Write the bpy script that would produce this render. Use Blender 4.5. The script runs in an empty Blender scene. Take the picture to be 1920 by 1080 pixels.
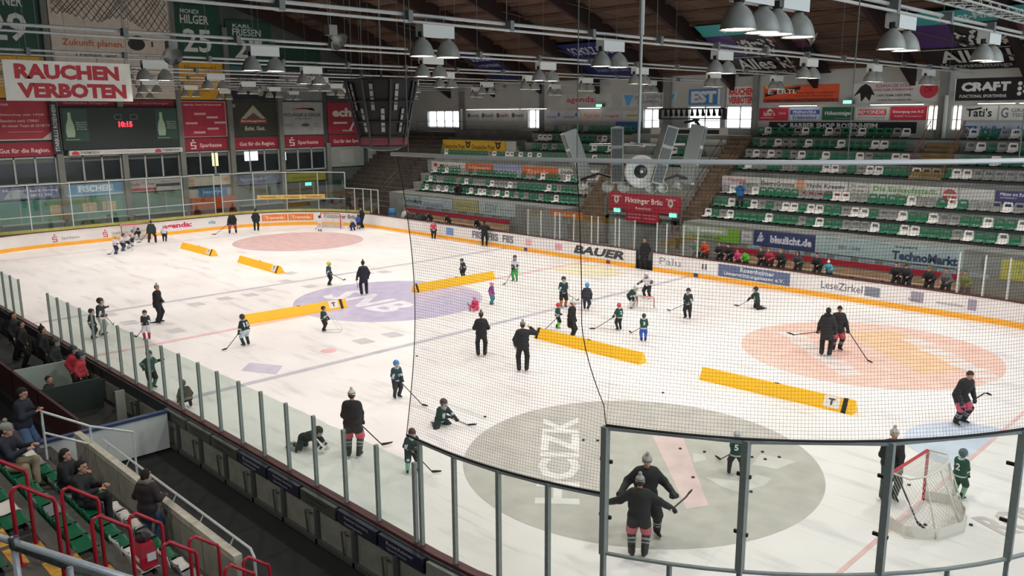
import bpy, math, random, zlib
import numpy as np
from mathutils import Vector, Matrix
random.seed(7)
D = bpy.data; SC = bpy.context.scene; COL = SC.collection
PI = math.pi

# ---------------------------------------------------------------- camera, world, exposure
def look_camera(pos, yaw, pitch, roll, fpx):
    fw = Vector((math.cos(pitch)*math.cos(yaw), math.cos(pitch)*math.sin(yaw), -math.sin(pitch)))
    r = fw.cross(Vector((0, 0, 1))).normalized(); u = r.cross(fw)
    r2 = r*math.cos(roll)+u*math.sin(roll); u2 = -r*math.sin(roll)+u*math.cos(roll)
    cd = D.cameras.new('camera'); cd.sensor_width = 36; cd.lens = fpx/1920*36
    cd.clip_end = 300; cd.clip_start = .05
    o = D.objects.new('camera', cd); COL.objects.link(o)
    m = Matrix((r2, u2, -fw)).transposed().to_4x4(); m.translation = Vector(pos)
    o.matrix_world = m
    return o
SC.camera = look_camera((32.082, -23.373, 8.685), math.radians(135.344), math.radians(11.753), math.radians(-.307), 1562.9)
w = D.worlds.new('world'); SC.world = w; w.use_nodes = True
bgn = w.node_tree.nodes['Background']
bgn.inputs[0].default_value = (.86, .93, 1, 1); bgn.inputs[1].default_value = 1.7
SC.view_settings.view_transform = 'Standard'; SC.view_settings.look = 'None'
SC.view_settings.exposure = 0.0; SC.view_settings.gamma = 1.0
SC.view_settings.use_curve_mapping = False
SC.cycles.max_bounces = 6; SC.cycles.diffuse_bounces = 4; SC.cycles.glossy_bounces = 2
SC.cycles.transmission_bounces = 4; SC.cycles.transparent_max_bounces = 24
SC.cycles.caustics_reflective = False; SC.cycles.caustics_refractive = False
SC.cycles.sample_clamp_indirect = 4.0
SC.cycles.use_denoising = True
LAMP_POWER = 408.0

# ---------------------------------------------------------------- materials
def lin(h):
    if isinstance(h, tuple): return h
    h = h.lstrip('#'); c = [int(h[i:i+2], 16)/255 for i in (0, 2, 4)]
    return tuple(x/12.92 if x <= .04045 else ((x+.055)/1.055)**2.4 for x in c)
_M = {}
def mat(col, rough=.6, metal=0, var=0.0, scale=6.0, bump=0.0, name=None):
    """one procedural surface: base colour broken up by object-space noise, optional bump"""
    key = (col, rough, metal, var, scale, bump)
    if key in _M: return _M[key]
    m = D.materials.new(name or 'surface_%d' % len(_M)); m.use_nodes = True
    nt = m.node_tree; b = nt.nodes['Principled BSDF']
    c = lin(col)
    b.inputs['Base Color'].default_value = (*c, 1); b.inputs['Roughness'].default_value = rough
    b.inputs['Metallic'].default_value = metal
    m.diffuse_color = (*c, 1)
    if var or bump:
        tc = nt.nodes.new('ShaderNodeTexCoord'); n = nt.nodes.new('ShaderNodeTexNoise')
        n.inputs['Scale'].default_value = scale; n.inputs['Detail'].default_value = 5
        nt.links.new(tc.outputs['Object'], n.inputs['Vector'])
        if var:
            mr = nt.nodes.new('ShaderNodeMapRange')
            mr.inputs['From Min'].default_value = .3; mr.inputs['From Max'].default_value = .7
            mr.inputs['To Min'].default_value = 1-var; mr.inputs['To Max'].default_value = 1+var*.6
            mx = nt.nodes.new('ShaderNodeVectorMath'); mx.operation = 'SCALE'
            mx.inputs[0].default_value = c
            nt.links.new(n.outputs['Fac'], mr.inputs['Value']); nt.links.new(mr.outputs[0], mx.inputs['Scale'])
            nt.links.new(mx.outputs[0], b.inputs['Base Color'])
        if bump:
            bp = nt.nodes.new('ShaderNodeBump'); bp.inputs['Strength'].default_value = bump
            bp.inputs['Distance'].default_value = .02
            nt.links.new(n.outputs['Fac'], bp.inputs['Height']); nt.links.new(bp.outputs[0], b.inputs['Normal'])
    _M[key] = m
    return m
def emit(col, strength):
    key = ('emit', col, strength)
    if key in _M: return _M[key]
    m = D.materials.new('glow_%d' % len(_M)); m.use_nodes = True; nt = m.node_tree
    nt.nodes.remove(nt.nodes['Principled BSDF'])
    e = nt.nodes.new('ShaderNodeEmission'); e.inputs[0].default_value = (*lin(col), 1); e.inputs[1].default_value = strength
    nt.links.new(e.outputs[0], nt.nodes['Material Output'].inputs[0]); _M[key] = m
    return m
def glass(tint, gloss=.06, rough=.02, haze=0.0):
    key = ('glass', tint, gloss, haze)
    if key in _M: return _M[key]
    m = D.materials.new('pane_%d' % len(_M)); m.use_nodes = True; nt = m.node_tree
    nt.nodes.remove(nt.nodes['Principled BSDF'])
    t = nt.nodes.new('ShaderNodeBsdfTransparent'); t.inputs[0].default_value = (*lin(tint), 1)
    g = nt.nodes.new('ShaderNodeBsdfGlossy'); g.inputs['Roughness'].default_value = rough
    mx = nt.nodes.new('ShaderNodeMixShader'); mx.inputs[0].default_value = gloss
    nt.links.new(t.outputs[0], mx.inputs[1]); nt.links.new(g.outputs[0], mx.inputs[2])
    last = mx
    if haze:
        d = nt.nodes.new('ShaderNodeBsdfDiffuse'); d.inputs[0].default_value = (.55, .6, .56, 1)
        m2 = nt.nodes.new('ShaderNodeMixShader'); m2.inputs[0].default_value = haze
        nt.links.new(mx.outputs[0], m2.inputs[1]); nt.links.new(d.outputs[0], m2.inputs[2]); last = m2
    nt.links.new(last.outputs[0], nt.nodes['Material Output'].inputs[0]); _M[key] = m
    return m

# ---------------------------------------------------------------- mesh helpers
_TX = {}
def glyphs(s, bold=.0):
    key = (s, bold)
    if key in _TX: return _TX[key]
    c = D.curves.new('t', 'FONT'); c.body = s; c.resolution_u = 2; c.offset = bold; c.fill_mode = 'FRONT'
    o = D.objects.new('t', c); COL.objects.link(o)
    dg = bpy.context.evaluated_depsgraph_get(); dg.update()
    me = o.evaluated_get(dg).to_mesh()
    v = np.array([x.co[:2] for x in me.vertices]) if len(me.vertices) else np.zeros((0, 2))
    f = [tuple(p.vertices) for p in me.polygons]
    o.evaluated_get(dg).to_mesh_clear(); D.objects.remove(o); D.curves.remove(c)
    if len(v):
        mn = v.min(0); v = (v-mn)/(v.max(0)-mn+1e-9)
    _TX[key] = (v, f)
    return _TX[key]
V3 = lambda *a: np.array(a, float)
class MB:
    def __init__(s): s.v = []; s.f = []; s.m = []
    def add(s, vs, fs, m=0):
        n = len(s.v); s.v += [tuple(map(float, q)) for q in vs]
        s.f += [tuple(int(n+i) for i in q) for q in fs]; s.m += [m]*len(fs) if not isinstance(m, list) else m
        return s
    def quad(s, a, b, c, d, m=0): return s.add([a, b, c, d], [(0, 1, 2, 3)], m)
    def poly(s, pts, m=0): return s.add(pts, [tuple(range(len(pts)))], m)
    def box(s, a, b, m=0):
        (x0, y0, z0), (x1, y1, z1) = a, b
        return s.add([(x0, y0, z0), (x1, y0, z0), (x1, y1, z0), (x0, y1, z0), (x0, y0, z1), (x1, y0, z1), (x1, y1, z1), (x0, y1, z1)],
                     [(0, 3, 2, 1), (4, 5, 6, 7), (0, 1, 5, 4), (1, 2, 6, 5), (2, 3, 7, 6), (3, 0, 4, 7)], m)
    def obox(s, O, A, B, C, m=0):
        """box from corner O along three edge vectors"""
        O, A, B, C = map(np.asarray, (O, A, B, C))
        p = [O, O+A, O+A+B, O+B, O+C, O+A+C, O+A+B+C, O+B+C]
        return s.add(p, [(0, 3, 2, 1), (4, 5, 6, 7), (0, 1, 5, 4), (1, 2, 6, 5), (2, 3, 7, 6), (3, 0, 4, 7)], m)
    def prism(s, pts, d, m=0, mcap=None):
        """closed outline pts swept along vector d"""
        n = len(pts); P = [np.asarray(q, float) for q in pts]; d = np.asarray(d, float)
        s.add(P+[q+d for q in P], [(i, (i+1) % n, n+(i+1) % n, n+i) for i in range(n)], m)
        s.add(P+[q+d for q in P], [tuple(range(n))[::-1], tuple(range(n, 2*n))], m if mcap is None else mcap)
        return s
    def tube(s, pts, r, n=6, m=0, cap=True, closed=False):
        P = [np.asarray(q, float) for q in pts]; k = len(P); rs = r if isinstance(r, (list, tuple)) else [r]*k
        up = None; vs = []
        for i in range(k):
            t = (P[(i+1) % k]-P[i-1]) if closed else P[min(i+1, k-1)]-P[max(i-1, 0)]
            t = t/(np.linalg.norm(t)+1e-12)
            if up is None:
                up = np.cross(t, (0, 0, 1.)) if abs(t[2]) < .9 else np.cross(t, (1., 0, 0))
            up = up-t*(up@t); up /= np.linalg.norm(up)+1e-12; w_ = np.cross(t, up)
            vs += [P[i]+rs[i]*(math.cos(2*PI*j/n+PI/n)*up+math.sin(2*PI*j/n+PI/n)*w_) for j in range(n)]
        fs = []
        for i in range(k if closed else k-1):
            a = i*n; b = ((i+1) % k)*n
            fs += [(a+j, a+(j+1) % n, b+(j+1) % n, b+j) for j in range(n)]
        if cap and not closed: fs += [tuple(range(n))[::-1], tuple(range((k-1)*n, k*n))]
        return s.add(vs, fs, m)
    def lathe(s, prof, n=12, c=(0, 0, 0), axis=2, m=0, cap=True):
        vs = []
        for r, h in prof:
            for j in range(n):
                a = 2*PI*j/n; q = (r*math.cos(a), r*math.sin(a), h)
                if axis == 0: q = (q[2], q[0], q[1])
                if axis == 1: q = (q[1], q[2], q[0])
                vs.append((c[0]+q[0], c[1]+q[1], c[2]+q[2]))
        k = len(prof); fs = [(i*n+j, i*n+(j+1) % n, (i+1)*n+(j+1) % n, (i+1)*n+j) for i in range(k-1) for j in range(n)]
        if cap: fs += [tuple(range(n))[::-1], tuple(range((k-1)*n, k*n))]
        return s.add(vs, fs, m)
    def disc(s, c, rx, ry, n=32, m=0, U=(1, 0, 0), V=(0, 1, 0)):
        c, U, V = map(np.asarray, (c, U, V))
        return s.poly([c+U*rx*math.cos(2*PI*i/n)+V*ry*math.sin(2*PI*i/n) for i in range(n)], m)
    def text(s, txt, O, U, V, w_, h_, m=0, bold=0.0):
        """lettering that fills the w x h box whose lower-left corner is O"""
        v, f = glyphs(txt, bold); O, U, V = map(lambda q: np.asarray(q, float), (O, U, V))
        return s.add([O+U*(a*w_)+V*(b*h_) for a, b in v], f, m)
    def build(s, name, mats, parent=None, smooth=False, world=True):
        me = D.meshes.new(name); vs = np.array(s.v, float).reshape(-1, 3)
        if parent is not None and world:
            rz = parent.get('_rz', 0.0); L = np.array(parent.get('_loc', (0, 0, 0)), float)
            vs = vs-L; c_, s_ = math.cos(-rz), math.sin(-rz)
            vs = np.stack([vs[:, 0]*c_-vs[:, 1]*s_, vs[:, 0]*s_+vs[:, 1]*c_, vs[:, 2]], -1)
        me.from_pydata(vs.tolist(), [], s.f)
        mats = mats if isinstance(mats, (list, tuple)) else [mats]
        for q in mats: me.materials.append(q)
        if len(mats) > 1: me.polygons.foreach_set('material_index', s.m)
        if smooth: me.polygons.foreach_set('use_smooth', [True]*len(me.polygons))
        me.validate(); me.update()
        o = D.objects.new(name, me); COL.objects.link(o)
        if parent is not None: o.parent = parent
        return o
def tag(o, label=None, cat=None, group=None, kind=None):
    for k, v in (('label', label), ('category', cat), ('group', group), ('kind', kind)):
        if v: o[k] = v
    return o
_loc = {}
def thing(name, label, cat, loc=(0, 0, 0), rz=0.0, group=None):
    o = D.objects.new(name, None); COL.objects.link(o); o.empty_display_size = .1
    o.location = loc; o.rotation_euler = (0, 0, rz); o['_loc'] = tuple(map(float, loc)); o['_rz'] = float(rz)
    return tag(o, label, cat, group)
def struct(name, mb, m, smooth=False): return tag(mb.build(name, m, None, smooth), kind='structure')
def dup(root, loc=None, rz=None, label=None, mats=None):
    r = root.copy(); COL.objects.link(r)
    if loc is not None: r.location = loc
    if rz is not None: r.rotation_euler = (0, 0, rz)
    if label: r['label'] = label
    for ch in list(root.children):
        c = ch.copy(); COL.objects.link(c); c.parent = r
        for g in ch.children:
            d = g.copy(); COL.objects.link(d); d.parent = c
    return r
ORD = ['first', 'second', 'third', 'fourth', 'fifth', 'sixth', 'seventh', 'eighth', 'ninth', 'tenth', 'eleventh', 'twelfth', 'thirteenth',
       'fourteenth', 'fifteenth', 'sixteenth', 'seventeenth', 'eighteenth', 'nineteenth']
def ordinal(i):
    if i < 20: return ORD[i-1]
    t, u = divmod(i, 10); T = ['twenty', 'thirty', 'forty', 'fifty'][t-2]
    return {'twenty': 'twentieth', 'thirty': 'thirtieth', 'forty': 'fortieth', 'fifty': 'fiftieth'}[T] if u == 0 else T+'-'+ORD[u-1]
def panel(name, label, cat, O, U, V, W, H, bg, items=(), thick=.04, group=None, rough=.55, parent=None, part='print'):
    """flat sign: lower-left O, unit vectors U (reading direction) and V (up); items are drawn in 0..1 sign coordinates"""
    O, U, V = (np.asarray(q, float) for q in (O, U, V)); N = np.cross(U, V)
    b = MB(); b.obox(O-N*thick, U*W, V*H, N*thick)
    o = b.build(name, mat(bg, rough, 0, .12, 2.0), parent)
    if parent is None: tag(o, label, cat, group)
    elif label: o['label'] = label
    if items:
        q = MB(); cols = []
        for k, it in enumerate(items):
            c = it[-1]
            if c not in cols: cols.append(c)
            m = cols.index(c); e = O+N*(.004+.0015*k); P = lambda x, y: e+U*(x*W)+V*(y*H)
            if it[0] == 't': q.text(it[1], P(it[2]-it[4]/2, it[3]-it[5]/2), U, V, it[4]*W, it[5]*H, m, it[6] if len(it) > 7 else .02)
            elif it[0] == 'r': q.quad(P(it[1], it[2]), P(it[3], it[2]), P(it[3], it[4]), P(it[1], it[4]), m)
            elif it[0] == 'e': q.disc(P(it[1], it[2]), it[3]*W, it[4]*H, 20, m, U, V)
            elif it[0] == 'p': q.poly([P(*z) for z in it[1]], m)
        q.build(part, [c if not isinstance(c, str) else mat(c, .55) for c in cols], o, world=parent is None)
    return o

# common materials
CONC = mat('#8f928c', .85, 0, .25, 1.3, .15); DARK = mat('#17191b', .6); STEEL = mat('#cfd5d5', .3, .2, .1, 20)
WHITE = mat('#e9e8e4', .5); RED = mat('#b3202c', .45); GREY = mat('#6f7573', .5, .2, .1, 8); POSTM = mat('#8d9591', .45, 0, .1, 12)
SIGNRED = '#a02436'
# ================================================================ ice, boards, glass, net
HW, HL, RC = 14.8, 30.0, 8.5
def loop(off=0.0, seg=14):
    """outline of the rink, anticlockwise from the near corner"""
    pts = []; r = RC+off
    for cx, cy, a0 in ((HL-RC, -HW+RC, -90), (HL-RC, HW-RC, 0), (-HL+RC, HW-RC, 90), (-HL+RC, -HW+RC, 180)):
        for i in range(seg+1):
            a = math.radians(a0+90*i/seg); pts.append((cx+r*math.cos(a), cy+r*math.sin(a)))
    return pts
def ice_material():
    m = D.materials.new('ice'); m.use_nodes = True; nt = m.node_tree; N = nt.nodes; L = nt.links; b = N['Principled BSDF']
    tc = N.new('ShaderNodeTexCoord')
    def noise(scale, det, sx=1, sy=1, rot=0):
        mp = N.new('ShaderNodeMapping'); mp.inputs['Scale'].default_value = (sx, sy, 1); mp.inputs['Rotation'].default_value = (0, 0, rot)
        n = N.new('ShaderNodeTexNoise'); n.inputs['Scale'].default_value = scale; n.inputs['Detail'].default_value = det
        L.new(tc.outputs['Object'], mp.inputs[0]); L.new(mp.outputs[0], n.inputs['Vector']); return n
    a = noise(.22, 5); c = noise(1.1, 8, .35, 1.6, .5); s = noise(3.0, 10, .12, 3.0, -.35)
    r1 = N.new('ShaderNodeValToRGB'); r1.color_ramp.elements[0].position = .35; r1.color_ramp.elements[1].position = .62
    r1.color_ramp.elements[0].color = (.78, .745, .73, 1); r1.color_ramp.elements[1].color = (.88, .85, .835, 1)
    r2 = N.new('ShaderNodeValToRGB'); r2.color_ramp.elements[0].position = .28; r2.color_ramp.elements[1].position = .44
    r2.color_ramp.elements[0].color = (.80, .81, .83, 1); r2.color_ramp.elements[1].color = (1, 1, 1, 1)
    r3 = N.new('ShaderNodeValToRGB'); r3.color_ramp.elements[0].position = .30; r3.color_ramp.elements[1].position = .40
    r3.color_ramp.elements[0].color = (.86, .87, .88, 1); r3.color_ramp.elements[1].color = (1, 1, 1, 1)
    L.new(a.outputs[0], r1.inputs[0]); L.new(c.outputs[0], r2.inputs[0]); L.new(s.outputs[0], r3.inputs[0])
    m1 = N.new('ShaderNodeMix'); m1.data_type = 'RGBA'; m1.blend_type = 'MULTIPLY'; m1.inputs[0].default_value = 1
    m2 = N.new('ShaderNodeMix'); m2.data_type = 'RGBA'; m2.blend_type = 'MULTIPLY'; m2.inputs[0].default_value = 1
    L.new(r1.outputs[0], m1.inputs[6]); L.new(r2.outputs[0], m1.inputs[7]); L.new(m1.outputs[2], m2.inputs[6]); L.new(r3.outputs[0], m2.inputs[7])
    L.new(m2.outputs[2], b.inputs['Base Color'])
    mr = N.new('ShaderNodeMapRange'); mr.inputs['To Min'].default_value = .25; mr.inputs['To Max'].default_value = .6
    L.new(c.outputs[0], mr.inputs[0]); L.new(mr.outputs[0], b.inputs['Roughness'])
    b.inputs['Specular IOR Level'].default_value = .3
    return m
def paint(col, fade=.35, scale=1.6):
    """paint below the ice: scuffed with the same frost as the sheet"""
    return mat(col, .35, 0, fade*.4, scale)
b = MB(); b.poly([(x, y, 0) for x, y in loop(.02)]); ICE = struct('floor', b, ice_material())
b = MB(); b.quad((-45, -45, -.05), (50, -45, -.05), (50, 45, -.05), (-45, 45, -.05)); struct('ground', b, mat('#1c1e1e', .85, 0, .3, .8))
def mark(name, mb, mats): return tag(mb.build(name, mats, ICE), kind='structure')
def disc_mark(x, y, col, z=.003, r=4.5, nm='circle_marking'):
    q = MB(); q.disc((x, y, z), r, r, 72); mark(nm, q, paint(col))
LAV, GRY, ORG, PNK = '#c3bcd6', '#bab8b0', '#f6ccbd', '#dfbcbb'
disc_mark(0, 0, LAV); disc_mark(20.1, -7, GRY); disc_mark(20.1, 7, ORG); disc_mark(-20.1, 7, PNK)
def stripe(x0, x1, y0, y1, col, z=.005, nm='line_marking'):
    q = MB(); q.quad((x0, y0, z), (x1, y0, z), (x1, y1, z), (x0, y1, z)); mark(nm, q, paint(col))
stripe(-.15, .15, -HW, -4.5, '#edc3c4'); stripe(-.15, .15, 4.5, HW, '#edc3c4')
for sx in (-1, 1):
    stripe(sx*7.15-.15, sx*7.15+.15, -HW, HW, '#c6c3cd'); stripe(sx*26.1-.05, sx*26.1+.05, -13.5, 13.5, '#eec6c2')
    if sx < 0: continue
    q = MB(); q.poly([(sx*26.05, -1.85, .004)]+[(sx*26.05-sx*1.85*math.cos(t)*1.0, 1.85*math.sin(t), .004) for t in np.linspace(-PI/2, PI/2, 24)]+[(sx*26.05, 1.85, .004)])
    mark('crease_marking', q, paint('#d0dcec'))
def ice_text(txt, c, ang, w_, h_, col, z=.006, bold=.03, nm='ice_lettering'):
    U = V3(math.cos(ang), math.sin(ang), 0); V = V3(-math.sin(ang), math.cos(ang), 0)
    q = MB(); q.text(txt, V3(c[0], c[1], z)-U*w_/2-V*h_/2, U, V, w_, h_, 0, bold); mark(nm, q, paint(col))
disc_mark(5.65, -7, '#efb9b9', .005, .3, 'spot_marking')
ice_text('SNB', (-.4, -.9), 0, 5.2, 2.3, '#ece9f0')
ice_text('HCIZK', (18.45, -8.2), math.radians(131), 5.6, 1.05, '#e2e2de')
def quadmark(pts, col, z=.006, nm='ice_print'):
    q = MB(); q.poly([(x, y, z) for x, y in pts]); mark(nm, q, paint(col))
quadmark([(19.32, -5.36), (20.04, -4.93), (22.77, -7.96), (22.52, -8.46)], '#dcc3c1')
quadmark([(22.13, -4.47), (23.03, -4.3), (22.91, -5.06), (22.33, -5.26)], '#d0cfc9')
quadmark([(21.85, -6.72), (22.5, -6.91), (22.92, -6.89), (23.15, -6.11), (23.08, -5.67), (22.72, -5.69), (22.64, -6.32), (22.2, -6.54)], '#d0cfc9')
quadmark([(20.86, -5.67), (21.12, -5.56), (21.34, -5.78), (21.21, -6.19)], '#cccbc5')
quadmark([(18.3, 9.2), (19.8, 10.6), (23.6, 7.4), (22.6, 5.4)], '#f7c9a2')
for k, (ax, ay) in enumerate(((16.4, 7.2), (20.3, 9.6))):
    for j in range(9):
        x = ax+.48*j; y = ay-.42*j+.1*math.sin(j*2.3)
        quadmark([(x, y), (x+.62, y+.5+.12*(j % 2)), (x+1.0, y+.28), (x+.42, y-.3)], '#efe6e2', .0075)
for x, y in ((-6.4, -3.0), (-5.5, -1.0), (-7.7, -1.2), (-5.9, -5.5), (-5.7, -7.0), (-5.8, -4.2), (-6.0, 4.1), (-6.4, 3.2), (5.46, -5.3), (5.5, -3.9), (-6.5, -10.7), (-4.3, -10.6), (-1.5, -9.8), (-9.6, .2)):
    quadmark([(x-.42, y-.3), (x+.36, y-.34), (x+.42, y+.3), (x-.36, y+.34)], '#cfccce', .004)
quadmark([(4.94, -9.85), (5.62, -10.52), (6.89, -9.88), (6.15, -9.21)], '#c9c5d8', .004)
q = MB(); q.disc((1.9, 12.4, .004), 2.2, 1.6, 30); mark('ice_print', q, paint('#efe6c6'))
ice_text('ROSENHEIM', (28.5, -2.6), math.radians(65), 4.5, .9, '#cbc3c0')
# shavings swept round the near cage and a worn grey patch
quadmark([(27.6, -2.2), (28.9, -2.6), (29.4, -.6), (28.9, 2.0), (27.3, 2.0), (28.2, 0)], '#d2cbca', .0055)

# ---- dasher boards: one wall round the ice, gate left open on the far side
BH = 1.09
GX0, GX1 = 3.55, 4.75
boards = thing('dasher_boards', 'white rink boards with yellow kick strip and dark red top rail round the ice', 'rink boards')
L0 = loop(0, 14); n = len(L0)
far_i = 2*15-1           # last point of the second corner (21.5, 14.8)
order = [(GX0, HW)]+[L0[i % n] for i in range(30, 30+n)]+[(GX1, HW)]
order = [(GX0, HW)]+L0[30:]+L0[:30]+[(GX1, HW)]
def dens(pts, step=1.2):
    out = [pts[0]]
    for a, c in zip(pts[:-1], pts[1:]):
        k = max(1, int(math.hypot(c[0]-a[0], c[1]-a[1])/step))
        out += [(a[0]+(c[0]-a[0])*i/k, a[1]+(c[1]-a[1])*i/k) for i in range(1, k+1)]
    return out
order = dens(order)
def outward(pts):
    res = []
    for i in range(len(pts)):
        a = pts[max(i-1, 0)]; c = pts[min(i+1, len(pts)-1)]; t = np.array(c)-np.array(a); t /= np.linalg.norm(t)+1e-9
        res.append((t[1], -t[0]))
    return res
NRM = outward(order)
def band(z0, z1, o0, o1, pts=order, nrm=NRM):
    q = MB(); k = len(pts); vs = []
    for (x, y), (nx, ny) in zip(pts, nrm):
        for o, z in ((o0, z0), (o1, z0), (o1, z1), (o0, z1)): vs.append((x+nx*o, y+ny*o, z))
    fs = [(4*i+j, 4*(i+1)+j, 4*(i+1)+(j+1) % 4, 4*i+(j+1) % 4) for i in range(k-1) for j in range(4)]
    fs += [(0, 1, 2, 3), (4*k-1, 4*k-2, 4*k-3, 4*k-4)]
    return q.add(vs, fs)
band(.24, BH-.05, 0, .03).build('board_panel', mat('#e8e4e2', .35, 0, .08, .7), boards)
band(0, .24, -.012, .03).build('kick_strip', mat('#fcb334', .4, 0, .08, 1.5), boards)
band(BH-.05, BH, -.03, .14).build('top_rail', mat('#54262a', .45), boards)
band(.05, BH-.05, .03, .2).build('back_frame', mat('#34383a', .6), boards)
def board_text(txt, x, w_, h_, z, col, side='far', bold=.02, nm='board_lettering'):
    """lettering on the straight boards; x is the centre"""
    q = MB()
    if side == 'far': q.text(txt, (x-w_/2-(.12 if txt == 'BAUER' else 0), HW-.006, z), (1, 0, 0), (.45 if txt == 'BAUER' else 0, 0, 1), w_, h_, 0, bold)
    elif side == 'end': q.text(txt, (-HL+.006, x-w_/2, z), (0, 1, 0), (0, 0, 1), w_, h_, 0, bold)
    q.build(nm, mat(col, .5), boards)
def board_rect(x0, x1, z0, z1, col, side='far', e=.003, nm='board_advert'):
    q = MB()
    if side == 'far': q.quad((x0, HW-e, z0), (x1, HW-e, z0), (x1, HW-e, z1), (x0, HW-e, z1))
    else: q.quad((-HL+e, x0, z0), (-HL+e, x1, z0), (-HL+e, x1, z1), (-HL+e, x0, z1))
    q.build(nm, mat(col, .5), boards)
board_text('BAUER', .9, 3.9, .52, .36, '#3b3f44', bold=.05)
for i, x in enumerate((-9.9, -8.35, -6.9)): board_text('FIIS', x, 1.05, .5, .38, '#6a6d78', bold=.04)
board_rect(-13.2, -12.4, .32, .85, '#7493c8'); board_rect(-5.3, -4.75, .4, .85, '#dcaeb2'); board_rect(-2.7, -2.1, .4, .8, '#dba0a8')
board_text('Palu', 5.9, 1.4, .4, .45, '#8b9098', bold=0); board_text('II', 8.1, .3, .3, .5, '#5b6068')
board_rect(8.95, 13.0, .28, .93, '#5d6c8c'); board_text('Rosenheimer', 11.2, 1.9, .24, .64, '#d8dce4'); board_text('Unterstützungskasse e.V.', 11.0, 3.4, .24, .34, '#d8dce4')
board_text('LeseZirkel', 15.6, 2.0, .36, .45, '#5c616a', bold=0); board_rect(16.7, 17.4, .38, .82, '#7e838e')
board_rect(18.75, 19.3, .42, .9, '#9a93a0'); board_text('bonus', 18.9, .5, .14, .46, '#7d7784'); board_rect(21.1, 21.45, .42, .9, '#9a93a0')
board_text('immobilien', 20.4, 1.1, .13, .5, '#9c98a2')
def s_logo(y, side='end'):
    board_rect(y-.16, y+.16, .62, .68, '#cc3340', side, .005); board_rect(y-.16, y-.1, .5, .62, '#cc3340', side, .005)
    board_rect(y-.16, y+.16, .48, .53, '#cc3340', side, .005); board_rect(y+.1, y+.16, .36, .5, '#cc3340', side, .005)
    board_rect(y-.16, y+.16, .32, .38, '#cc3340', side, .005); board_rect(y-.05, y+.05, .74, .84, '#cc3340', side, .005)
for y in (-5.9, -2.6, -.6): board_text('Sparkasse', y+1.0, 1.15, .26, .38, '#8d8784', 'end', 0); s_logo(y)
board_text('agenda:', 2.6, 2.2, .5, .36, '#d0335c', 'end', .04)
board_text('vita', 5.3, .6, .3, .5, '#68a6c8', 'end', .02)
def corner_sign(cx, cy, a, w_, h_, z, items):
    """plate fixed to the rounded boards"""
    q = MB(); R_ = RC-.02; cols = []
    for it in items:
        if it[-1] not in cols: cols.append(it[-1])
        m = cols.index(it[-1])
        if it[0] == 'r':
            for i in range(8):
                p = [(it[1]+(it[3]-it[1])*(i+d)/8, h) for d, h in ((0, it[2]), (1, it[2]), (1, it[4]), (0, it[4]))]
                q.add([(cx+R_*math.cos(a-(u_-.5)*w_/RC), cy+R_*math.sin(a-(u_-.5)*w_/RC), z+v_*h_) for u_, v_ in p], [(0, 1, 2, 3)], m)
        else:
            v, f = glyphs(it[1], .03); r_ = R_-.006
            q.add([(cx+r_*math.cos(a-(it[2]+it[4]*(p-.5)-.5)*w_/RC), cy+r_*math.sin(a-(it[2]+it[4]*(p-.5)-.5)*w_/RC), z+(it[3]+it[5]*(s_-.5))*h_) for p, s_ in v], f, m)
    q.build('board_advert', [mat(c, .5) for c in cols], boards)
CFX, CFY = -HL+RC, HW-RC
for a in (153, 139): corner_sign(CFX, CFY, math.radians(a), 2.0, .52, .38, [('r', 0, 0, 1, 1, '#e8743a'), ('r', .02, .06, .98, .94, '#f0c050'), ('r', .05, .12, .95, .88, '#e8743a'), ('t', 'Tremmle', .5, .5, .74, .5, '#f3d8b8')])
corner_sign(CFX, CFY, math.radians(116), 3.2, .5, .42, [('t', 'Flötzinger Bräu', .5, .5, .95, .9, '#77747a')])
# near side outside faces: panelled frame with narrow adverts on the upper edge
q = MB()
for i in range(24):
    x = -9+i*1.35
    if x < 21.4: q.box((x, -HW-.26, .1), (x+1.24, -HW-.2, .72))
q.build('outer_panel', mat('#85887f', .7, 0, .2, 3), boards)
q = MB()
for i in range(24):
    x = -9+i*1.35
    if x < 21.4: q.box((x-.1, -HW-.34, 0), (x-.02, -HW-.2, .78)); q.tube([(x+.9, -HW-.3, .1), (x+.9, -HW-.33, .62), (x+1.05, -HW-.33, .66)], .02, 5)
q.box((-9, -HW-.34, 0), (21.5, -HW-.2, .1)); q.build('outer_frame', mat('#50544f', .6, .2), boards)
for i in range(8):
    x = 10.4+i*1.36*1.02
    dark = i in (3, 4, 6, 7)
    q = MB(); q.box((x, -HW-.3, .76), (x+1.3, -HW-.2, 1.02)); o = q.build('outer_advert', mat('#23273a' if dark else '#4a4c46', .5), boards)
    q = MB(); t = 'Rosenheimer' if i % 2 else 'Rosenheimer Unterstützung'
    q.text(t, (x+.25, -HW-.303, .9), (1, 0, 0), (0, 0, 1), .8, .08, 0); q.text('Sparkasse' if i % 3 else 'Getränkemarkt', (x+.25, -HW-.303, .8), (1, 0, 0), (0, 0, 1), .6, .06, 0)
    q.build('outer_lettering', mat('#b8bac4' if dark else '#232522', .5), o, world=False)
# the same outer skin round the near corner
def arcpt(a, off=0.0, cx=HL-RC, cy=-HW+RC): return (cx+(RC+off)*math.cos(math.radians(a)), cy+(RC+off)*math.sin(math.radians(a)))
q = MB()
for i in range(14):
    a0 = -90+i*6.45; a1 = a0+6.3
    P = [arcpt(a0, .2), arcpt(a1, .2), arcpt(a1, .28), arcpt(a0, .28)]
    q.prism([(x, y, .1) for x, y in P], (0, 0, .9))
q.build('outer_panel', mat('#85887f', .7, 0, .2, 3), boards)
q = MB(); q.text('Rosenheimer', (0, 0, 0), (1, 0, 0), (0, 0, 1), .9, .12)
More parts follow.
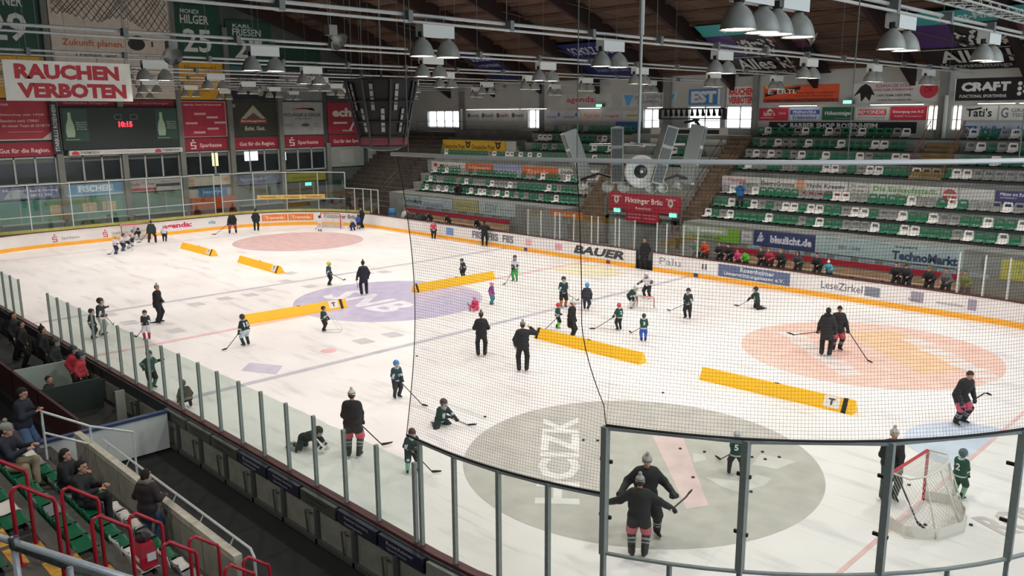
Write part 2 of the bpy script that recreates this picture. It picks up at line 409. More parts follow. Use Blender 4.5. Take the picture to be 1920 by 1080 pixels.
# puck-stop marks on the kick strip
for x, c in ((1.55, '#7a3528'), (7.6, '#3b4468'), (-5.25, '#3b3f66')): board_rect(x-.14, x+.14, .03, .24, c, e=.016)

# ---- glass
GN = glass('#eef4f1', .05); GF = glass('#f2f6f4', .05); GH = glass('#f7faf8', .03)
def wallglass(name, label, pts, z0, z1, m, pm, pr=.035, rail=None, top=True, sub=None, halfposts=True):
    """glass screen along a run of posts; every pane and post its own part"""
    t = thing(name, label, 'glass screen', (pts[0][0], pts[0][1], z0))
    for i, (x, y) in enumerate(pts):
        q = MB(); q.box((x-pr, y-pr, z0-.02), (x+pr, y+pr, z1+.03)); q.build('post', pm, t)
    for (x0, y0), (x1, y1) in zip(pts[:-1], pts[1:]):
        d = np.array((x1-x0, y1-y0)); L_ = np.linalg.norm(d); d /= L_; nn = np.array((d[1], -d[0]))*.006
        a = np.array((x0, y0))+d*(pr+.004); c = np.array((x1, y1))-d*(pr+.004)
        levels = [(z0, z1)] if rail is None else [(z0, rail-.03), (rail+.03, z1)]
        for za, zb in levels:
            q = MB(); q.prism([(*(a-nn), za), (*(c-nn), za), (*(c+nn), za), (*(a+nn), za)], (0, 0, zb-za)); q.build('pane', m, t)
        for z in ([rail] if rail else [])+([z1] if top else []):
            q = MB(); q.tube([(x0, y0, z), (x1, y1, z)], .03, 6); q.build('rail', pm, t)
    return t
# near side, from the far left of the frame to the corner
near = [(-9+1.14*i, -HW-.05) for i in range(-8, 6)]
wallglass('glass_screen', 'row of clear glass panes on the near boards beyond the bench gate', [(x, y) for x, y in near if x < -2.8], BH, 2.62, GN, POSTM, top=False)
xs = [.2, 1.25, 2.35, 3.5, 4.6, 5.7, 6.8, 7.9, 8.95, 9.95, 11.05, 12.2, 13.25, 14.35, 15.4, 16.5, 17.6, 18.7, 19.8]
wallglass('glass_screen', 'long run of green-tinted glass panes on the near boards beside the dark aisle', [(x, -HW-.05) for x in xs]+[(20.95, -HW-.05)], BH, 2.6, GN, POSTM, top=False)
lowa = [-92.6, -86.5, -80, -73.8, -67.6]
wallglass('glass_screen', 'taller glass panes with top rail curving into the near corner under the net', [arcpt(a, .05) for a in lowa], BH, 3.05, GH, POSTM)
hia = [-67.6, -54.1, -40.6, -26.2, -12.5, 0]
t = wallglass('glass_screen', 'highest glass screen with a middle rail behind the near cage', [arcpt(a, .05) for a in hia], 2.12, 4.13, GH, POSTM, .05)
for a0, a1 in zip(hia[:-1], hia[1:]):
    pts = [arcpt(a0+(a1-a0)*i/4, .05) for i in range(5)]
    q = MB(); q.tube([(*p, 2.12) for p in pts], .035, 6); q.build('rail', POSTM, t)
    for u_ in (0, .5):
        x, y = arcpt(a0+(a1-a0)*u_, .05)
        q = MB(); q.box((x-.03, y-.03, BH), (x+.03, y+.03, 2.12)); q.build('post', POSTM, t)
    for u0, u1 in ((0.02, .48), (.52, .98)):
        A_, B_ = arcpt(a0+(a1-a0)*u0, .05), arcpt(a0+(a1-a0)*u1, .05)
        q = MB(); q.quad((*A_, BH), (*B_, BH), (*B_, 2.09), (*A_, 2.09)); q.build('pane', GN, t)
    x, y = arcpt(a0, -.02)
    q = MB()
    for z in (2.7, 3.6): q.box((x-.11, y-.02, z-.025), (x+.11, y+.02, z+.025)); 
    q.build('pane_clip', DARK, t)
# far end: lower row of small panes, tall row above
ey = [-12.6, -9.9, -7.2, -4.6, -2.0, .6, 3.2, 5.7]
for nm, pts, lab in (('a', [(-HL-.05, y) for y in ey], 'far end glass in front of the restaurant wall'),
                     ('b', [(CFX+(RC+.05)*math.cos(math.radians(a)), CFY+(RC+.05)*math.sin(math.radians(a))) for a in (180, 163, 146, 129, 113)], 'far corner glass curving past the orange board adverts')):
    wallglass('glass_screen', lab, pts, BH+.15, 4.25, GF, mat('#c4cbc8', .4, .3), .03, rail=2.15)
wallglass('glass_screen', 'low glass panes ending the far corner beside the blue barrel', [(CFX+(RC+.05)*math.cos(math.radians(a)), CFY+(RC+.05)*math.sin(math.radians(a))) for a in (113, 107, 101, 95, 89)], BH+.1, 3.0, GF, mat('#c4cbc8', .4, .3), .03)
q = MB()
for i in range(16):
    a0, a1 = 180-i*5.2, 180-(i+1)*5.2
    for aa in ((a0, a1),):
        p0 = (CFX+(RC+.1)*math.cos(math.radians(a0)), CFY+(RC+.1)*math.sin(math.radians(a0))); p1 = (CFX+(RC+.1)*math.cos(math.radians(a1)), CFY+(RC+.1)*math.sin(math.radians(a1)))
        q.quad((*p0, BH), (*p1, BH), (*p1, BH+.2), (*p0, BH+.2))
q.box((-HL-.13, -13, BH), (-HL-.1, CFY, BH+.2))
q.build('upper_strip', mat('#c9c564', .5, 0, .15, 2), boards)
tt = panel('advertising_banner', 'long narrow yellow banner tied across the far corner glass', 'banner', (-29.55, 9.0, 2.15), (.707*.86, .707*1.16, 0), (0, 0, 1), 5.2, .34, '#d3b266',
      [('r', .33, .05, .335, .95, '#8a7030'), ('r', .67, .05, .675, .95, '#8a7030'), ('t', 'Wendelstein', .16, .5, .24, .5, '#8a6a30'), ('t', 'Wendelstein', .5, .5, .24, .5, '#8a6a30'), ('t', 'Wendelstein', .83, .5, .24, .5, '#8a6a30')])
# far side glass near the gate, and the pair by the right benches
fx = [-5.1, -3.95, -2.75, -2.35, -1.2, .2, .7, 2.0, 2.3, 3.4]
wallglass('glass_screen', 'glass panes over the far boards left of the open gate', [(x, HW+.05) for x in fx], BH, 2.72, GF, mat('#cfd5d2', .4, .3), .028, top=False)
wallglass('glass_screen', 'glass panes over the far boards right of the open gate', [(x, HW+.05) for x in (4.95, 5.6, 6.7, 7.6)], BH, 2.72, GF, mat('#cfd5d2', .4, .3), .028, top=False)
wallglass('glass_screen', 'two glass panes past the end of the long red bench', [(x, HW+.05) for x in (20.6, 21.6)]+[arcpt(83, .05, HL-RC, HW-RC), arcpt(75, .05, HL-RC, HW-RC)], BH, 2.8, GF, mat('#cfd5d2', .4, .3), .035, top=False)

# ---- safety net behind the near corner
net = thing('safety_net', 'black square-mesh safety net hung above the near corner glass', 'net', (20.7, -HW, 2.62))
RZ = 8.05
def netpath(s):
    """arc length from the left edge -> plan point"""
    d = HL-RC-20.75
    if s < d: return (20.75+s, -HW-.05)
    a = -90+math.degrees((s-d)/(RC+.05)); return arcpt(a, .05) if a < 0 else (HL+.05, -HW+RC+(s-d-(RC+.05)*PI/2))
NLEN = 15.6; STEP = .05; S0 = HL-RC-20.75+(RC+.05)*math.radians(90-67.6)
def zbot(s): return 3.07 if s < S0 else 4.16
q = MB(); rr = .0019
ns = int(NLEN/STEP)
def sag(s, z):   # the sheet bellies inwards a little between rail and glass
    f = (z-zbot(s))/(RZ-zbot(s)); return .28*math.sin(PI*min(max(f, 0), 1))*(1+.25*math.sin(s*1.7))
def npt(s, z):
    x, y = netpath(s); cx, cy = HL-RC, -HW+RC
    if s < HL-RC-20.75: dx, dy = 0, 1
    else:
        dx, dy = cx-x, cy-y; l = math.hypot(dx, dy); dx, dy = dx/l, dy/l
        if y > cy: dx, dy = -1, 0
    k = sag(s, z); return (x+dx*k, y+dy*k, z)
for i in range(ns+1):
    s = i*STEP; zb = zbot(s)
    q.tube([npt(s, zb+(RZ-zb)*j/9) for j in range(10)], rr, 3, cap=False)
for j in range(int((RZ-3.07)/STEP)+1):
    z = 3.07+j*STEP
    s0 = 0 if z > 4.16 else 0
    s1 = NLEN if z > 4.16 else S0
    k = max(2, int((s1-s0)/.45))
    q.tube([npt(s0+(s1-s0)*i/k, z) for i in range(k+1)], rr, 3, cap=False)
q.build('mesh', mat('#121212', .8), net)
q = MB(); q.tube([npt(0, 3.07+(RZ-3.07)*j/14) for j in range(15)], .009, 5); q.build('edge_rope', DARK, net)
q = MB(); q.tube([(lambda p: (p[0], p[1], p[2]))(npt(S0-.5, RZ+(4.2-RZ)*f)) if f < .62 else npt(S0-.5+.5*((f-.62)/.38)**1.6, RZ+(4.2-RZ)*f) for f in np.linspace(0, 1, 20)], .008, 5); q.build('seam_rope', DARK, net)
q = MB(); q.tube([npt(S0*i/16, 3.09) for i in range(17)], .02, 5); q.tube([npt(S0+(NLEN-S0)*i/30, 4.18) for i in range(31)], .02, 5); q.build('bottom_rope', DARK, net)
rail = thing('net_rail', 'pale curved steel pipe the safety net hangs from', 'rail', (20.7, -HW, RZ))
q = MB(); q.tube([(*netpath(s), RZ) for s in np.linspace(-.15, NLEN+2, 60)], .035, 8); q.build('pipe', mat('#eceeec', .35), rail)
for s in (.3, 3.6, 7.2, 9.6, 12.5):
    x, y = netpath(s); q = MB(); q.tube([(x, y, RZ), (x, y, 17.5)], .008, 5); q.build('hanger', GREY, rail)
# ================================================================ far stand
ROWY = [20, 20.85, 21.7, 23.3, 24.1, 24.9, 25.7]; ROWZ = [2.54, 3.14, 3.85, 5.24, 5.92, 6.58, 7.27]
WY = 27.4
CONC2 = mat('#82857f', .85, 0, .22, 1.1, .1); BROWN = mat('#6b5a48', .85, 0, .3, 1.5); TAN = mat('#7d6a45', .85, 0, .25, 2)
def steps(name, x0, x1, profile, m):
    """solid stepped block: profile is a list of (front y, top z) from the rink outwards"""
    q = MB(); ys = [p[0] for p in profile]+[WY]; P = [(ys[0], -.05)]
    for (y, z), y2 in zip(profile, ys[1:]): P += [(y, z), (y2, z)]
    P.append((WY, -.05))
    q.prism([(x0, y, z) for y, z in P], (x1-x0, 0, 0)); return struct(name, q, m)
PROF = [(18.3, 2.46)]+list(zip(ROWY, ROWZ))
def cut(lst): return lst
steps('concrete_terrace', -24.6, -5.2, PROF, CONC2); steps('concrete_terrace', 4.35, 36, PROF, CONC2)
steps('concrete_terrace', -2.6, 2.9, [(19.6, 2.3)]+list(zip(ROWY[2:], ROWZ[2:])), CONC2)
def stair(name, x0, x1, ya, za, yb, zb, n, m):
    steps(name, x0, x1, [(ya+(yb-ya)*i/n, za+(zb-za)*(i+1)/n) for i in range(n)], m)
stair('stair_flight', 2.9, 4.35, 18.8, 1.1, 25.7, 7.27, 22, BROWN); stair('stair_flight', -5.2, -2.6, 18.8, 1.1, 23.3, 5.24, 14, BROWN)
steps('concrete_terrace', -5.2, -2.6, [(23.3, 5.24), (24.1, 5.92), (24.9, 6.58), (25.7, 7.27)], CONC2)
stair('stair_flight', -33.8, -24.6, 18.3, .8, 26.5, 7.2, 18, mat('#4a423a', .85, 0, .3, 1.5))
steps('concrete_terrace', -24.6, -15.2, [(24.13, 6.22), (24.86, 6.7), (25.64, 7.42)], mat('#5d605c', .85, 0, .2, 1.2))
q = MB(); 
for i in range(9): q.box((15.1, 23.25+i*.32, 5.2), (16.75, 23.6+i*.32, 5.35+i*.235))
struct('stair_flight', q, TAN)
# dark gangway under the red sign
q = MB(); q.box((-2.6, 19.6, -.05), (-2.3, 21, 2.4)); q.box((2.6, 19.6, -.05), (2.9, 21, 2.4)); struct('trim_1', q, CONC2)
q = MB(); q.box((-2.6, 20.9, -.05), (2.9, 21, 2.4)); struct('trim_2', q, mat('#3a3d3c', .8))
# dark strip on each step edge: shadow line under the seats, painted in
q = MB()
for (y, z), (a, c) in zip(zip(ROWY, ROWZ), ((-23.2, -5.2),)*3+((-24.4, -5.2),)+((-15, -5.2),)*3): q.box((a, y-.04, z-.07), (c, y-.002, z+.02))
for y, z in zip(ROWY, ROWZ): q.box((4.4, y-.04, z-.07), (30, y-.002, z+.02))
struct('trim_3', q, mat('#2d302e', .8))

# seats
def seat_mesh(col, name):
    q = MB()
    def ring(y, z, wd, th, tilt): return [(-wd/2, y, z), (wd/2, y, z), (wd/2, y+th*tilt, z+th*(1-tilt)), (-wd/2, y+th*tilt, z+th*(1-tilt))]
    prof = [(.0, .05, .40, 0), (.03, .075, .43, 0), (.2, .055, .44, 0), (.33, .06, .44, .2), (.385, .12, .44, .8), (.41, .25, .43, 1), (.43, .37, .40, 1), (.445, .44, .34, 1)]
    vs = []
    for y, z, wd, t_ in prof:
        for sx in (-1, -.62, 0, .62, 1):
            e = .03*abs(sx)**3
            vs.append((sx*wd/2, y-(e if t_ > .5 else 0), z+(e if t_ <= .5 else 0)))
    nx = 5; n0 = len(vs)
    vs = [(x*1.1, y, z*1.18) for x, y, z in vs]; vs += [(x, y+.016, z-.014) for x, y, z in vs]
    fs = []
    for i in range(len(prof)-1):
        for j in range(nx-1):
            if i == 5 and j in (1, 2): 
                continue                                    # hand slot near the top of the back
            a = i*nx+j; fs.append((a, a+1, a+nx+1, a+nx)); fs.append((n0+a, n0+a+nx, n0+a+nx+1, n0+a+1))
    k = len(prof)
    for i in range(k-1):
        for j in (0, nx-1):
            a, b_ = i*nx+j, (i+1)*nx+j; fs.append((a, b_, n0+b_, n0+a) if j == 0 else (b_, a, n0+a, n0+b_))
    for j in range(nx-1): fs.append((j+1, j, n0+j, n0+j+1)); a = (k-1)*nx+j; fs.append((a, a+1, n0+a+1, n0+a))
    q.add(vs, fs, 0); q.box((-.15, .1, -.02), (.15, .3, .05), 1); q.box((-.03, .05, -.12), (.03, .3, 0), 1)
    me = D.meshes.new(name); me.from_pydata(q.v, [], q.f); me.materials.append(mat(col, .4, 0, .08, 9)); me.materials.append(DARK)
    me.polygons.foreach_set('material_index', q.m); me.update(); return me
SEATC = {'G': ('#1f6b4b', 'green'), 'W': ('#d9d8d2', 'white'), 'g': ('#878885', 'grey')}
SEATM = {k: seat_mesh(c, 'seat_'+nm) for k, (c, nm) in SEATC.items()}
RB = ['WGgWGGGGWGGGgGWGGgggWGGWWGGGgWGGWGgWG', 'GGWGGWgGgWWGWWGGgWWGggWGGWggGGWGGWgGG', 'gWGgWGGGGGgggGWWggGGGGWggGWGgggWgGGWg',
      'GWggGGggGGGWWgGgWWGGGWggGWWgggggGWGG', 'gWgWgGgWGGWGGGWgGGWW...GgGGGWGGWgG', 'GgGWggGWGGGWGGGWWGG....GggWGgWGGWg', 'GWGGGgWGGWgGgWGGGgWG....gWGGgWGGW']
RX0 = [4.7, 4.75, 4.8, 4.85, 4.9, 4.9, 4.75]
rowname = ['lowest', 'second', 'third', 'fourth', 'fifth', 'sixth', 'top']
nseat = 0
for r, s in enumerate(RB):
    cnt = 0
    for i, ch in enumerate(s):
        x = RX0[r]+.5*i
        if ch == '.' or (r == 6 and 13.95 < x < 16.1) or (r in (4, 5) and 14.9 < x < 16.95): continue
        if x > 23.0-.35*r: continue
        cnt += 1
        o = D.objects.new('stadium_seat', SEATM[ch]); COL.objects.link(o); o.location = (x, ROWY[r], ROWZ[r]+.03)
        tag(o, f'{SEATC[ch][1]} plastic seat, {ordinal(cnt)} from the brown stairs in the {rowname[r]} row, far stand', 'seat', 'seats in the far stand'); nseat += 1
rnd = random.Random(3)
stuff = []
LBX = [(-22.7, -5.4), (-23.2, -5.5), (-23.1, -7.0), (-24.0, -5.4), (-13.7, -5.5), (-13.9, -7), (-13.9, -5.4)]
for r, (xa, xb) in enumerate(LBX):
    k = int((xb-xa)/.5); cnt = 0
    for i in range(k, -1, -1):
        x = xa+.5*i; ch = rnd.choices('GWg', (62, 20, 18))[0]; cnt += 1
        if nseat < 300:
            o = D.objects.new('stadium_seat', SEATM[ch]); COL.objects.link(o); o.location = (x, ROWY[r], ROWZ[r]+.03)
            tag(o, f'{SEATC[ch][1]} plastic seat, {ordinal(cnt)} from the gangway in the {rowname[r]} row, left block', 'seat', 'seats in the far stand'); nseat += 1
        else: stuff.append((x, ROWY[r], ROWZ[r]+.03, 'GWg'.index(ch)))
for r in (3, 4, 5):
    for i in range(8 if r < 5 else 5): stuff.append((-2.2+.5*i, ROWY[r], ROWZ[r]+.03, 0 if (i*7+r) % 5 else 1))
q = MB()
for x, y, z, c in stuff:
    me = SEATM['GWg'[c]]
    q.add([(v.co.x+x, v.co.y+y, v.co.z+z) for v in me.vertices], [tuple(p.vertices) for p in me.polygons], [c if p.material_index == 0 else 3 for p in me.polygons])
tag(q.build('seat_rows', [mat(SEATC[k][0], .4, 0, .08, 9) for k in 'GWg']+[DARK]), 'remaining rows of small green, white and grey seats high in the far left block', 'seats', kind='stuff')

# adverts on the front wall of the stand and the riser between the third and fourth rows
FX, UP = (1, 0, 0), (0, 0, 1)
def fbanner(label, x0, x1, z0, z1, y, bg, items, cat='banner', name='advertising_banner', group=None, rough=.55):
    return panel(name, label, cat, (x0, y, z0), FX, UP, x1-x0, z1-z0, bg, items, group=group, rough=rough)
fy = 18.255
fbanner('lime green and grey banner on the front wall behind the benches', 4.3, 8.1, 1.5, 2.3, fy, '#8fa07e', [('r', .62, 0, 1, 1, '#77a83a'), ('r', .05, .5, .8, .95, '#a9b3a4'), ('t', 'Gartengestaltung', .42, .72, .6, .25, '#e3e7de'), ('t', 'Landschaft', .45, .25, .5, .2, '#50753a')])
fbanner('small grey banner between the lime and dark blue ones', 8.2, 8.95, 1.55, 2.3, fy, '#a3aaa2', [('r', .1, .3, .9, .9, '#c5cac3'), ('t', 'Elektro', .5, .6, .6, .2, '#6c726c')])
fbanner('dark blue banner with white lettering on the front wall behind the benches', 9.0, 12.5, 1.55, 2.4, fy, '#39456f', [('t', 'blaulicht.de', .62, .5, .68, .5, .05, '#d6dae4')]+[('p', [(.05+.03*i, .25), (.08+.03*i, .25), (.14+.022*i, .85-.17*i), (.11+.022*i, .88-.17*i)], '#c6cbd6') for i in range(3)])
fbanner('long pale blue electronics market banner with dark lettering', 12.55, 19.7, 1.55, 2.45, fy, '#a9bfbf', [('t', 'TechnoMarkt', .76, .34, .42, .5, .05, '#3d4d66'), ('t', 'expert', .64, .8, .15, .18, '#57656f'), ('t', 'Service vor Ort  |  Rosenheim', .3, .86, .45, .12, '#8aa0a4'), ('t', '0801 - 3580', .25, .45, .16, .2, '#70848c')])
fbanner('pale blue banner with navy lettering at the far bench', -22.6, -16.5, 1.55, 2.35, fy, '#a5b6b6', [('t', 'TechnoMarkt', .2, .45, .38, .5, '#3c4c68'), ('t', 'Schreinerei', .62, .3, .4, .4, '#6a7f9a'), ('t', 'expert', .35, .85, .1, .15, '#57656f')])
fbanner('olive yellow banner beside the far pale blue banner', -16.4, -13.6, 1.5, 2.45, fy, '#a2a377', [('t', 'Autohaus', .4, .55, .6, .25, '#8b8c5e')])
fbanner('light grey blue banner with large letters near the gate glass', -13.5, -9.7, 1.5, 2.5, fy, '#a9b8b6', [('t', 'ESV', .35, .5, .35, .7, '#7b949c'), ('t', 'Rosenheim', .78, .5, .35, .2, '#8d9f9f')])
fbanner('orange banner behind the glass left of the gate', -6.4, -3.4, 1.9, 2.35, fy, '#b8623c', [('t', 'Bäckerei', .5, .5, .6, .5, '#d9b79c')])
fbanner('yellow banner behind the two right glass panes', 21.3, 26, 1.3, 2.2, fy, '#c2bb2e', [('t', 'Tabaluga', .35, .5, .45, .5, '#9a9a3a')], name='advertising_banner')
ry = 22.3
q = MB(); q.box((-24.4, 22.32, 3.9), (-5.2, 22.4, 4.95)); q.box((4.35, 22.32, 3.9), (30, 22.4, 4.95)); struct('trim_4', q, CONC2)
for lab, x0, x1, bg, it in (
    ('white banner with small red mark, first on the left block riser', -23.8, -19.5, '#b9b7b1', [('e', .12, .6, .06, .25, '#a8323a'), ('t', 'Motorrad', .55, .55, .6, .45, '#4a4d50')]),
    ('orange red banner second on the left block riser', -19.45, -16.2, '#b65a3a', [('t', 'Schlosserei', .5, .6, .8, .4, '#dba98a'), ('t', 'Metallbau', .5, .22, .6, .2, '#dba98a')]),
    ('white and lilac banner in the middle of the left block riser', -16.15, -13.0, '#a9aab2', [('r', 0, .55, 1, 1, '#8088ad'), ('t', 'Sanitär', .5, .28, .7, .35, '#e4e4e6')]),
    ('brighter orange banner right of the lilac one', -12.95, -9.3, '#c06038', [('t', 'Freude', .45, .5, .6, .45, '#e8b898')]),
    ('white banner with black blackletter name and dark animal shape', -9.25, -5.4, '#bdbcb4', [('t', 'Dödlberger', .34, .6, .55, .5, '#3a3c3c'), ('e', .8, .45, .13, .3, '#4b463e'), ('e', .73, .62, .05, .18, '#4b463e')])):
    fbanner(lab, x0, x1, 4.1, 4.82, ry, bg, it)
for lab, x0, x1, bg, it in (
    ('pale electrician banner with red name behind the blue jacket spectator', 4.4, 7.0, '#b9b8b4', [('t', 'Hausler', .4, .75, .5, .3, '#b05a48'), ('r', 0, .3, .45, .6, '#b7b3c6'), ('t', 'Elektro', .75, .5, .4, .3, '#494d50')]),
    ('white banner with a brown picture in its middle', 7.05, 12.3, '#bcbbb6', [('t', 'ElektroGrimme', .2, .62, .4, .35, '#46494a'), ('r', .42, .25, .52, 1, '#b98e72'), ('t', 'Hyde Kreativ', .76, .62, .42, .35, '#3e4547'), ('r', .5, 0, 1, .2, '#a83c52')]),
    ('narrow grey text banner on the right block riser', 12.35, 13.4, '#b5b6b2', [('t', 'Dr. med', .5, .8, .7, .15, '#555555'), ('t', 'Praxis', .5, .5, .6, .15, '#666666'), ('e', .12, .2, .08, .1, '#3f8f6a')]),
    ('white banner with green town slogan lettering', 13.45, 17.1, '#b9bbb5', [('t', 'Die Einkaufsstadt.', .52, .7, .9, .34, '#5a8f47'), ('t', 'Rosenheim', .68, .3, .55, .3, '#5a7f52')]),
    ('square white banner with red shield emblem', 17.15, 17.95, '#bdbbb8', [('e', .5, .5, .42, .42, '#b03a40'), ('r', .05, .5, .95, .62, '#bdbbb8'), ('t', 'W', .5, .72, .35, .25, '#50745a'), ('t', 'V', .5, .3, .25, .25, '#e8e6e2')]),
    ('plain white fabric banner beside the shield emblem', 18.0, 19.6, '#b7b9b6', []),
    ('dark navy banner ending in a pale blue picture', 19.65, 23.2, '#3b3d66', [('t', 'Mitten am Bodensee', .28, .8, .45, .2, '#c7c9d8'), ('t', 'erleben', .16, .6, .2, .12, '#9ea2bf'), ('p', [(.55, 0), (1, 0), (1, 1), (.68, 1)], '#8fb2cc'), ('e', .8, .55, .1, .2, '#5f8fb8')])):
    fbanner(lab, x0, x1, 4.1, 4.93, ry, bg, it)
fbanner('yellow postal banner with two black horn emblems high in the left stand', -24.4, -16.6, 5.7, 6.6, 24.08, '#c6a12a', [('t', 'Deutsche Post', .19, .4, .36, .4, '#3d3320'), ('t', 'Deutsche Post', .66, .4, .36, .4, '#3d3320')]+
        [z for c in (.42, .89) for z in (('e', c, .55, .035, .3, '#3d3320'), ('e', c, .55, .014, .12, '#c6a12a'), ('p', [(c-.05, .9), (c-.02, .9), (c, .3), (c-.01, .3)], '#3d3320'), ('p', [(c+.05, .9), (c+.02, .9), (c, .3), (c+.01, .3)], '#3d3320'))])
fbanner('plain pale end piece beside the yellow postal banner', -16.55, -15.4, 5.7, 6.6, 24.08, '#a9aaa2', [])
# red brewery sign over the gangway
sgn = panel('brewery_sign', 'large dark red sign with white script over the gangway', 'sign', (-2.1, 19.35, 2.62), (1, 0, 0), UP, 5.5, 1.12, SIGNRED,
      [('t', 'Flötzinger Bräu', .5, .58, .52, .4, '#e5d6d0'), ('t', 'Rosenheim', .5, .2, .22, .14, '#d9b8b6')]+[z for c in (.11, .87) for z in (('e', c, .62, .035, .24, '#d8c8c4'), ('e', c, .62, .018, .13, '#8f6a6a'), ('r', c-.07, .78, c+.07, .84, '#c9a9a8'))])
panel('notice_board', 'lower red notice panel hung under the brewery sign', 'sign', (-.75, 19.36, 1.95), (1, 0, 0), UP, 2.6, .64, SIGNRED,
      [('t', 'Flötzinger Bräustüberl', .27, .75, .4, .12, '#d3a2a4'), ('t', 'Rosenheim', .27, .45, .36, .12, '#d3a2a4'), ('t', 'Biergarten', .73, .75, .4, .12, '#d3a2a4'), ('t', 'Gasthaus', .73, .45, .36, .12, '#d3a2a4')])
for x, lab in ((-1.3, 'green lit exit sign at the left end of the brewery sign'), (3.0, 'green lit exit sign at the right end of the brewery sign')):
    t = thing('exit_sign', lab, 'exit sign', (x, 19.2, 2.45))
    q = MB(); q.box((x-.25, 19.12, 2.5), (x+.25, 19.2, 2.74)); q.build('lamp_face', emit('#6fe0b4', 2.2), t)
    q = MB(); q.box((x-.27, 19.2, 2.45), (x+.27, 19.42, 2.76)); q.build('housing', GREY, t)
q = MB(); q.box((-2.5, 19.4, 2.2), (-2.35, 19.5, 3.4)); q.box((3.35, 19.4, 1.1), (3.45, 19.5, 3.5)); q.tube([(-2.4, 19.45, 3.5), (3.4, 19.45, 3.5)], .04); q.tube([(-2.4, 19.45, 2.3), (3.4, 19.45, 2.3)], .04)
t = thing('sign_frame', 'steel frame carrying the brewery sign over the gangway', 'frame', (-2.4, 19.45, 1.1)); q.build('frame_tube', GREY, t)

# player benches behind the far boards
def bench(x0, x1, label):
    t = thing('player_bench', label, 'bench', (x0, 17.3, 0))
    q = MB(); q.box((x0, 17.05, .72), (x1, 17.4, .78)); q.build('seat', mat('#a58c72', .6, 0, .2, 3), t)
    q = MB(); q.box((x0, 17.55, 1.12), (x1, 17.62, 1.4)); q.build('backrest', mat('#a32734', .5), t)
    q = MB(); q.box((x0, 17.5, .3), (x1, 17.55, 1.05)); q.build('back_panel', mat('#a98e72', .7, 0, .2, 2), t)
    q = MB()
    for i in range(int((x1-x0)/1.5)+1): q.box((x0+i*1.5, 17.1, .5), (x0+i*1.5+.06, 17.38, .72))
    q.build('support', DARK, t)
bench(-21.5, -9.6, 'long player bench with red backrest on the left of the far side'); bench(7.5, 20.0, 'long player bench with red backrest under the pale blue banner')
q = MB(); q.box((-22.5, 15.05, -.05), (22.3, 18.3, .5)); struct('floor_bench', q, mat('#3b3e3e', .8))
for i in range(10):
    x = (8.6+1.25*i) if i < 9 else 20.0
    panel('small_sign', 'small pale blue sponsor plate above the red backrest, %s from the gate' % ordinal(i+1), 'sign', (x, 18.275, 1.32-.01*i), FX, UP, .85, .2, '#9db2bd', [('t', 'Sparkasse', .5, .5, .7, .4, '#7a8f9c')], group='sponsor plates over the bench', thick=.02)
for i in range(6):
    x = -20.6+1.9*i
    panel('small_sign', 'small pale blue sponsor plate over the far left bench, %s from the barrel' % ordinal(i+1), 'sign', (x, 18.275, 1.32), FX, UP, .85, .2, '#93a6b0', [('t', 'Sparkasse', .5, .5, .7, .4, '#7a8f9c')], group='sponsor plates over the far bench', thick=.02)
q = MB(); q.lathe([(.0, 0), (.29, 0), (.3, .3), (.31, .32), (.3, .34), (.3, .6), (.31, .62), (.3, .64), (.29, .9), (.26, .93), (0, .93)], 16, (-20.6, 15.6, .65)); tag(q.build('barrel', mat('#2f6c94', .4), None, True), 'blue plastic barrel standing behind the far corner boards', 'barrel')
q = MB(); q.lathe([(.0, 0), (.35, .02), (.42, .2), (.36, .5), (.3, .75), (.1, .86), (0, .87)], 14, (-19.0, 15.7, .65)); q.tube([(-19.3, 15.7, 1.35), (-19, 15.7, 1.7), (-18.7, 15.7, 1.35)], .03); tag(q.build('kit_bag', mat('#a3a5a3', .7, 0, .2, 5), None, True), 'pale grey kit bag propped beside the blue barrel', 'bag')
for k, (x, y) in enumerate(((-18.2, 15.5), (-17.2, 15.5), (-17.6, 16.0))):
    q = MB(); q.lathe([(0, 0), (.4, .03), (.5, .25), (.45, .5), (.25, .7), (0, .74)], 12, (x, y, .65)); q.tube([(x-.25, y-.1, 1.2), (x, y-.2, 1.48), (x+.25, y-.1, 1.2)], .04)
    tag(q.build('kit_bag', mat('#202324', .7, 0, .3, 5, .3), None, True), ['black kit bag next to the pale one on the far boards', 'black kit bag at the end of the far bench', 'black kit bag heaped behind the other two'][k], 'bag')
q = MB(); q.box((-22, 15.2, .3), (-16, 17, .65)); struct('trim_5', q, mat('#4a4440', .8))

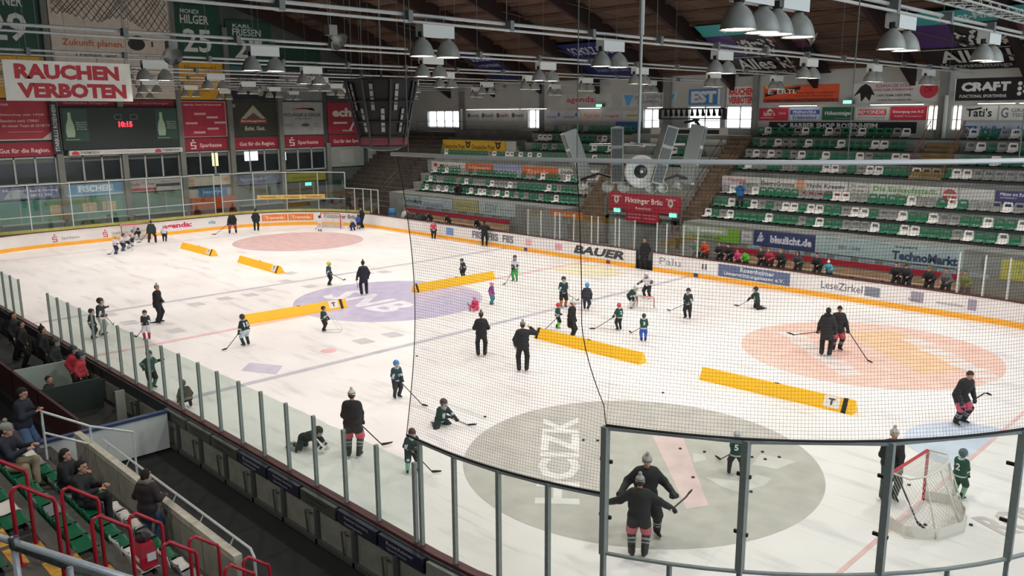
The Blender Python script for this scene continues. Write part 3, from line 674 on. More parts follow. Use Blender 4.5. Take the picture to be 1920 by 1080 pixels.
# ---- back wall of the stand: bands, windows, adverts
q = MB(); X0, X1 = -34, 40
wins = [(-30.5, -25.9, 7.58, 9.02), (-17.3, -15.84, 7.58, 9.05), (-5.5, -4.1, 7.67, 9.0), (-1.62, .92, 7.5, 9.15), (1.33, 3.4, 7.72, 9.12), (14.3, 14.92, 7.72, 9.05), (15.6, 16.12, 7.72, 9.05)]
xs = X0
for x0, x1, z0, z1 in wins:
    q.box((xs, WY, -.05), (x0, WY+.3, 12)); q.box((x0, WY, -.05), (x1, WY+.3, z0)); q.box((x0, WY, z1), (x1, WY+.3, 12)); xs = x1
q.box((xs, WY, -.05), (X1, WY+.3, 12)); struct('wall_side', q, mat('#c2c4be', .85, 0, .1, .8))
for i, (x0, x1, z0, z1) in enumerate(wins):
    q = MB(); q.quad((x0, WY+.22, z0), (x1, WY+.22, z0), (x1, WY+.22, z1), (x0, WY+.22, z1))
    o = struct('window_%d' % (i+1), q, emit('#fff6e2' if i > 4 else '#f6fbff', 3.0))
    q = MB(); k = max(2, round((x1-x0)/1.1))
    for j in range(k+1): x = x0+(x1-x0)*j/k; q.box((x-.03, WY+.12, z0), (x+.03, WY+.2, z1))
    for z in (z0+.03, z0+(z1-z0)*.42, z1-.03): q.box((x0, WY+.12, z-.02), (x1, WY+.2, z+.02))
    tag(q.build('window_frame', mat('#8d8f8d', .5), o), kind='structure')
for i, (x, w_) in enumerate(((-25.45, .5), (-15.6, .3), (-3.3, .5), (3.6, .35), (15.15, .4), (24, .4))):
    q = MB(); q.box((x-w_/2, WY-.3, 5), (x+w_/2, WY, 11.2)); struct('trim_%d' % (10+i), q, mat('#8b8d88', .8, 0, .15, 1))
t = thing('rain_pipe', 'pale vertical pipe beside the concrete pillar on the stand wall', 'pipe', (15.45, 27.0, 7.27)); q = MB(); q.tube([(15.42, 26.95, 7.27), (15.42, 26.95, 9.6)], .1, 8); q.build('pipe', mat('#cfd8d2', .5), t)
t = thing('rain_pipe', 'pale vertical pipe at the upper left end of the stand', 'pipe', (-25.3, 26.8, 7.2)); q = MB(); q.tube([(-25.0, 26.8, 7.2), (-25.0, 26.8, 9.2)], .12, 8); q.build('pipe', mat('#cfd8d2', .5), t)
ty = WY-.045
def bright(h):
    c = [int(h[i:i+2], 16) for i in (1, 3, 5)]; k_ = 1.22 if sum(c) > 150 else 1.0
    return '#%02x%02x%02x' % tuple(min(244, int(x*k_)) for x in c)
for lab, x0, x1, z0, z1, bg, it in (
    ('red advert with white roof emblem, first over the right block', 3.85, 5.88, 8.22, 9.0, '#a8293a', [('t', 'Saffer´s', .35, .55, .4, .35, '#e3c9c8'), ('p', [(.25, .75), (.37, .98), (.5, .75)], '#e3c9c8'), ('r', .05, .2, .5, .24, '#e3c9c8'), ('t', 'Getränke', .8, .6, .25, .2, '#cf9a9c')]),
    ('white and blue swimming pool advert', 6.02, 7.96, 8.25, 9.02, '#a9b6cb', [('r', 0, .45, 1, .82, '#32498f'), ('t', 'PRIENAVERA', .5, .63, .8, .25, '#c3cbe0'), ('t', 'Erlebnisbad', .5, .22, .8, .3, '#45506f')]),
    ('dark green advert with white script', 8.13, 10.1, 8.25, 9.02, '#20573f', [('t', 'Höhensteiger', .52, .5, .85, .4, '#d6dfd8'), ('r', .4, .12, .95, .14, '#8fae9d')]),
    ('white recycling advert with red box lettering', 10.2, 12.19, 8.25, 9.03, '#b7b7b3', [('r', .08, .38, .92, .8, '#b83a44'), ('t', 'REMONDIS', .48, .6, .78, .28, '#ead9d8'), ('t', 'Entsorgung', .5, .2, .8, .14, '#8b8b88')]),
    ('red waste disposal advert beside the yellow lit window', 12.28, 14.29, 8.25, 9.02, '#b02a3c', [('t', 'Entsorgung von A-Z', .5, .6, .85, .24, '#e8c9ca'), ('t', 'Abfall Container', .5, .3, .8, .14, '#d99aa0')]),
    ('long black barber banner with white capitals', 4.6, 13.8, 7.5, 8.14, '#232726', [('t', 'BARBER SHOP ROSENHEIM', .46, .64, .6, .5, .04, '#dfe2df'), ('t', 'Royal Crown', .88, .4, .14, .3, '#5d615d'), ('p', [(.06, .2), (.08, .2), (.14, .8), (.12, .85)], '#9aa09c'), ('p', [(.14, .2), (.12, .2), (.06, .8), (.08, .85)], '#9aa09c')]),
    ('white advert with black slanted script by the pale pipe', 16.12, 17.9, 8.26, 9.03, '#bdbeb9', [('t', "Tati's", .5, .52, .72, .6, '#1f2222'), ('p', [(.2, .62), (.58, .78), (.56, .9), (.2, .72)], '#1f2222')]),
    ('white engraver advert beside the slanted script', 18.0, 20.2, 8.26, 9.03, '#bdbeb9', [('t', 'GRAVIN', .55, .66, .6, .25, '#6a7076'), ('t', 'TISCHLER', .58, .34, .6, .25, '#6a7076'), ('t', 'G', .12, .5, .16, .7, '#5a6270')]),
    ('white bank banner with blue lettering', 16.15, 21, 7.4, 8.12, '#a9b2b8', [('r', .03, .2, .28*.5+.03, .75, '#2f4d8f'), ('p', [(.05, .65), (.1, .35), (.15, .65), (.12, .65), (.1, .5), (.08, .65)], '#d8dde2'), ('t', 'Volksbank', .42, .48, .42, .55, '#345093')]),
    ('row of four white joinery adverts over the left stand', -25, -17.5, 8.18, 9.0, '#a9aaa6', [z for i in range(4) for z in (('t', 'Gruschi', .13+.25*i, .55, .17, .35, '#4a4d4c'), ('e', .05+.25*i, .55, .02, .25, '#4a4d4c'), ('r', .245+.25*i, 0, .255+.25*i, 1, '#d9dad5'))]),
    ('white plain panel under the joinery adverts', -25, -17.5, 7.1, 8.0, '#a3a59f', []),
    ('two white adverts with blue house emblems', -15.4, -11.7, 8.2, 8.96, '#a8abae', [z for i in range(2) for z in (('t', 'massivhaus', .22+.5*i, .4, .32, .3, '#5a6fa0'), ('p', [(.4+.5*i, .4), (.4+.5*i, .7), (.43+.5*i, .85), (.46+.5*i, .7), (.46+.5*i, .4)], '#4a5f94'))]),
    ('framed pale advert with red script', -11.4, -9.4, 8.2, 8.94, '#b3a69c', [('r', .04, .08, .96, .92, '#a89f98'), ('t', 'Tracht Alm', .5, .5, .8, .4, '#a0605e')]),
    ('grey advert with red violet lettering', -9.3, -7.5, 8.2, 8.92, '#a9a6a6', [('t', 'rotgelb', .5, .45, .8, .3, '#8e4a58')]),
    ('pale advert with yellow black emblem', -7.38, -5.6, 8.22, 8.91, '#a8aba4', [('e', .5, .5, .3, .12, '#b0a83e'), ('r', .2, .47, .8, .53, '#3d4340')]),
    ('deep blue sign above the top seats left of the spotlights', -8.02, -5.6, 7.2, 8.12, '#3c669c', [('t', 'Kaffee', .4, .6, .5, .25, '#8fb0d4'), ('t', 'Rosenheim', .4, .3, .5, .12, '#8fb0d4')]),
    ('pale banner with crimson name, upper row left of the centre pole', -14.3, -8.3, 9.2, 10.2, '#a5a8a2', [('t', 'agenda:', .47, .55, .5, .55, '#a82a4a')]),
    ('pale banner with two blue funnel emblems', -7.46, -2.6, 9.2, 10.2, '#a5aaa9', [('p', [(.03, .85), (.22, .85), (.14, .1), (.1, .1)], '#4a93b8'), ('p', [(.8, .85), (.97, .85), (.88, .1), (.84, .1)], '#4a93b8'), ('t', 'BERG ZUGPUR', .5, .68, .5, .24, '#6d7375'), ('t', 'ZUNFMEN', .48, .35, .4, .24, '#6d7375')]),
    ('blue and white banner with three large letters beside the smoking ban sign', -1.62, .9, 9.28, 10.32, '#3f78a8', [('t', 'EST', .48, .5, .8, .78, .06, '#dfe4e2'), ('r', .92, 0, 1, 1, '#c9cecb')]),
    ('small white smoking ban sign with red capitals on the far stand', 1.4, 3.55, 9.22, 10.42, '#dcd6c6', [('t', 'RAUCHEN', .5, .73, .86, .38, .05, '#c2392f'), ('t', 'VERBOTEN', .5, .27, .88, .38, .05, '#c2392f')]),
    ('orange red haulage banner with slanted black name', 4.1, 9.1, 9.35, 10.4, '#c4502f', [('p', [(.02, .85), (.4, .98), (.4, 1), (.02, 1)], '#cdb23a'), ('p', [(.02, .35), (.5, .75), (.5, .95), (.02, .55)], '#2a2420'), ('t', 'E. ERTL', .26, .64, .4, .26, '#e6dfd2'), ('r', 0, 0, 1, .22, '#8e3a22'), ('t', 'ERDBAU ABBRUCH TRANSPORTE', .5, .11, .9, .12, '#331a12'), ('t', 'Kies Sand Container', .7, .55, .5, .12, '#7a2c18'), ('t', 'Abbruch Entsorgung', .68, .36, .5, .12, '#7a2c18')]),
    ('white job banner with black leaping figure and red disc', 9.9, 14.9, 9.28, 10.42, '#b5b5b1', [('p', [(.02, .3), (.1, .8), (.16, .95), (.22, .8), (.28, .35), (.24, .4), (.22, .05), (.17, .3), (.12, .02), (.1, .5)], '#1f2120'), ('t', 'SCHNAUZE VOLL', .48, .82, .4, .16, '#8e4a52'), ('t', 'VON DER JOBSUCHE?', .48, .6, .46, .16, '#8e3a46'), ('t', 'DEIN TEAM. DEIN SPIEL.', .5, .34, .4, .12, '#3a3c3c'), ('t', 'www.karriere.de', .5, .12, .4, .1, '#55585a'), ('e', .88, .58, .1, .42, '#b03442'), ('t', 'OK', .88, .6, .1, .3, '#7a1c2a')]),
    ('black sportswear banner with bold white capitals', 15.65, 20.5, 9.3, 10.48, '#1d1f20', [('r', 0, 0, .012, 1, '#c9cac8'), ('t', 'CRAFT', .32, .62, .5, .42, .06, '#d6d8d7'), ('t', 'FUNCTIONAL SPORTSWEAR', .3, .2, .48, .14, '#c1c3c2')]+[('e', .66+.055*i, .72-.22*j+.1*(i % 2), .022, .09, '#d6d8d7') for i in range(3) for j in range(3)])):
    fbanner(lab, x0, x1, z0, z1, ty, bright(bg), [(*z_[:-1], bright(z_[-1])) for z_ in it])
for i, (x0, x1) in enumerate(((5.4, 7.9), (11.2, 14.2), (17.0, 18.8), (19.0, 21), (-24.6, -18), (-17.8, -14.9), (-11.6, -9.3), (-4.9, -3.6))):
    t = thing('fluorescent_tube', '%s white fluorescent tube under the upper banners, counted from the yellow lit window' % ordinal(i+1) if i < 4 else '%s white fluorescent tube over the left stand adverts' % ordinal(i-3), 'lamp', (x0, 27.0, 9.12))
    q = MB(); q.tube([(x0, 27.05, 9.13), (x1, 27.05, 9.13)], .02, 6); q.build('tube', emit('#fff9ee', 3.5), t)
    q = MB(); q.box((x0, 27.0, 9.155), (x1, 27.1, 9.2)); q.box((x0+.3, 27.0, 9.16), (x0+.4, 27.39, 9.2)); q.box((x1-.4, 27.0, 9.16), (x1-.3, 27.39, 9.2)); q.build('housing', GREY, t)
for i, x in enumerate((9.6, -9.6)):
    t = thing('exit_sign', ['green lit exit sign above the dark green advert', 'green lit exit sign right of the crimson name banner'][i], 'exit sign', (x, 26.95, 9.2))
    q = MB(); q.box((x, 26.9, 9.22), (x+.5, 27, 9.42)); q.build('lamp_face', emit('#8fe6be', 1.8), t); q = MB(); q.box((x-.02, 27, 9.2), (x+.52, 27.4, 9.44)); q.build('housing', GREY, t)
# railings and handrails of the stand
def railing(label, pts, h, col, n=2):
    t = thing('handrail', label, 'railing', pts[0])
    q = MB(); q.tube([(x, y, z+h) for x, y, z in pts], .025, 5)
    if n > 1: q.tube([(x, y, z+h*.5) for x, y, z in pts], .018, 5)
    q.build('rail', mat(col, .5), t)
    for x, y, z in pts: q = MB(); q.tube([(x, y, z), (x, y, z+h)], .02, 5); q.build('post', mat(col, .5), t)
for x, lab in ((2.95, 'left'), (4.3, 'right')):
    railing('brown handrail up the %s edge of the stairs beside the brewery sign' % lab, [(x, 19.2+1.3*i, 1.5+1.16*i) for i in range(5)], .95, '#4d3a30')
railing('thin rail along the steps left of the brewery sign', [(-4.9, 19.3+.9*i, 1.6+.83*i) for i in range(5)], .95, '#5a4a3e')
for x in (15.05, 16.8): railing('rusty handrail %s the tan steps in the upper right block' % ('left of' if x < 16 else 'right of'), [(x, 23.4+.85*i, 5.3+.68*i) for i in range(4)], .9, '#7d4a40')
railing('dark rail along the top of the far left standing block', [(-31+1.4*i, 26.4, 7.2) for i in range(6)], .9, '#53575a')
railing('brown rail halfway down the left standing steps', [(-27+.0*i, 19.5+1.4*i, 1.9+1.1*i) for i in range(5)], .9, '#4a4038')
q = MB(); q.box((-3.5, 25.6, 6.6), (2.6, 26.6, 7.0)); q.box((-3.5, 25.6, 7.3), (2.6, 25.7, 7.75)); t = tag(q.build('camera_platform', mat('#c3c5c0', .6)), 'pale platform with low front wall under the spotlight bar', 'platform')
q = MB(); q.box((-2.6, 25.57, 7.35), (-.2, 25.6, 7.62)); q.box((.6, 25.57, 7.35), (2.0, 25.6, 7.62)); q.build('opening', DARK, t)
# bar with stage spotlights in front of the bright windows
t = thing('spotlight_bar', 'black truss bar with a row of stage spotlights before the bright windows', 'spotlights', (-1.6, 25.2, 8.2))
q = MB(); q.tube([(-2.4, 25.2, 9.0), (2.6, 25.2, 9.0)], .05); q.tube([(-2.4, 25.2, 8.35), (2.6, 25.2, 8.35)], .04)
for x in (-2.4, 2.6): q.box((x-.12, 25.1, 8.3), (x+.12, 25.3, 9.0)); q.tube([(x, 25.2, 9), (x, 25.2, 12.3)], .015)
q.build('truss', DARK, t)
for i in range(11):
    x = -2.0+.42*i; q = MB(); q.tube([(x, 25.2, 8.98), (x+.12, 25.05, 8.72), (x+.2, 24.95, 8.6)], [.06, .1, .13], 8); q.build('spotlight', DARK, t)
t = thing('camera_tripod', 'black camera boom lying on the rail before the bright window', 'camera', (.3, 25.3, 7.75)); q = MB(); q.tube([(-.5, 25.3, 8.1), (.6, 25.3, 8.3)], .09, 8); q.tube([(.3, 25.3, 8.3), (.7, 25.3, 7.85)], .1, 8); q.build('boom', DARK, t); q = MB(); q.tube([(.3, 25.6, 7.7), (.2, 25.4, 8.2)], .03); q.build('stand', DARK, t)
# ================================================================ far end wall
EX = -34.0
q = MB(); q.box((EX-.3, -22, -.05), (EX, WY+.3, 21)); struct('wall_end', q, mat('#4d5552', .85, 0, .2, .6))
YC = [-12.8, -8.4, -3.9, .6, 5.05, 9.25, 13.8, 18.4, 22.6]
for i, y in enumerate(YC):
    top = 21-.037*y*y if y > 5 else 20.4
    q = MB(); q.box((EX, y-.2, 0), (EX+.45, y+.2, top-2.2)); struct('trim_%d' % (20+i), q, mat('#6f736d', .75, 0, .15, .9))
EU = (0, 1, 0)
def ebanner(label, y0, y1, z0, z1, bg, items=(), x=EX+.12, cat='banner', name='advertising_banner'):
    return panel(name, label, cat, (x, y0, z0), EU, UP, y1-y0, z1-z0, bg, items, thick=x-EX-.004)
bay = [(a+.25, c-.25) for a, c in zip(YC[:-1], YC[1:])]
# strips and large panels
for b_, txt, logo, lab in ((1, 'Gut für die Region.', 0, 'dark red slogan strip left of the scoreboard'), (4, 'Sparkasse', 1, 'dark red bank strip under the crimson partner panel'), (5, 'Gut für die Region.', 0, 'dark red slogan strip under the mountain emblem panel'),
                           (6, 'Sparkasse', 1, 'dark red bank strip under the pale grey panel'), (7, 'Gut für den Sport.', 0, 'dark red slogan strip under the red newspaper panel')):
    y0, y1 = bay[b_]
    it = [('t', txt, .6 if logo else .53, .38, .5 if logo else .8, .42, '#e0bfc0')]
    if logo: it += [('r', .15, .62, .27, .7, '#e6cfd0'), ('r', .15, .42, .18, .62, '#e6cfd0'), ('r', .15, .38, .27, .46, '#e6cfd0'), ('r', .24, .2, .27, .4, '#e6cfd0'), ('r', .15, .14, .27, .22, '#e6cfd0'), ('e', .21, .84, .02, .08, '#e6cfd0')]
    ebanner(lab, y0, y1, 5.98, 6.95, '#8e1f31', it)
ebanner('large red club history panel beside the dark scoreboard', *bay[1], 7.1, 9.9, '#a4303f', [('r', 0, 0, 1, .03, '#c2bdb2'), ('p', [(.8, 0), (1, 0), (1, .22)], '#c2bdb2'), ('t', 'Eishockey seit 1928!', .55, .62, .7, .07, '#d9b0b2'), ('t', 'Saniert seit 1986!', .5, .48, .6, .07, '#d9b0b2'), ('t', 'im neuen Team ab 2018/19!', .6, .36, .75, .07, '#d9b0b2'), ('t', 'Servus', .2, .88, .3, .07, '#d9b0b2'), ('r', .3, .2, .85, .215, '#c98c92')])
ebanner('crimson partner panel with pale framed plates', *bay[4], 7.05, 9.85, '#a3283f', [('r', 0, 0, 1, .012, '#d7b9b6'), ('r', 0, .985, 1, 1, '#d7b9b6'), ('r', 0, 0, .012, 1, '#d7b9b6'), ('r', .985, 0, 1, 1, '#d7b9b6'), ('t', 'Agenda. Feste Partnerschaft', .48, .9, .85, .06, '#e0c0bf')]+[('r', x, y, x+.26, y+.06, '#d3a5a6') for x, y in ((.28, .62), (.55, .52), (.08, .36), (.72, .37), (.55, .2), (.24, .1))])
ebanner('dark olive panel with snowy mountain emblem', *bay[5], 7.05, 9.85, '#34382f', [('p', [(.2, .5), (.48, .9), (.75, .5)], '#a8a48f'), ('p', [(.3, .5), (.48, .68), (.65, .5)], '#5a4a3e'), ('r', .17, .36, .78, .5, '#8e3a36'), ('t', 'Berchtesgadener', .475, .43, .55, .08, '#dcd2c0'), ('t', 'Echt. Gut.', .5, .22, .45, .12, '#cfc8b8'), ('e', .06, .88, .035, .05, '#8a8c80')])
ebanner('pale grey car dealer panel with red swoosh', *bay[6], 7.05, 9.85, '#a5a7a2', [('t', 'FRÖLINGER & GEISLER', .5, .62, .9, .12, '#2f3332'), ('p', [(.2, .76), (.78, .8), (.78, .7), (.8, .74), (.75, .83), (.4, .82)], '#a4403e'), ('t', 'Autohaus', .5, .5, .4, .05, '#5a5e5c'), ('e', .56, .3, .1, .05, '#4a5258'), ('e', .82, .3, .05, .06, '#7a7d7a'), ('e', .82, .3, .035, .04, '#a5a7a2'), ('t', 'TUNAP', .15, .3, .2, .05, '#6a6d6a')])
ebanner('red newspaper panel with large white name', *bay[7], 7.05, 9.85, '#9b2636', [('t', 'echo', .52, .68, .78, .28, .05, '#d9cfc2'), ('r', .02, .47, .98, .48, '#7d1f2d'), ('r', .15, .32, .55, .38, '#d9cfc2'), ('p', [(.6, .12), (.66, .12), (.82, .45), (.76, .45)], '#d9cfc2'), ('r', .4, .08, .7, .12, '#c9a9a2')])
# scoreboard
y0, y1 = bay[2][0], bay[3][1]
sb = thing('scoreboard', 'dark green scoreboard with red clock digits between two drink adverts', 'scoreboard', (EX, y0, 6.3))
q = MB(); q.box((EX+.02, y0, 6.35), (EX+.55, y1, 9.35)); q.build('housing', mat('#1d2a27', .5), sb)
q = MB(); q.text('10:15', (EX+.565, .3, 7.92), EU, UP, 1.0, .42, 0, .04); q.build('digits', emit('#ff2a36', 5.0), sb)
for yy, d in ((.0, -1), (1.2, 1)):
    q = MB(); P = [(0, 0), (.42, 0), (.55 if d > 0 else .42, .17), (.42, .34), (0, .34)] if d > 0 else [(.13, 0), (.55, 0), (.55, .34), (.13, .34), (0, .17)]
    q.tube([(EX+.57, yy+a, 8.5+c) for a, c in P], .02, 4, closed=True); q.build('team_marker', mat('#7fa09a', .5), sb)
for yy, nm in ((y0+.15, 'left'), (y1-1.75, 'right')):
    q = MB(); q.box((EX+.55, yy, 6.95), (EX+.57, yy+1.65, 9.25)); o = q.build('drink_advert', mat('#23483c', .5), sb)
    q = MB(); q.add([(EX+.575, yy+.12+a*.62, 7.25+h*1.75) for a, h in ((.1, 0), (.9, 0), (1, .2), (.92, .5), (.7, .72), (.66, 1), (.34, 1), (.3, .72), (.08, .5), (0, .2))], [tuple(range(10))])
    q.build('bottle_picture', mat('#9db39a', .5), o, world=False); o.children[0].parent = o
    q = MB()
    for k, s in enumerate(('Natürlich', 'Mineral', 'Wasser', 'frisch')): q.text(s, (EX+.575, yy+.85, 8.25-.16*k), EU, UP, .7, .1)
    q.text('Rosenheim', (EX+.575, yy+.1, 7.05), EU, UP, .9, .08); q.build('lettering', mat('#c3d0c4', .5), o, world=False)
for ch in sb.children:
    for g in ch.children:      # prints were drawn in world space: bring them under the board's base
        g.data.transform(Matrix.Translation(-Vector(sb.location)))
panel('club_sign', 'narrow black vertical club sign on the column beside the scoreboard', 'sign', (EX+.5, -3.75, 6.1), UP, (0, -1, 0), 3.6, .55, '#20262a', [('t', 'STARBULLS ROSENHEIM', .5, .5, .9, .5, '#b9bfbf')])
ebanner('dark red strip along the top of the scoreboard', y0, y1, 9.4, 9.9, '#862736', [('t', 'Getränke Wagner     Autohaus Unterberger', .5, .5, .9, .4, '#b98a8c')])
ebanner('white strip with red house emblems under the scoreboard', -3.3, 5.0, 5.95, 6.3, '#c2c3bf', [z for c in (.02, .74) for z in (('p', [(c, .1), (c, .6), (c+.03, .9), (c+.06, .6), (c+.06, .1)], '#b83a44'), ('t', 'THERMOSUN', c+.15, .5, .16, .5, '#3c3f40'))]+[('t', 'Heizung Lüftung Sanitär', .5, .5, .3, .3, '#a58a8a')], x=EX+.5)
# upper banners
GRN = '#1d4a3c'
def jersey(label, b_, first, last, num, z0, z1):
    y0, y1 = bay[b_]
    ebanner(label, y0, y1, z0, z1, GRN, [('t', first, .35, .88, .4, .08, '#c6cfc8'), ('t', last, .45, .74, .62, .16, '#c6cfc8'), ('t', num, .48, .36, .62, .42, '#cdd3cd')])
jersey('dark green jersey banner at the upper left with number 29', 1, 'ERNST', 'HOFNER', '29', 13.1, 17.6); jersey('dark green jersey banner with number 25', 4, 'MONDI', 'HILGER', '25', 13.0, 17.2); jersey('dark green jersey banner with number 27 under the roof', 5, 'KARL', 'FRIESEN', '27', 12.8, 16.3)
ebanner('plain dark green cloth under the sloping roof', *bay[6], 12.6, 14.7, '#1b4034'); ebanner('dark green cloth with pale web address under the roof', *bay[7], 11.2, 13.0, '#182f29', [('t', 'www.starbulls.de', .4, .8, .7, .14, '#7d8782')])
ebanner('yellow banner with orange brown slogan', *bay[4], 10.0, 12.85, '#d2a326', [('t', 'Heimstark!', .5, .85, .7, .15, '#8a5a1e'), ('e', .5, .45, .25, .25, '#c9945a'), ('p', [(.3, .2), (.7, .2), (.5, .45)], '#b9822e')])
ebanner('yellow banner behind the large smoking ban sign', *bay[1], 10.0, 12.8, '#cda02a', [('t', 'Heimstark!', .5, .85, .7, .15, '#8a5a1e')])
ebanner('black banner with teal top edge and faint white print', *bay[5], 10.0, 12.7, '#23282b', [('r', 0, .85, 1, 1, '#2f6f7d'), ('t', 'KULTUR', .5, .6, .4, .14, '#8f9494'), ('t', 'Veranstaltungen', .5, .3, .7, .12, '#777c7c')])
ebanner('grey white banner below the plain green cloth', *bay[6], 10.0, 12.4, '#83888a', [('t', 'INTERSPORT', .5, .75, .8, .2, '#b3b6b4')]); ebanner('deep grey cloth with red mark right of the pale banner', *bay[7], 10.0, 11.1, '#3a3f42', [('t', '11', .3, .5, .15, .6, '#8a3a42')])
zb = ebanner('huge white savings banner with goal net and dark helmet picture', bay[2][0], bay[3][1], 10.0, 17.8, '#c4beb0', [('t', 'Zukunft planen.', .33, .49, .5, .075, '#b5613e'), ('t', 'Treffen wir', .34, .39, .36, .06, '#5f5f5c'), ('t', 'die', .66, .27, .08, .05, '#3a3c3c'), ('e', .69, .51, .075, .06, '#26292a'), ('p', [(.6, .55), (.8, .55), (.76, .575), (.7, .59), (.64, .575)], '#26292a'), ('r', .82, .49, .835, .54, '#26292a')], x=EX+.5)
q = MB(); yb0, yb1 = bay[2][0], bay[3][1]; W_ = yb1-yb0
for i in range(-6, 30):
    for sgn in (1, -1):
        pts = []
        for j in range(12):
            t_ = j/11; y = yb0+W_*(i/22+sgn*t_*.24+.02*math.sin(i)); z = 15.6+2.4*t_+.25*math.sin(i*.6)*(1-t_)-1.1*max(0, (y-yb0)/W_-.45)*(1-t_)
            if yb0+.05 < y < yb1-.05 and z < 17.75: pts.append((EX+.53, y, z))
        if len(pts) > 1: q.tube(pts, .022, 3, cap=False)
q.build('net_picture', mat('#5a4f46', .6), zb, world=False)
# windows, counters and lower adverts
for i, (b_, has) in enumerate(((0, 1), (1, 1), (2, 1), (3, 1), (4, 1), (5, 1), (6, 1))):
    y0, y1 = bay[b_]
    q = MB(); q.quad((EX+.05, y0, 4.05), (EX+.05, y1, 4.05), (EX+.05, y1, 5.85), (EX+.05, y0, 5.85)); o = struct('window_%d' % (20+i), q, mat('#20262a', .12, 0, .4, .7))
    q = MB()
    for j in range(4): y = y0+(y1-y0)*j/3; q.box((EX+.04, y-.06, 4.0), (EX+.14, y+.06, 5.9))
    for z in (4.02, 5.86): q.box((EX+.04, y0, z-.06), (EX+.14, y1, z+.06))
    tag(q.build('window_frame', mat('#9a9f9b', .5), o), kind='structure')
    q = MB(); q.box((EX+.06, y0+.1, 5.5), (EX+.07, y1-.1, 5.75)); tag(q.build('blind', mat('#5d625e', .7), o), kind='structure')
for y, w_, z0, z1, c, s, lab in ((7.55, .5, 4.7, 5.75, '#f0e29a', 2.0, 'warm yellow lit doorway behind the upper window'), (10.4, 1.2, 5.0, 5.75, '#eef4ff', 2.6, 'bright white screen glowing behind the upper window'), (14.0, .25, 4.9, 5.6, '#eaf2ff', 2.0, 'narrow white light behind the third upper window')):
    q = MB(); q.box((EX+.08, y, z0), (EX+.1, y+w_, z1)); tag(q.build('lit_screen', emit(c, s)), lab, 'screen')
ebanner('violet and white banner over the left restaurant counter', *bay[1], 3.0, 3.85, '#5f6a92', [('p', [(.1, .1), (.5, .1), (.4, .7), (.2, .7)], '#a5adb5'), ('t', 'Bad & Heizung', .75, .65, .45, .25, '#cfd3dc'), ('t', 'Montage', .3, .75, .4, .2, '#cfd3dc'), ('t', '08031 380', .7, .3, .35, .25, '#cfd3dc')])
ebanner('bright blue banner with white lettering under the windows', *bay[2], 2.95, 3.85, '#4c86b4', [('r', .18, .28, .82, .9, '#86b0cc'), ('t', 'FISCHER', .5, .6, .58, .5, '#e4ebee'), ('r', 0, 0, 1, .18, '#9fb9c6')])
ebanner('white banner with crimson stripe under the windows', *bay[3], 3.0, 3.9, '#a9a5a3', [('r', 0, .08, .5, .32, '#9c3450'), ('t', 'Reifen Center', .25, .65, .45, .3, '#9c5a58'), ('r', .5, .35, .98, .6, '#3d4041'), ('t', 'Auto', .7, .8, .2, .2, '#6a6c6c')])
ebanner('pale banner with two orange sun emblems', *bay[4], 3.15, 3.9, '#b5b1a5', [('e', .1, .6, .05, .22, '#cf7f44'), ('e', .9, .6, .06, .25, '#b98a6a'), ('t', 'Holzbau', .1, .2, .12, .14, '#a06a4a')])
ebanner('blue company sign above the orange counter', 6.2, 8.6, 2.25, 2.95, '#3f6f9e', [('t', 'Elektro Huber', .5, .55, .7, .3, '#a9c3d8')], name='advertising_sign')
ebanner('grey violet banner under the lit window', *bay[5], 3.0, 3.85, '#6d7487', [('t', 'Raumausstatter', .4, .55, .6, .3, '#a3a9b5')]); ebanner('olive yellow banner over the exit by the right windows', *bay[6], 3.0, 3.7, '#98963c', [('t', 'Getränkemarkt', .45, .5, .6, .35, '#75742e')])
ebanner('large pale grey blank panel right of the windows', *bay[7], 4.1, 5.9, '#8c928c', [('r', .3, .2, .7, .85, '#999e97')]); ebanner('white blank panel below the hanging scoreboard', 22.9, 26.6, 4.1, 5.9, '#a3a8a4', [])
def counter(label, b_, col, boards_):
    y0, y1 = bay[b_]; t = thing('food_counter', label, 'counter', (EX, y0, 0))
    q = MB(); q.box((EX+.02, y0, 0), (EX+.5, y1, 1.25)); q.build('front', mat(col, .6, 0, .2, 1), t)
    q = MB(); q.box((EX+.02, y0, 1.25), (EX+.7, y1, 1.32)); q.build('worktop', mat('#9ba19c', .4), t)
    q = MB(); q.box((EX+.02, y0, 1.32), (EX+.08, y1, 2.9)); q.build('back_panel', mat(boards_, .6, 0, .25, 1.2), t)
    q = MB(); 
    for j in range(4): y = y0+(y1-y0)*j/3; q.box((EX+.05, y-.05, 1.3), (EX+.15, y+.05, 2.9))
    q.build('frame', mat('#8b918d', .5), t)
counter('green grey food counter at the left of the end wall', 0, '#33665a', '#3f7868'); counter('green food counter under the violet banner', 1, '#347562', '#4a8a78'); counter('green food counter with warm menu boards under the blue banner', 2, '#3f8a72', '#5c8f7c'); counter('grey green counter under the crimson stripe banner', 3, '#437a6c', '#557c70')
counter('orange red counter below the blue company sign', 4, '#a24a30', '#9fa19b'); ebanner('orange red shutter above the orange counter', *bay[4], 1.34, 2.2, '#b0502f', [('t', 'Imbiss', .25, .6, .2, .2, '#d99a7a')], x=EX+.75, cat='shutter', name='counter_shutter')
counter('grey counter under the grey violet banner', 5, '#4e5e59', '#5a6b66'); counter('dark grey counter below the olive banner', 6, '#3a4543', '#3f4a47'); counter('dark green counter at the right end of the end wall', 7, '#1f3d33', '#24463b')
for y, lab in ((-2.7, 'warm menu board left over the green counter'), (-1.3, 'warm menu board right over the green counter'), (-4.9, 'warm menu board beside the column on the end wall')):
    ebanner(lab, y, y+1.0, 1.8, 2.45, '#c2ab86', [('t', 'Speisen', .5, .7, .6, .15, '#8a7050')], x=EX+.14, cat='menu board', name='menu_board')
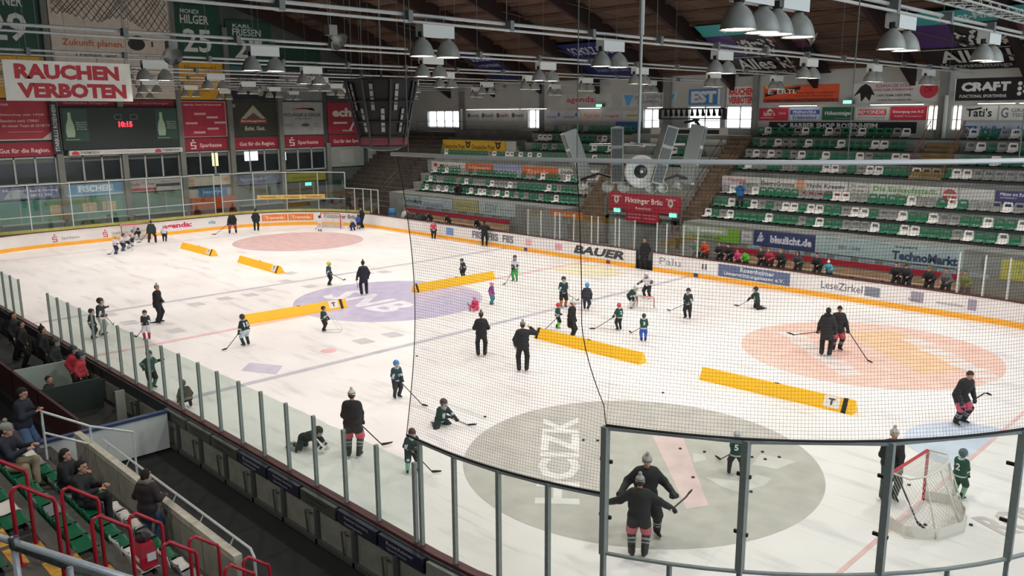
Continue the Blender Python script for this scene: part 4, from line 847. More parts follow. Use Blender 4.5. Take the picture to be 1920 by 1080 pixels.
t = thing('exit_sign', 'green lit exit sign in front of the right windows of the end wall', 'exit sign', (EX+.6, 15.9, 2.6)); q = MB(); q.box((EX+.6, 15.7, 2.62), (EX+.65, 16.3, 2.9)); q.build('lamp_face', emit('#5fe6c8', 2.2), t); q = MB(); q.box((EX+.5, 15.68, 2.6), (EX+.6, 16.32, 2.92)); q.build('housing', GREY, t)

# ================================================================ roof
ARC = [(0, 20.5), (5, 19.7), (9.2, 18.5), (13.9, 17.07), (18.4, 15.57), (23, 13.6), (27.8, 11.1)]
def rz_(y):
    y = abs(y)
    for (a, za), (c, zc) in zip(ARC[:-1], ARC[1:]):
        if y <= c: return za+(zc-za)*(y-a)/(c-a)
    return ARC[-1][1]
AR = [(-y, z) for y, z in ARC[:0:-1]]+ARC
def deck_material():
    m = D.materials.new('roof_boards'); m.use_nodes = True; nt = m.node_tree; N = nt.nodes; L = nt.links; b_ = N['Principled BSDF']
    tc = N.new('ShaderNodeTexCoord'); mp = N.new('ShaderNodeMapping'); mp.inputs['Scale'].default_value = (.25, 6.5, 1)
    n1 = N.new('ShaderNodeTexNoise'); n1.inputs['Scale'].default_value = 1; n1.inputs['Detail'].default_value = 6
    n2 = N.new('ShaderNodeTexNoise'); n2.inputs['Scale'].default_value = .35
    L.new(tc.outputs['Object'], mp.inputs[0]); L.new(mp.outputs[0], n1.inputs['Vector']); L.new(tc.outputs['Object'], n2.inputs['Vector'])
    ad = N.new('ShaderNodeMath'); ad.operation = 'ADD'; L.new(n1.outputs[0], ad.inputs[0]); L.new(n2.outputs[0], ad.inputs[1])
    r = N.new('ShaderNodeValToRGB'); r.color_ramp.elements[0].position = .7; r.color_ramp.elements[1].position = 1.3
    r.color_ramp.elements[0].color = (.036, .022, .016, 1); r.color_ramp.elements[1].color = (.105, .066, .048, 1)
    L.new(ad.outputs[0], r.inputs[0]); L.new(r.outputs[0], b_.inputs['Base Color']); b_.inputs['Roughness'].default_value = .8
    return m
q = MB(); k = len(AR)
q.add([(x, y, z) for x in (-36, 36) for y, z in AR]+[(x, y, z+.15) for x in (-36, 36) for y, z in AR],
      [(i+1, i, k+i, k+i+1) for i in range(k-1)]+[(2*k+i, 2*k+i+1, 3*k+i+1, 3*k+i) for i in range(k-1)])
struct('ceiling', q, deck_material())
for i in range(12):
    x = -33+5.8*i; q = MB(); vs = []
    for y, z in AR: vs += [(x-.14, y, z-1.15), (x+.14, y, z-1.15), (x+.14, y, z-.02), (x-.14, y, z-.02)]
    q.add(vs, [(4*a+j, 4*a+(j+1) % 4, 4*a+4+(j+1) % 4, 4*a+4+j) for a in range(k-1) for j in range(4)]); struct('beam', q, mat('#281512', .7, 0, .2, .8))
for i in range(21):
    y = 1+1.3*i; q = MB(); q.box((-34, y-.05, rz_(y)-.24), (34, y+.05, rz_(y)-.03)); struct('purlin', q, mat('#5d4334', .75, 0, .2, .5))
for i in range(11):
    y = -1-2.4*i; q = MB(); q.box((-34, y-.05, rz_(y)-.24), (34, y+.05, rz_(y)-.03)); struct('purlin', q, mat('#5d4334', .75, 0, .2, .5))
q = MB()
for i in range(-3, 5):
    x = -3.9+5.8*i+2.9
    q.tube([(x-2.9, 17, rz_(17)-.6), (x+2.9, 22.5, rz_(22.5)-.6)], .035, 5); q.tube([(x-2.9, 22.5, rz_(22.5)-.6), (x+2.9, 26.5, rz_(26.5)-.5)], .035, 5)
struct('wind_brace', q, mat('#4a3a32', .6))
# banners tied under the slope of the roof
def slope_banner(label, x0, x1, ya, yb, bg, items):
    za, zb_ = rz_(ya)-.35, rz_(yb)-.35; V = V3(0, ya-yb, za-zb_); H = np.linalg.norm(V)
    return panel('roof_banner', label, 'banner', (x0, yb, zb_), FX, V/H, x1-x0, H, bg, items)
slope_banner('dark blue stone company banner hung under the roof by the centre pole', -9.6, -4.6, 22.4, 26.9, '#232a63', [('t', 'SCHOLZ & NA', .5, .8, .8, .2, '#c4c8d8'), ('t', 'naturstein', .36, .55, .55, .14, '#aab0cc'), ('t', 'Stein und Bad', .5, .28, .6, .12, '#8d94b8')])
slope_banner('dark blue stone company banner further along the roof', -20.2, -16.4, 22.6, 26.2, '#232a63', [('t', 'SCHOLZ NA', .5, .8, .8, .18, '#c4c8d8'), ('t', 'naturstein', .4, .55, .65, .14, '#aab0cc'), ('t', 'Stein und Bad', .5, .3, .7, .12, '#8d94b8')])
rb = random.Random(5)
def event_items(n, tl):
    dots = [('e', .3+.36*rb.random(), .44+.26*rb.random(), .008+.01*rb.random(), .012+.016*rb.random(), '#c9cbc9') for _ in range(n)]
    return [('r', 0, .8, 1, 1, '#3f9a9a'), ('t', tl, .55, .9, .6, .1, '#c9dedb'), ('r', 0, .42, 1, .8, '#211f24'), ('r', 0, .42, .28, .8, '#4a2f6b'), ('r', .62, .62, 1, .8, '#7a4f56'), ('r', .7, .5, 1, .62, '#55324a')]+dots+[('t', 'Alles klar!', .52, .27, .8, .22, '#c4c6c3'), ('t', 'Veranstaltungs - Service', .5, .1, .8, .09, '#a7aaa8'), ('r', 0, .40, 1, .41, '#c9cbc9')]
slope_banner('black event service banner with speckled picture, left of the roof pair', 2.4, 8.6, 21.6, 27.2, '#151718', event_items(60, 'Event-Mietservice'))
slope_banner('black event service banner with teal top at the right edge', 14.3, 21.5, 22.2, 27.4, '#151718', event_items(60, 'Event-Mietservice'))

# ================================================================ lamps on their pipes
LAMPX = [25.1, 17.4, 9.8, 1.7, -6.0, -13.6, -21.2, -28.6]; LAMPY = [-11.2, -5.1, .5, 6.4, 12.2, 18.3]
SHADE = mat('#9fa39d', .4, .15, .12, 6); BOXM = mat('#d3d8d4', .5, .0)
def make_lamp():
    t = thing('high_bay_lamp', 'x', 'lamp', (0, 0, 0), 0, 'twin bell lamps over the ice')
    for s in (-.37, .37):
        q = MB(); P = [(.285, -.0), (.275, .02), (.262, .08), (.235, .17), (.19, .26), (.13, .33), (.075, .37), (.07, .42)]
        q.lathe(P, 16, (0, s, 0), cap=False); q.lathe([(r-.012, z) for r, z in P][::-1], 16, (0, s, 0), cap=False); o = q.build('lamp_shade', SHADE, t, True)
        q = MB(); q.disc((0, s, .015), .25, .25, 16); q.build('lamp_glass', emit('#fff4e6', 14.0), o, world=False)
        q = MB(); q.lathe([(.08, .4), (.08, .52)], 8, (0, s, 0)); q.build('socket', DARK, t)
    q = MB(); q.box((-.14, -.42, .42), (.14, .42, .70)); q.build('ballast_box', BOXM, t)
    q = MB(); q.box((-.16, -.40, .44), (-.14, .40, .68)); q.box((.14, -.44, .4), (.145, .44, .72)); q.build('cover', BOXM, t)
    q = MB(); q.tube([(0, -.25, .7), (0, -.25, .86)], .012, 4); q.tube([(0, .25, .7), (0, .25, .86)], .012, 4); q.build('hanger', GREY, t)
    return t
proto = make_lamp(); first = True
rowlab = ['nearest', 'second', 'third', 'fourth', 'fifth', 'sixth', 'seventh']
spot = D.lights.new('lamp_light', 'SPOT'); spot.energy = LAMP_POWER; spot.spot_size = math.radians(150); spot.spot_blend = .7; spot.shadow_soft_size = .22; spot.color = (1, .94, .88)
NEARFILL = spot.copy(); NEARFILL.energy = 560  # stronger copy for the added fill lamps over the near stand
for i, X in enumerate(LAMPX):
    ys = [-11.24, -10.05, -5.35, .3, 6.4, 12.2, 18.3] if i == 0 else [-11, -4.7, 2.4, 8.0, 12.4, 18.3] if i == 3 else LAMPY
    for j, Y in enumerate(ys):
        lab = 'twin bell lamp, %s from the near boards in the %s lamp row from the camera' % (ordinal(j+1), ORD[i])
        if first: o = proto; o.location = (X, Y, 9.93); o['label'] = lab; first = False
        else: o = dup(proto, (X, Y, 9.93), label=lab)
        if i == 0 and j == 1: continue
        lo = D.objects.new('lamp_light', spot); COL.objects.link(lo); lo.location = (0, 0, -.06); lo.parent = o
PIPE = mat('#b4b8b4', .4, .05, .1, 5)
for i, X in enumerate(LAMPX):
    t = thing('lamp_rail', 'pair of pale tubes carrying the %s row of lamps across the ice' % ORD[i], 'rail', (X, -19, 10.75))
    q = MB(); q.tube([(X, -19, 10.78), (X, 24, 10.78)], .04, 6); q.build('upper_tube', PIPE, t)
    q = MB(); q.tube([(X+.16, -19, 10.62), (X+.16, 24, 10.62)], .03, 6); q.build('lower_tube', PIPE, t)
    for j in range(14): y = -18+3*j; q = MB(); q.box((X-.02, y-.06, 10.6), (X+.2, y+.06, 10.84)); q.build('clamp', GREY, t)
    for j in range(7): y = -15+6*j; q = MB(); q.tube([(X, y, 10.8), (X, y, rz_(y)-.1)], .009, 4); q.build('hanger', GREY, t)
# lattice tray of cables along the first row
t = thing('cable_truss', 'pale lattice truss of cables along the first lamp row', 'truss', (25.3, -19, 10.9))
q = MB()
for dx, dz in ((.25, 0), (.75, 0), (.25, .3), (.75, .3)): q.tube([(25.1+dx, -19, 10.95+dz), (25.1+dx, 24, 10.95+dz)], .025, 5)
q.build('chord', PIPE, t); q = MB()
for j in range(60):
    y = -18.6+.7*j; q.tube([(25.35, y, 10.95), (25.85, y+.35, 10.95), (25.35, y+.7, 10.95)], .013, 4); q.tube([(25.35, y, 10.95), (25.35, y+.35, 11.25), (25.35, y+.7, 10.95)], .013, 4)
q.build('lattice', PIPE, t)
for j in range(7): y = -15+6*j; q = MB(); q.tube([(25.6, y, 11.25), (25.6, y, rz_(y)-.1)], .009, 4); q.build('hanger', GREY, t)
# small projectors and roof loudspeakers
for k, (x, y, z, lab) in enumerate(((-14.9, 2.1, 10.2, 'grey horn loudspeaker below the second pipe near the black scoreboard'), (9.8, -13.8, 10.35, 'grey horn loudspeaker by the jersey banner at the upper left'), (17.4, 6.0, 11.4, 'grey horn loudspeaker under the truss at the upper right'), (.9, -14.4, 10.1, 'grey horn loudspeaker above the large smoking ban sign'), (13.0, -11.0, 10.7, 'grey horn loudspeaker under the roof left of the centre'))):
    t = thing('horn_loudspeaker', lab, 'loudspeaker', (x, y, z)); a = math.radians(-60+40*k)
    q = MB(); q.lathe([(.06, 0), (.08, .1), (.14, .22), (.24, .32), (.25, .33), (.12, .2), (.05, .05)], 14); vs = q.v
    R = Matrix.Rotation(a, 3, 'Z') @ Matrix.Rotation(math.radians(115), 3, 'Y'); q.v = [tuple(R @ Vector(v)+Vector((x, y, z))) for v in vs]
    q.build('horn', mat('#a9aaa4', .5), t, True); q = MB(); q.box((x-.12, y-.12, z), (x+.12, y+.12, z+.25)); q.build('driver', mat('#8b8c86', .6), t); q = MB(); q.tube([(x, y, z+.2), (x, y, rz_(y)-.05)], .012, 4); q.build('hanger', GREY, t)
# unseen fill lamps, added to brighten the near stand
for X, Y, Z in ((9, -23.6, 12.2), (15, -23.7, 12.2), (21, -23.7, 12.2)):
    o = dup(proto, (X, Y, Z), label='twin bell lamp over the near seats, %s from the camera' % ORD[int((21-X)/6)]); lo = D.objects.new('lamp_light', NEARFILL); COL.objects.link(lo); lo.location = (0, 0, -.06); lo.parent = o
# large smoking ban sign
s = panel('smoking_ban_sign', 'large white smoking ban sign with red capitals hanging at the upper left', 'sign', (1.72, -15.74, 9.2), (0, 1, 0), UP, 3.9, 1.26, '#f3f3e8', [('t', 'RAUCHEN', .49, .73, .82, .38, .055, '#bf2f38'), ('t', 'VERBOTEN', .52, .26, .86, .38, .055, '#bf2f38')], thick=.05)
q = MB()
for y in (-15.3, -14.2, -12.9, -12.0): q.tube([(1.7, y, 10.4), (1.7, y, 10.8)], .015, 4)
q.build('hook', GREY, s, world=False)
# ---- black hanging scoreboard cone over centre ice
t = thing('hanging_scoreboard', 'black cone shaped scoreboard frame hanging over centre ice', 'scoreboard', (0, 0, 7.3))
def ring(r, z, n=8, a0=PI/8): return [(r*math.cos(a0+2*PI*i/n), r*math.sin(a0+2*PI*i/n), z) for i in range(n)]
q = MB()
for r, z in ((1.68, 10.25), (1.5, 9.3), (1.25, 8.4), (1.05, 7.75), (1.05, 7.3)): q.tube(ring(r, z), .05, 5, closed=True)
for a, c in zip(ring(1.68, 10.25), ring(1.05, 7.3)): q.tube([a, c], .07, 5)
q.build('frame', mat('#101213', .5), t)
q = MB(); A_, B_ = ring(1.6, 10.2), ring(1.02, 7.8)
for i in range(8): q.quad(A_[i], A_[(i+1) % 8], B_[(i+1) % 8], B_[i])
q.build('skin', mat('#0c0d0e', .6, 0, .3, 2), t)
for i in range(8):
    for f, top in ((.3, 1), (.7, 0)):
        a = V3(*A_[i])*(1-f)+V3(*A_[(i+1) % 8])*f; c = V3(*B_[i])*(1-f)+V3(*B_[(i+1) % 8])*f
        p0, p1 = (a*.95+c*.05, a*.45+c*.55) if top else (a*.5+c*.5, a*.05+c*.95)
        n_ = np.array((p0[0]+p1[0], p0[1]+p1[1], 0)); n_ /= np.linalg.norm(n_); tv = np.cross((0, 0, 1), n_)
        q = MB(); q.obox(p0-tv*.1+n_*.02, tv*.2, (p1-p0), n_*.05); o = q.build('light_bar', mat('#2b2f31', .5), t)
        q = MB()
        for j in range(4):
            e = p0+(p1-p0)*(j+.12)/4; q.quad(e-tv*.075+n_*.075, e+tv*.075+n_*.075, e+tv*.075+n_*.075+(p1-p0)*.19, e-tv*.075+n_*.075+(p1-p0)*.19)
        q.v = [tuple(np.array(v)-np.array(t['_loc'])) for v in q.v]; q.build('light_cell', mat('#8d9290', .4), o, world=False)
q = MB(); A2, B2 = ring(1.12, 7.7), ring(1.12, 7.35)
for i in range(8): q.quad(A2[i], B2[i], B2[(i+1) % 8], A2[(i+1) % 8])
q.build('base_panel', mat('#5b1f2a', .5, 0, .3, 3), t)
q = MB(); q.lathe([(1.0, 7.3), (.65, 7.1), (0, 7.05)], 16); q.build('base_dish', mat('#1a1c1d', .5), t, True)
q = MB(); q.tube([(0, 0, 10.2), (0, 0, 20.3)], .04, 6)
for a in ring(1.6, 10.25, 4): q.tube([a, (a[0]*.9, a[1]*.9, rz_(a[1])-.1)], .02, 5)
q.build('suspension', GREY, t)
# ---- loudspeaker cluster on its pole above the near end
CX, CY = 20.5, -7.85; RV = V3(.703, .711, 0); FV = V3(-.711, .703, 0)
t = thing('speaker_cluster', 'loudspeaker cluster with column speakers round a large horn on a steel pole', 'loudspeakers', (CX, CY, 7.0))
def cp(r, d, z): return V3(CX, CY, z)+RV*r+FV*d
q = MB(); q.tube([cp(0, .1, 8.0), cp(0, .1, 10.4)], .035, 8); q.tube([cp(0, .1, 10.4), cp(0, .1, rz_(CY)-.1)], .06, 8); q.build('pole', mat('#b3b9b4', .4, .4), t)
q = MB()
q.tube([cp(-1.1, .3, 8.0), cp(1.1, .3, 8.0)], .03, 5); q.tube([cp(0, -.7, 8.0), cp(0, 1.3, 8.0)], .03, 5); q.build('ring', mat('#a9aea8', .4, .3), t)
def column(r0, z0, r1, z1, d, turn, col='#8b908c'):
    a, c = cp(r0, d, z0), cp(r1, d, z1); ax = c-a; L_ = np.linalg.norm(ax); ax /= L_
    f = -FV*math.cos(turn)+RV*math.sin(turn); f = f-ax*(f@ax); f /= np.linalg.norm(f); s_ = np.cross(ax, f)
    q = MB(); q.obox(a-s_*.14-f*.16, s_*.28, ax*L_, f*.32); o = q.build('column_speaker', mat('#9ea39d', .45), t)
    q = MB(); e = a-s_*.11+f*.163
    q.obox(e+ax*.05, s_*.22, ax*(L_*.3), f*.012); q.obox(e+ax*(L_*.36), s_*.22, ax*(L_*.26), f*.012); q.obox(e+ax*(L_*.68), s_*.22, ax*(L_*.29), f*.012)
    q.v = [tuple(np.array(v)-np.array(t['_loc'])) for v in q.v]; q.build('grille', mat('#5d6362', .6, .2, .3, 30), o, world=False)
column(-1.2, 7.22, -1.58, 8.3, .5, -1.3); column(-.5, 7.15, -.52, 8.4, -.1, -.1); column(.33, 7.15, .66, 8.42, -.2, .25); column(1.15, 7.1, 1.42, 8.42, .3, 1.1)
q = MB(); q.lathe([(.06, .42), (.09, .3), (.15, .2), (.25, .08), (.36, 0), (.37, .015), (.36, .03)], 28); q.lathe([(.0, .1), (.06, .12), (.1, .2), (.13, .3)], 16)
R3 = Matrix((tuple(RV), (0, 0, 1), tuple(FV))).transposed()
q.v = [tuple(R3 @ Vector(v)+Vector(cp(0, -.35, 7.42))) for v in q.v]; q.build('horn', mat('#c9cdc8', .4), t, True)
q = MB(); q.lathe([(.02, -.06), (.1, -.05), (.15, .0), (.17, .08), (.17, .2), (.05, .35)], 16); q.v = [tuple(R3 @ Vector(v)+Vector(cp(0, -.33, 7.42))) for v in q.v]; q.build('horn_driver', mat('#2f3433', .4), t, True)
q = MB(); q.lathe([(0, -.03), (.035, -.015), (.04, .02)], 10); q.v = [tuple(R3 @ Vector(v)+Vector(cp(0, -.42, 7.42))) for v in q.v]; q.build('horn_cap', mat('#d0d4cf', .3), t, True)
for i, (r, z, d, tw) in enumerate(((-.72, 7.08, -.2, -.3), (-.38, 7.08, -.3, -.1), (.24, 7.06, -.3, .1), (.52, 7.06, -.2, .3), (-1.25, 7.1, .2, -.8), (.98, 7.1, .2, .8))):
    q = MB(); q.lathe([(.02, .2), (.06, .1), (.13, 0), (.14, .01)], 14); Rz = Matrix.Rotation(tw, 3, 'Z') @ R3 @ Matrix.Rotation(math.radians(20), 3, 'X')
    q.v = [tuple(Rz @ Vector(v)+Vector(cp(r, d, z))) for v in q.v]; q.build('small_horn', mat('#a0a59f', .45), t, True)
q = MB(); q.tube([cp(-1.3, .2, 7.2), cp(-.9, .1, 7.35), cp(-.4, 0, 7.2), cp(.4, 0, 7.15), cp(.9, .1, 7.3), cp(1.2, .2, 7.2)], .035, 5); q.build('bracket', DARK, t)
# ================================================================ near stand, aisle, parapet
NR = [(-17.62-.85*k, .5+.7*k) for k in range(8)]      # front edge y, floor z of each row
def nsteps(name, x0, x1, prof, m, yend=-24.6):
    q = MB(); ys = [p_[0] for p_ in prof]+[yend]; P = [(ys[0], -.05)]
    for (y, z), y2 in zip(prof, ys[1:]): P += [(y, z), (y2, z)]
    P.append((yend, -.05)); q.prism([(x0, y, z) for y, z in P], (x1-x0, 0, 0)); return struct(name, q, m)
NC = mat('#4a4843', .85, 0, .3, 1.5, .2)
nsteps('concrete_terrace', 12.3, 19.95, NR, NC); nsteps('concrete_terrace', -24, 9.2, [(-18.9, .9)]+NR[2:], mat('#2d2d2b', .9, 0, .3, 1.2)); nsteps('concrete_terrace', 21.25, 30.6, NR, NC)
q = MB(); q.box((30.6, -24.6, -.05), (36, -22.6, 6.95)); struct('concrete_terrace', q, NC)
st = []
for k in range(8):
    y, z = NR[k]; st += [(y+.42, z-.35), (y, z)]
nsteps('stair_flight', 19.95, 21.25, st, mat('#45433e', .85, 0, .3, 2))
for k, (y, z) in enumerate(st):
    for x0, lab in ((19.98, 'a'), (20.65, 'b')):
        q = MB(); q.box((x0, y-.17, z), (x0+.56, y+.004, z+.006)); o = q.build('step_marking', mat('#b98b2c', .7, 0, .35, 9)); tag(o, kind='structure')
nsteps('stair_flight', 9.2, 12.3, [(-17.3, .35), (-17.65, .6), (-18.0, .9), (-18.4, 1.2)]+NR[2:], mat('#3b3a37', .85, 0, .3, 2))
q = MB(); q.box((-26, -26, -.05), (40, -24.6, 12)); struct('wall_near', q, mat('#4b4a46', .9))
# parapet in front of the first row
par = thing('parapet', 'low grey concrete wall with pale top edge between aisle and seats', 'low wall', (11.4, -17.5, 0))
q = MB()
for i in range(6):
    x = 11.4+1.36*i; q.box((x, -17.62, 0), (x+1.33, -17.5, 1.2))
q.build('wall_panel', mat('#98968b', .8, 0, .2, 2.5), par)
q = MB(); q.box((11.4, -17.64, 1.2), (19.5, -17.49, 1.33)); q.build('coping', mat('#b9b5a6', .7, 0, .25, 6), par)
q = MB(); q.tube([(12.6, -17.38, 1.42), (19.6, -17.38, 1.42), (19.72, -17.38, 1.3), (19.75, -17.38, .1)], .025, 6)
for i in range(6): q.tube([(13+1.2*i, -17.38, 1.42), (13+1.2*i, -17.48, 1.25)], .015, 5)
q.build('handrail', STEEL, par)
q = MB(); q.box((12.3, -18.0, .5), (19.4, -17.9, .62)); struct('trim_6', q, mat('#6f6a5f', .8, 0, .3, 4))
# white hoarding that closes the aisle, dark bench area beyond
wp = thing('aisle_hoarding', 'white hoarding with blue top rail across the dark aisle', 'hoarding', (10.7, -16.9, 0))
q = MB(); q.box((10.66, -18.3, .02), (10.74, -15.16, 1.0)); q.build('panel', mat('#c9cdcb', .5, 0, .06, 2), wp)
q = MB(); q.box((10.62, -18.3, 1.0), (10.78, -15.16, 1.07)); q.build('top_rail', mat('#2e3d63', .5), wp)
q = MB(); q.box((-9, -17.3, -.05), (10.6, -15.2, .3)); struct('floor_bench', q, mat('#1b1c1b', .8))
q = MB(); q.box((-9, -18.95, -.05), (10.6, -18.75, 1.5)); struct('trim_7', q, mat('#252622', .8, 0, .4, 1.5))
for x, c, lab, z1 in ((8.7, '#8d8d84', 'pale grey divider post panel in the dark bench area', 1.25), (4.3, '#9aa8a0', 'white divider panel between the near benches', 1.2), (6.9, '#1e2a25', 'dark green divider panel in the near bench area', 1.2)):
    q = MB(); q.box((x, -17.2 if x != 8.7 else -15.75, .3), (x+.06, -15.5, z1)); tag(q.build('bench_divider', mat(c, .6)), lab, 'divider')
t = thing('player_bench', 'dark wooden player bench with low red front board on the near side', 'bench', (-8, -17.0, .3))
q = MB(); q.box((-8, -17.1, .68), (10.2, -16.75, .74)); q.build('seat', mat('#2b2320', .7), t); q = MB(); q.box((-8, -17.2, .3), (10.2, -17.12, 1.2)); q.build('back_panel', mat('#3b1a1c', .7), t)
q = MB()
for i in range(10): q.box((-7.5+1.9*i, -17.05, .3), (-7.42+1.9*i, -16.8, .68))
q.build('support', DARK, t)
# silver stair rail by the standing man, red hoops on the stairs, tube rail in front of the camera
t = thing('stair_rail', 'silver stair rail leading from the seats across the concrete wall', 'railing', (12.35, -18.5, 1.2))
a, b_, c = V3(12.35, -18.5, 2.33), V3(12.35, -17.55, 1.72), V3(12.35, -16.62, 1.32)
for k in (0, .5):
    q = MB(); q.tube([a-V3(0, 0, k), b_-V3(0, 0, k*.9)]+([c] if k == 0 else []), .028, 7); q.build('rail', STEEL, t)
for p_, z in ((a, 1.2), (b_, 1.34), (c, .0)): q = MB(); q.tube([(p_[0], p_[1], z), tuple(p_)], .028, 7); q.build('post', STEEL, t)
HOOP = mat('#b01f33', .35, 0, .08, 8)
def hoop(x, k, label):
    y, z = NR[k]; y0, y1 = y-.1, y+.36; zt = z+1.02
    t = thing('stair_hoop', label, 'handrail', (x, y, z), 0, 'red stair hoops')
    q = MB(); q.tube([(x, y0, z), (x, y0, zt-.08), (x, y0+.03, zt-.02), (x, y0+.1, zt), (x, y1-.08, zt-.24), (x, y1-.02, zt-.28), (x, y1, zt-.34), (x, y1, z-.36)], .026, 8); q.build('hoop_tube', HOOP, t, True)
    for yy, zz in ((y0, z), (y1, z-.36)): q = MB(); q.lathe([(.06, 0), (.06, .012), (.03, .02)], 8, (x, yy, zz)); q.build('foot_plate', HOOP, t)
for k in range(6):
    hoop(20.0, k, 'red hoop on the seat side of the stairs, %s from the aisle' % ordinal(k+1)); hoop(21.2, k, 'red hoop on the outer side of the stairs, %s from the aisle' % ordinal(k+1))
t = thing('barrier_rail', 'thick galvanised tube rail close to the camera at the lower left', 'railing', (25.5, -22.2, 4.9))
P0, P1, P2 = V3(25.2, -22.45, 5.9), V3(25.64, -22.06, 5.69), V3(26.6, -21.2, 5.28)
q = MB(); q.tube([P0, P1, P2], .026, 10); q.build('top_rail', STEEL, t, True)
q = MB(); q.tube([P1-V3(0, 0, .03), V3(26.0, -21.6, 5.35), V3(26.4, -21.15, 4.95)], .03, 10); q.build('brace', mat('#7f8584', .4, .6, .2, 20), t, True)
for p_ in (P1-V3(.02, 0, 0), V3(25.93, -21.8, 5.5)): q = MB(); q.tube([p_, (p_[0], p_[1], 4.2)], .024, 8); q.build('post', STEEL, t, True)
q = MB(); q.lathe([(.0, -.05), (.034, -.04), (.036, .04), (0, .05)], 10, tuple(P1)); q.build('clamp', mat('#6d7373', .4, .6), t, True)
# near seats, shell and bracket
def near_seat(x, k, ch, label, z=None):
    y, zf = NR[k]; t = thing('stadium_seat', label, 'seat', (x, y-.38, zf), PI, 'seats in the near stand')
    o = D.objects.new('seat_shell', NSH[ch]); COL.objects.link(o); o.parent = t; o.location = (0, 0, .40)
    o = D.objects.new('bracket', NBR); COL.objects.link(o); o.parent = t
    return t
def near_shell(col):
    prof = [(-.01, .0, .38), (.0, .03, .42), (.05, .045, .44), (.2, .02, .45), (.32, .02, .45), (.38, .06, .45), (.41, .16, .445), (.425, .24, .44), (.44, .33, .42), (.452, .39, .39), (.46, .42, .33), (.45, .43, .28)]
    q = MB(); nx = 9; vs = []
    for y, z, wd in prof:
        for j in range(nx):
            sx = -1+2*j/(nx-1); lip = .035*abs(sx)**4; dish = -.02*(1-sx*sx)
            vs.append((sx*wd/2, y-(lip if z > .1 else 0), z+(lip if z <= .1 else 0)+(dish if .1 < y < .36 else 0)))
    n0 = len(vs); vs += [(x, y+.014, z-.014) for x, y, z in vs]; fs = []; k = len(prof)
    for i in range(k-1):
        for j in range(nx-1):
            if i == 8 and 2 < j < 5: continue
            a = i*nx+j; fs += [(a, a+1, a+nx+1, a+nx), (n0+a, n0+a+nx, n0+a+nx+1, n0+a+1)]
        for j in (0, nx-1):
            a, b2 = i*nx+j, (i+1)*nx+j; fs.append((a, b2, n0+b2, n0+a) if j == 0 else (b2, a, n0+a, n0+b2))
    for j in range(nx-1): fs.append((j+1, j, n0+j, n0+j+1)); a = (k-1)*nx+j; fs.append((a, a+1, n0+a+1, n0+a))
    me = D.meshes.new('seat_shell'); me.from_pydata(vs, [], fs); me.materials.append(mat(col, .35, 0, .06, 12)); me.polygons.foreach_set('use_smooth', [True]*len(fs)); me.update(); return me
NSH = {'G': near_shell('#0f5a3c'), 'W': near_shell('#c9c7c0'), 'g': near_shell('#77787a')}
q = MB(); q.box((-.2, .05, .33), (.2, .1, .385)); q.box((-.2, .28, .33), (.2, .33, .385)); q.box((-.03, .3, .0), (.03, .4, .36)); q.box((-.03, .05, .3), (.03, .4, .35))
NBR = D.meshes.new('bracket'); NBR.from_pydata(q.v, [], q.f); NBR.materials.append(DARK); NBR.update()
NS = {0: (12.7, '.GGGGWWWgGGWg.'), 1: (12.5, 'WWgGGGgGGGGGWW'), 2: (12.5, 'GGWGGgGGGGgGGG'), 3: (12.5, 'GgWGGGgGWGgGWG'), 4: (13.0, 'WGGgGWGGGgWGg')}
for k, (x0, s) in NS.items():
    for i, ch in enumerate(s):
        if ch != '.': near_seat(x0+.52*i, k, ch, '%s plastic seat, %s from the silver stair rail in the %s row, near stand' % (SEATC[ch][1], ordinal(i+1), rowname[k]))
near_seat(21.8, 4, 'G', 'green plastic seat right of the yellow edged stairs near the tube rail'); near_seat(22.3, 5, 'W', 'white plastic seat behind the tube rail right of the stairs')
# red bag on a white seat
bg = thing('shoulder_bag', 'red bag with white printed patch standing on a white seat', 'bag', (19.24, -18.98, 1.655))
q = MB(); P = [(-.19, -.12, 0), (.19, -.12, 0), (.2, .11, 0), (-.2, .11, 0)]; T_ = [(-.19, -.11, .40), (.17, -.11, .40), (.18, .08, .42), (-.18, .08, .42)]
q.add(P+[(-.2, -.135, .2), (.2, -.135, .2), (.21, .115, .2), (-.21, .115, .2)]+T_, [(3, 2, 1, 0), (8, 9, 10, 11)]+[(i+4*l, (i+1) % 4+4*l, (i+1) % 4+4+4*l, i+4+4*l) for l in (0, 1) for i in range(4)])
q.build('bag_body', mat('#a8122c', .45, 0, .15, 9, .2), bg, False, world=False)
q = MB(); q.obox((.212, -.05, .13), (0, .14, 0), (-.012, 0, .13), (.004, 0, .0)); q.obox((.1, -.136, .1), (-.17, 0, 0), (0, .01, .1), (0, -.004, 0)); q.build('patch', mat('#c9c9cf', .5), bg, world=False)
q = MB(); q.tube([(-.1, -.08, .40), (-.09, -.06, .5), (0, -.03, .56), (.09, -.02, .5), (.1, .0, .37)], .014, 5); q.build('strap', mat('#3a2630', .6), bg, world=False)
q = MB(); q.lathe([(0, .38), (.1, .39), (.13, .44), (.09, .5), (.03, .53), (0, .53)], 8, (-.03, .0, 0)); q.build('folded_cloth', mat('#2d1f28', .8, 0, .3, 8), bg, True, world=False)
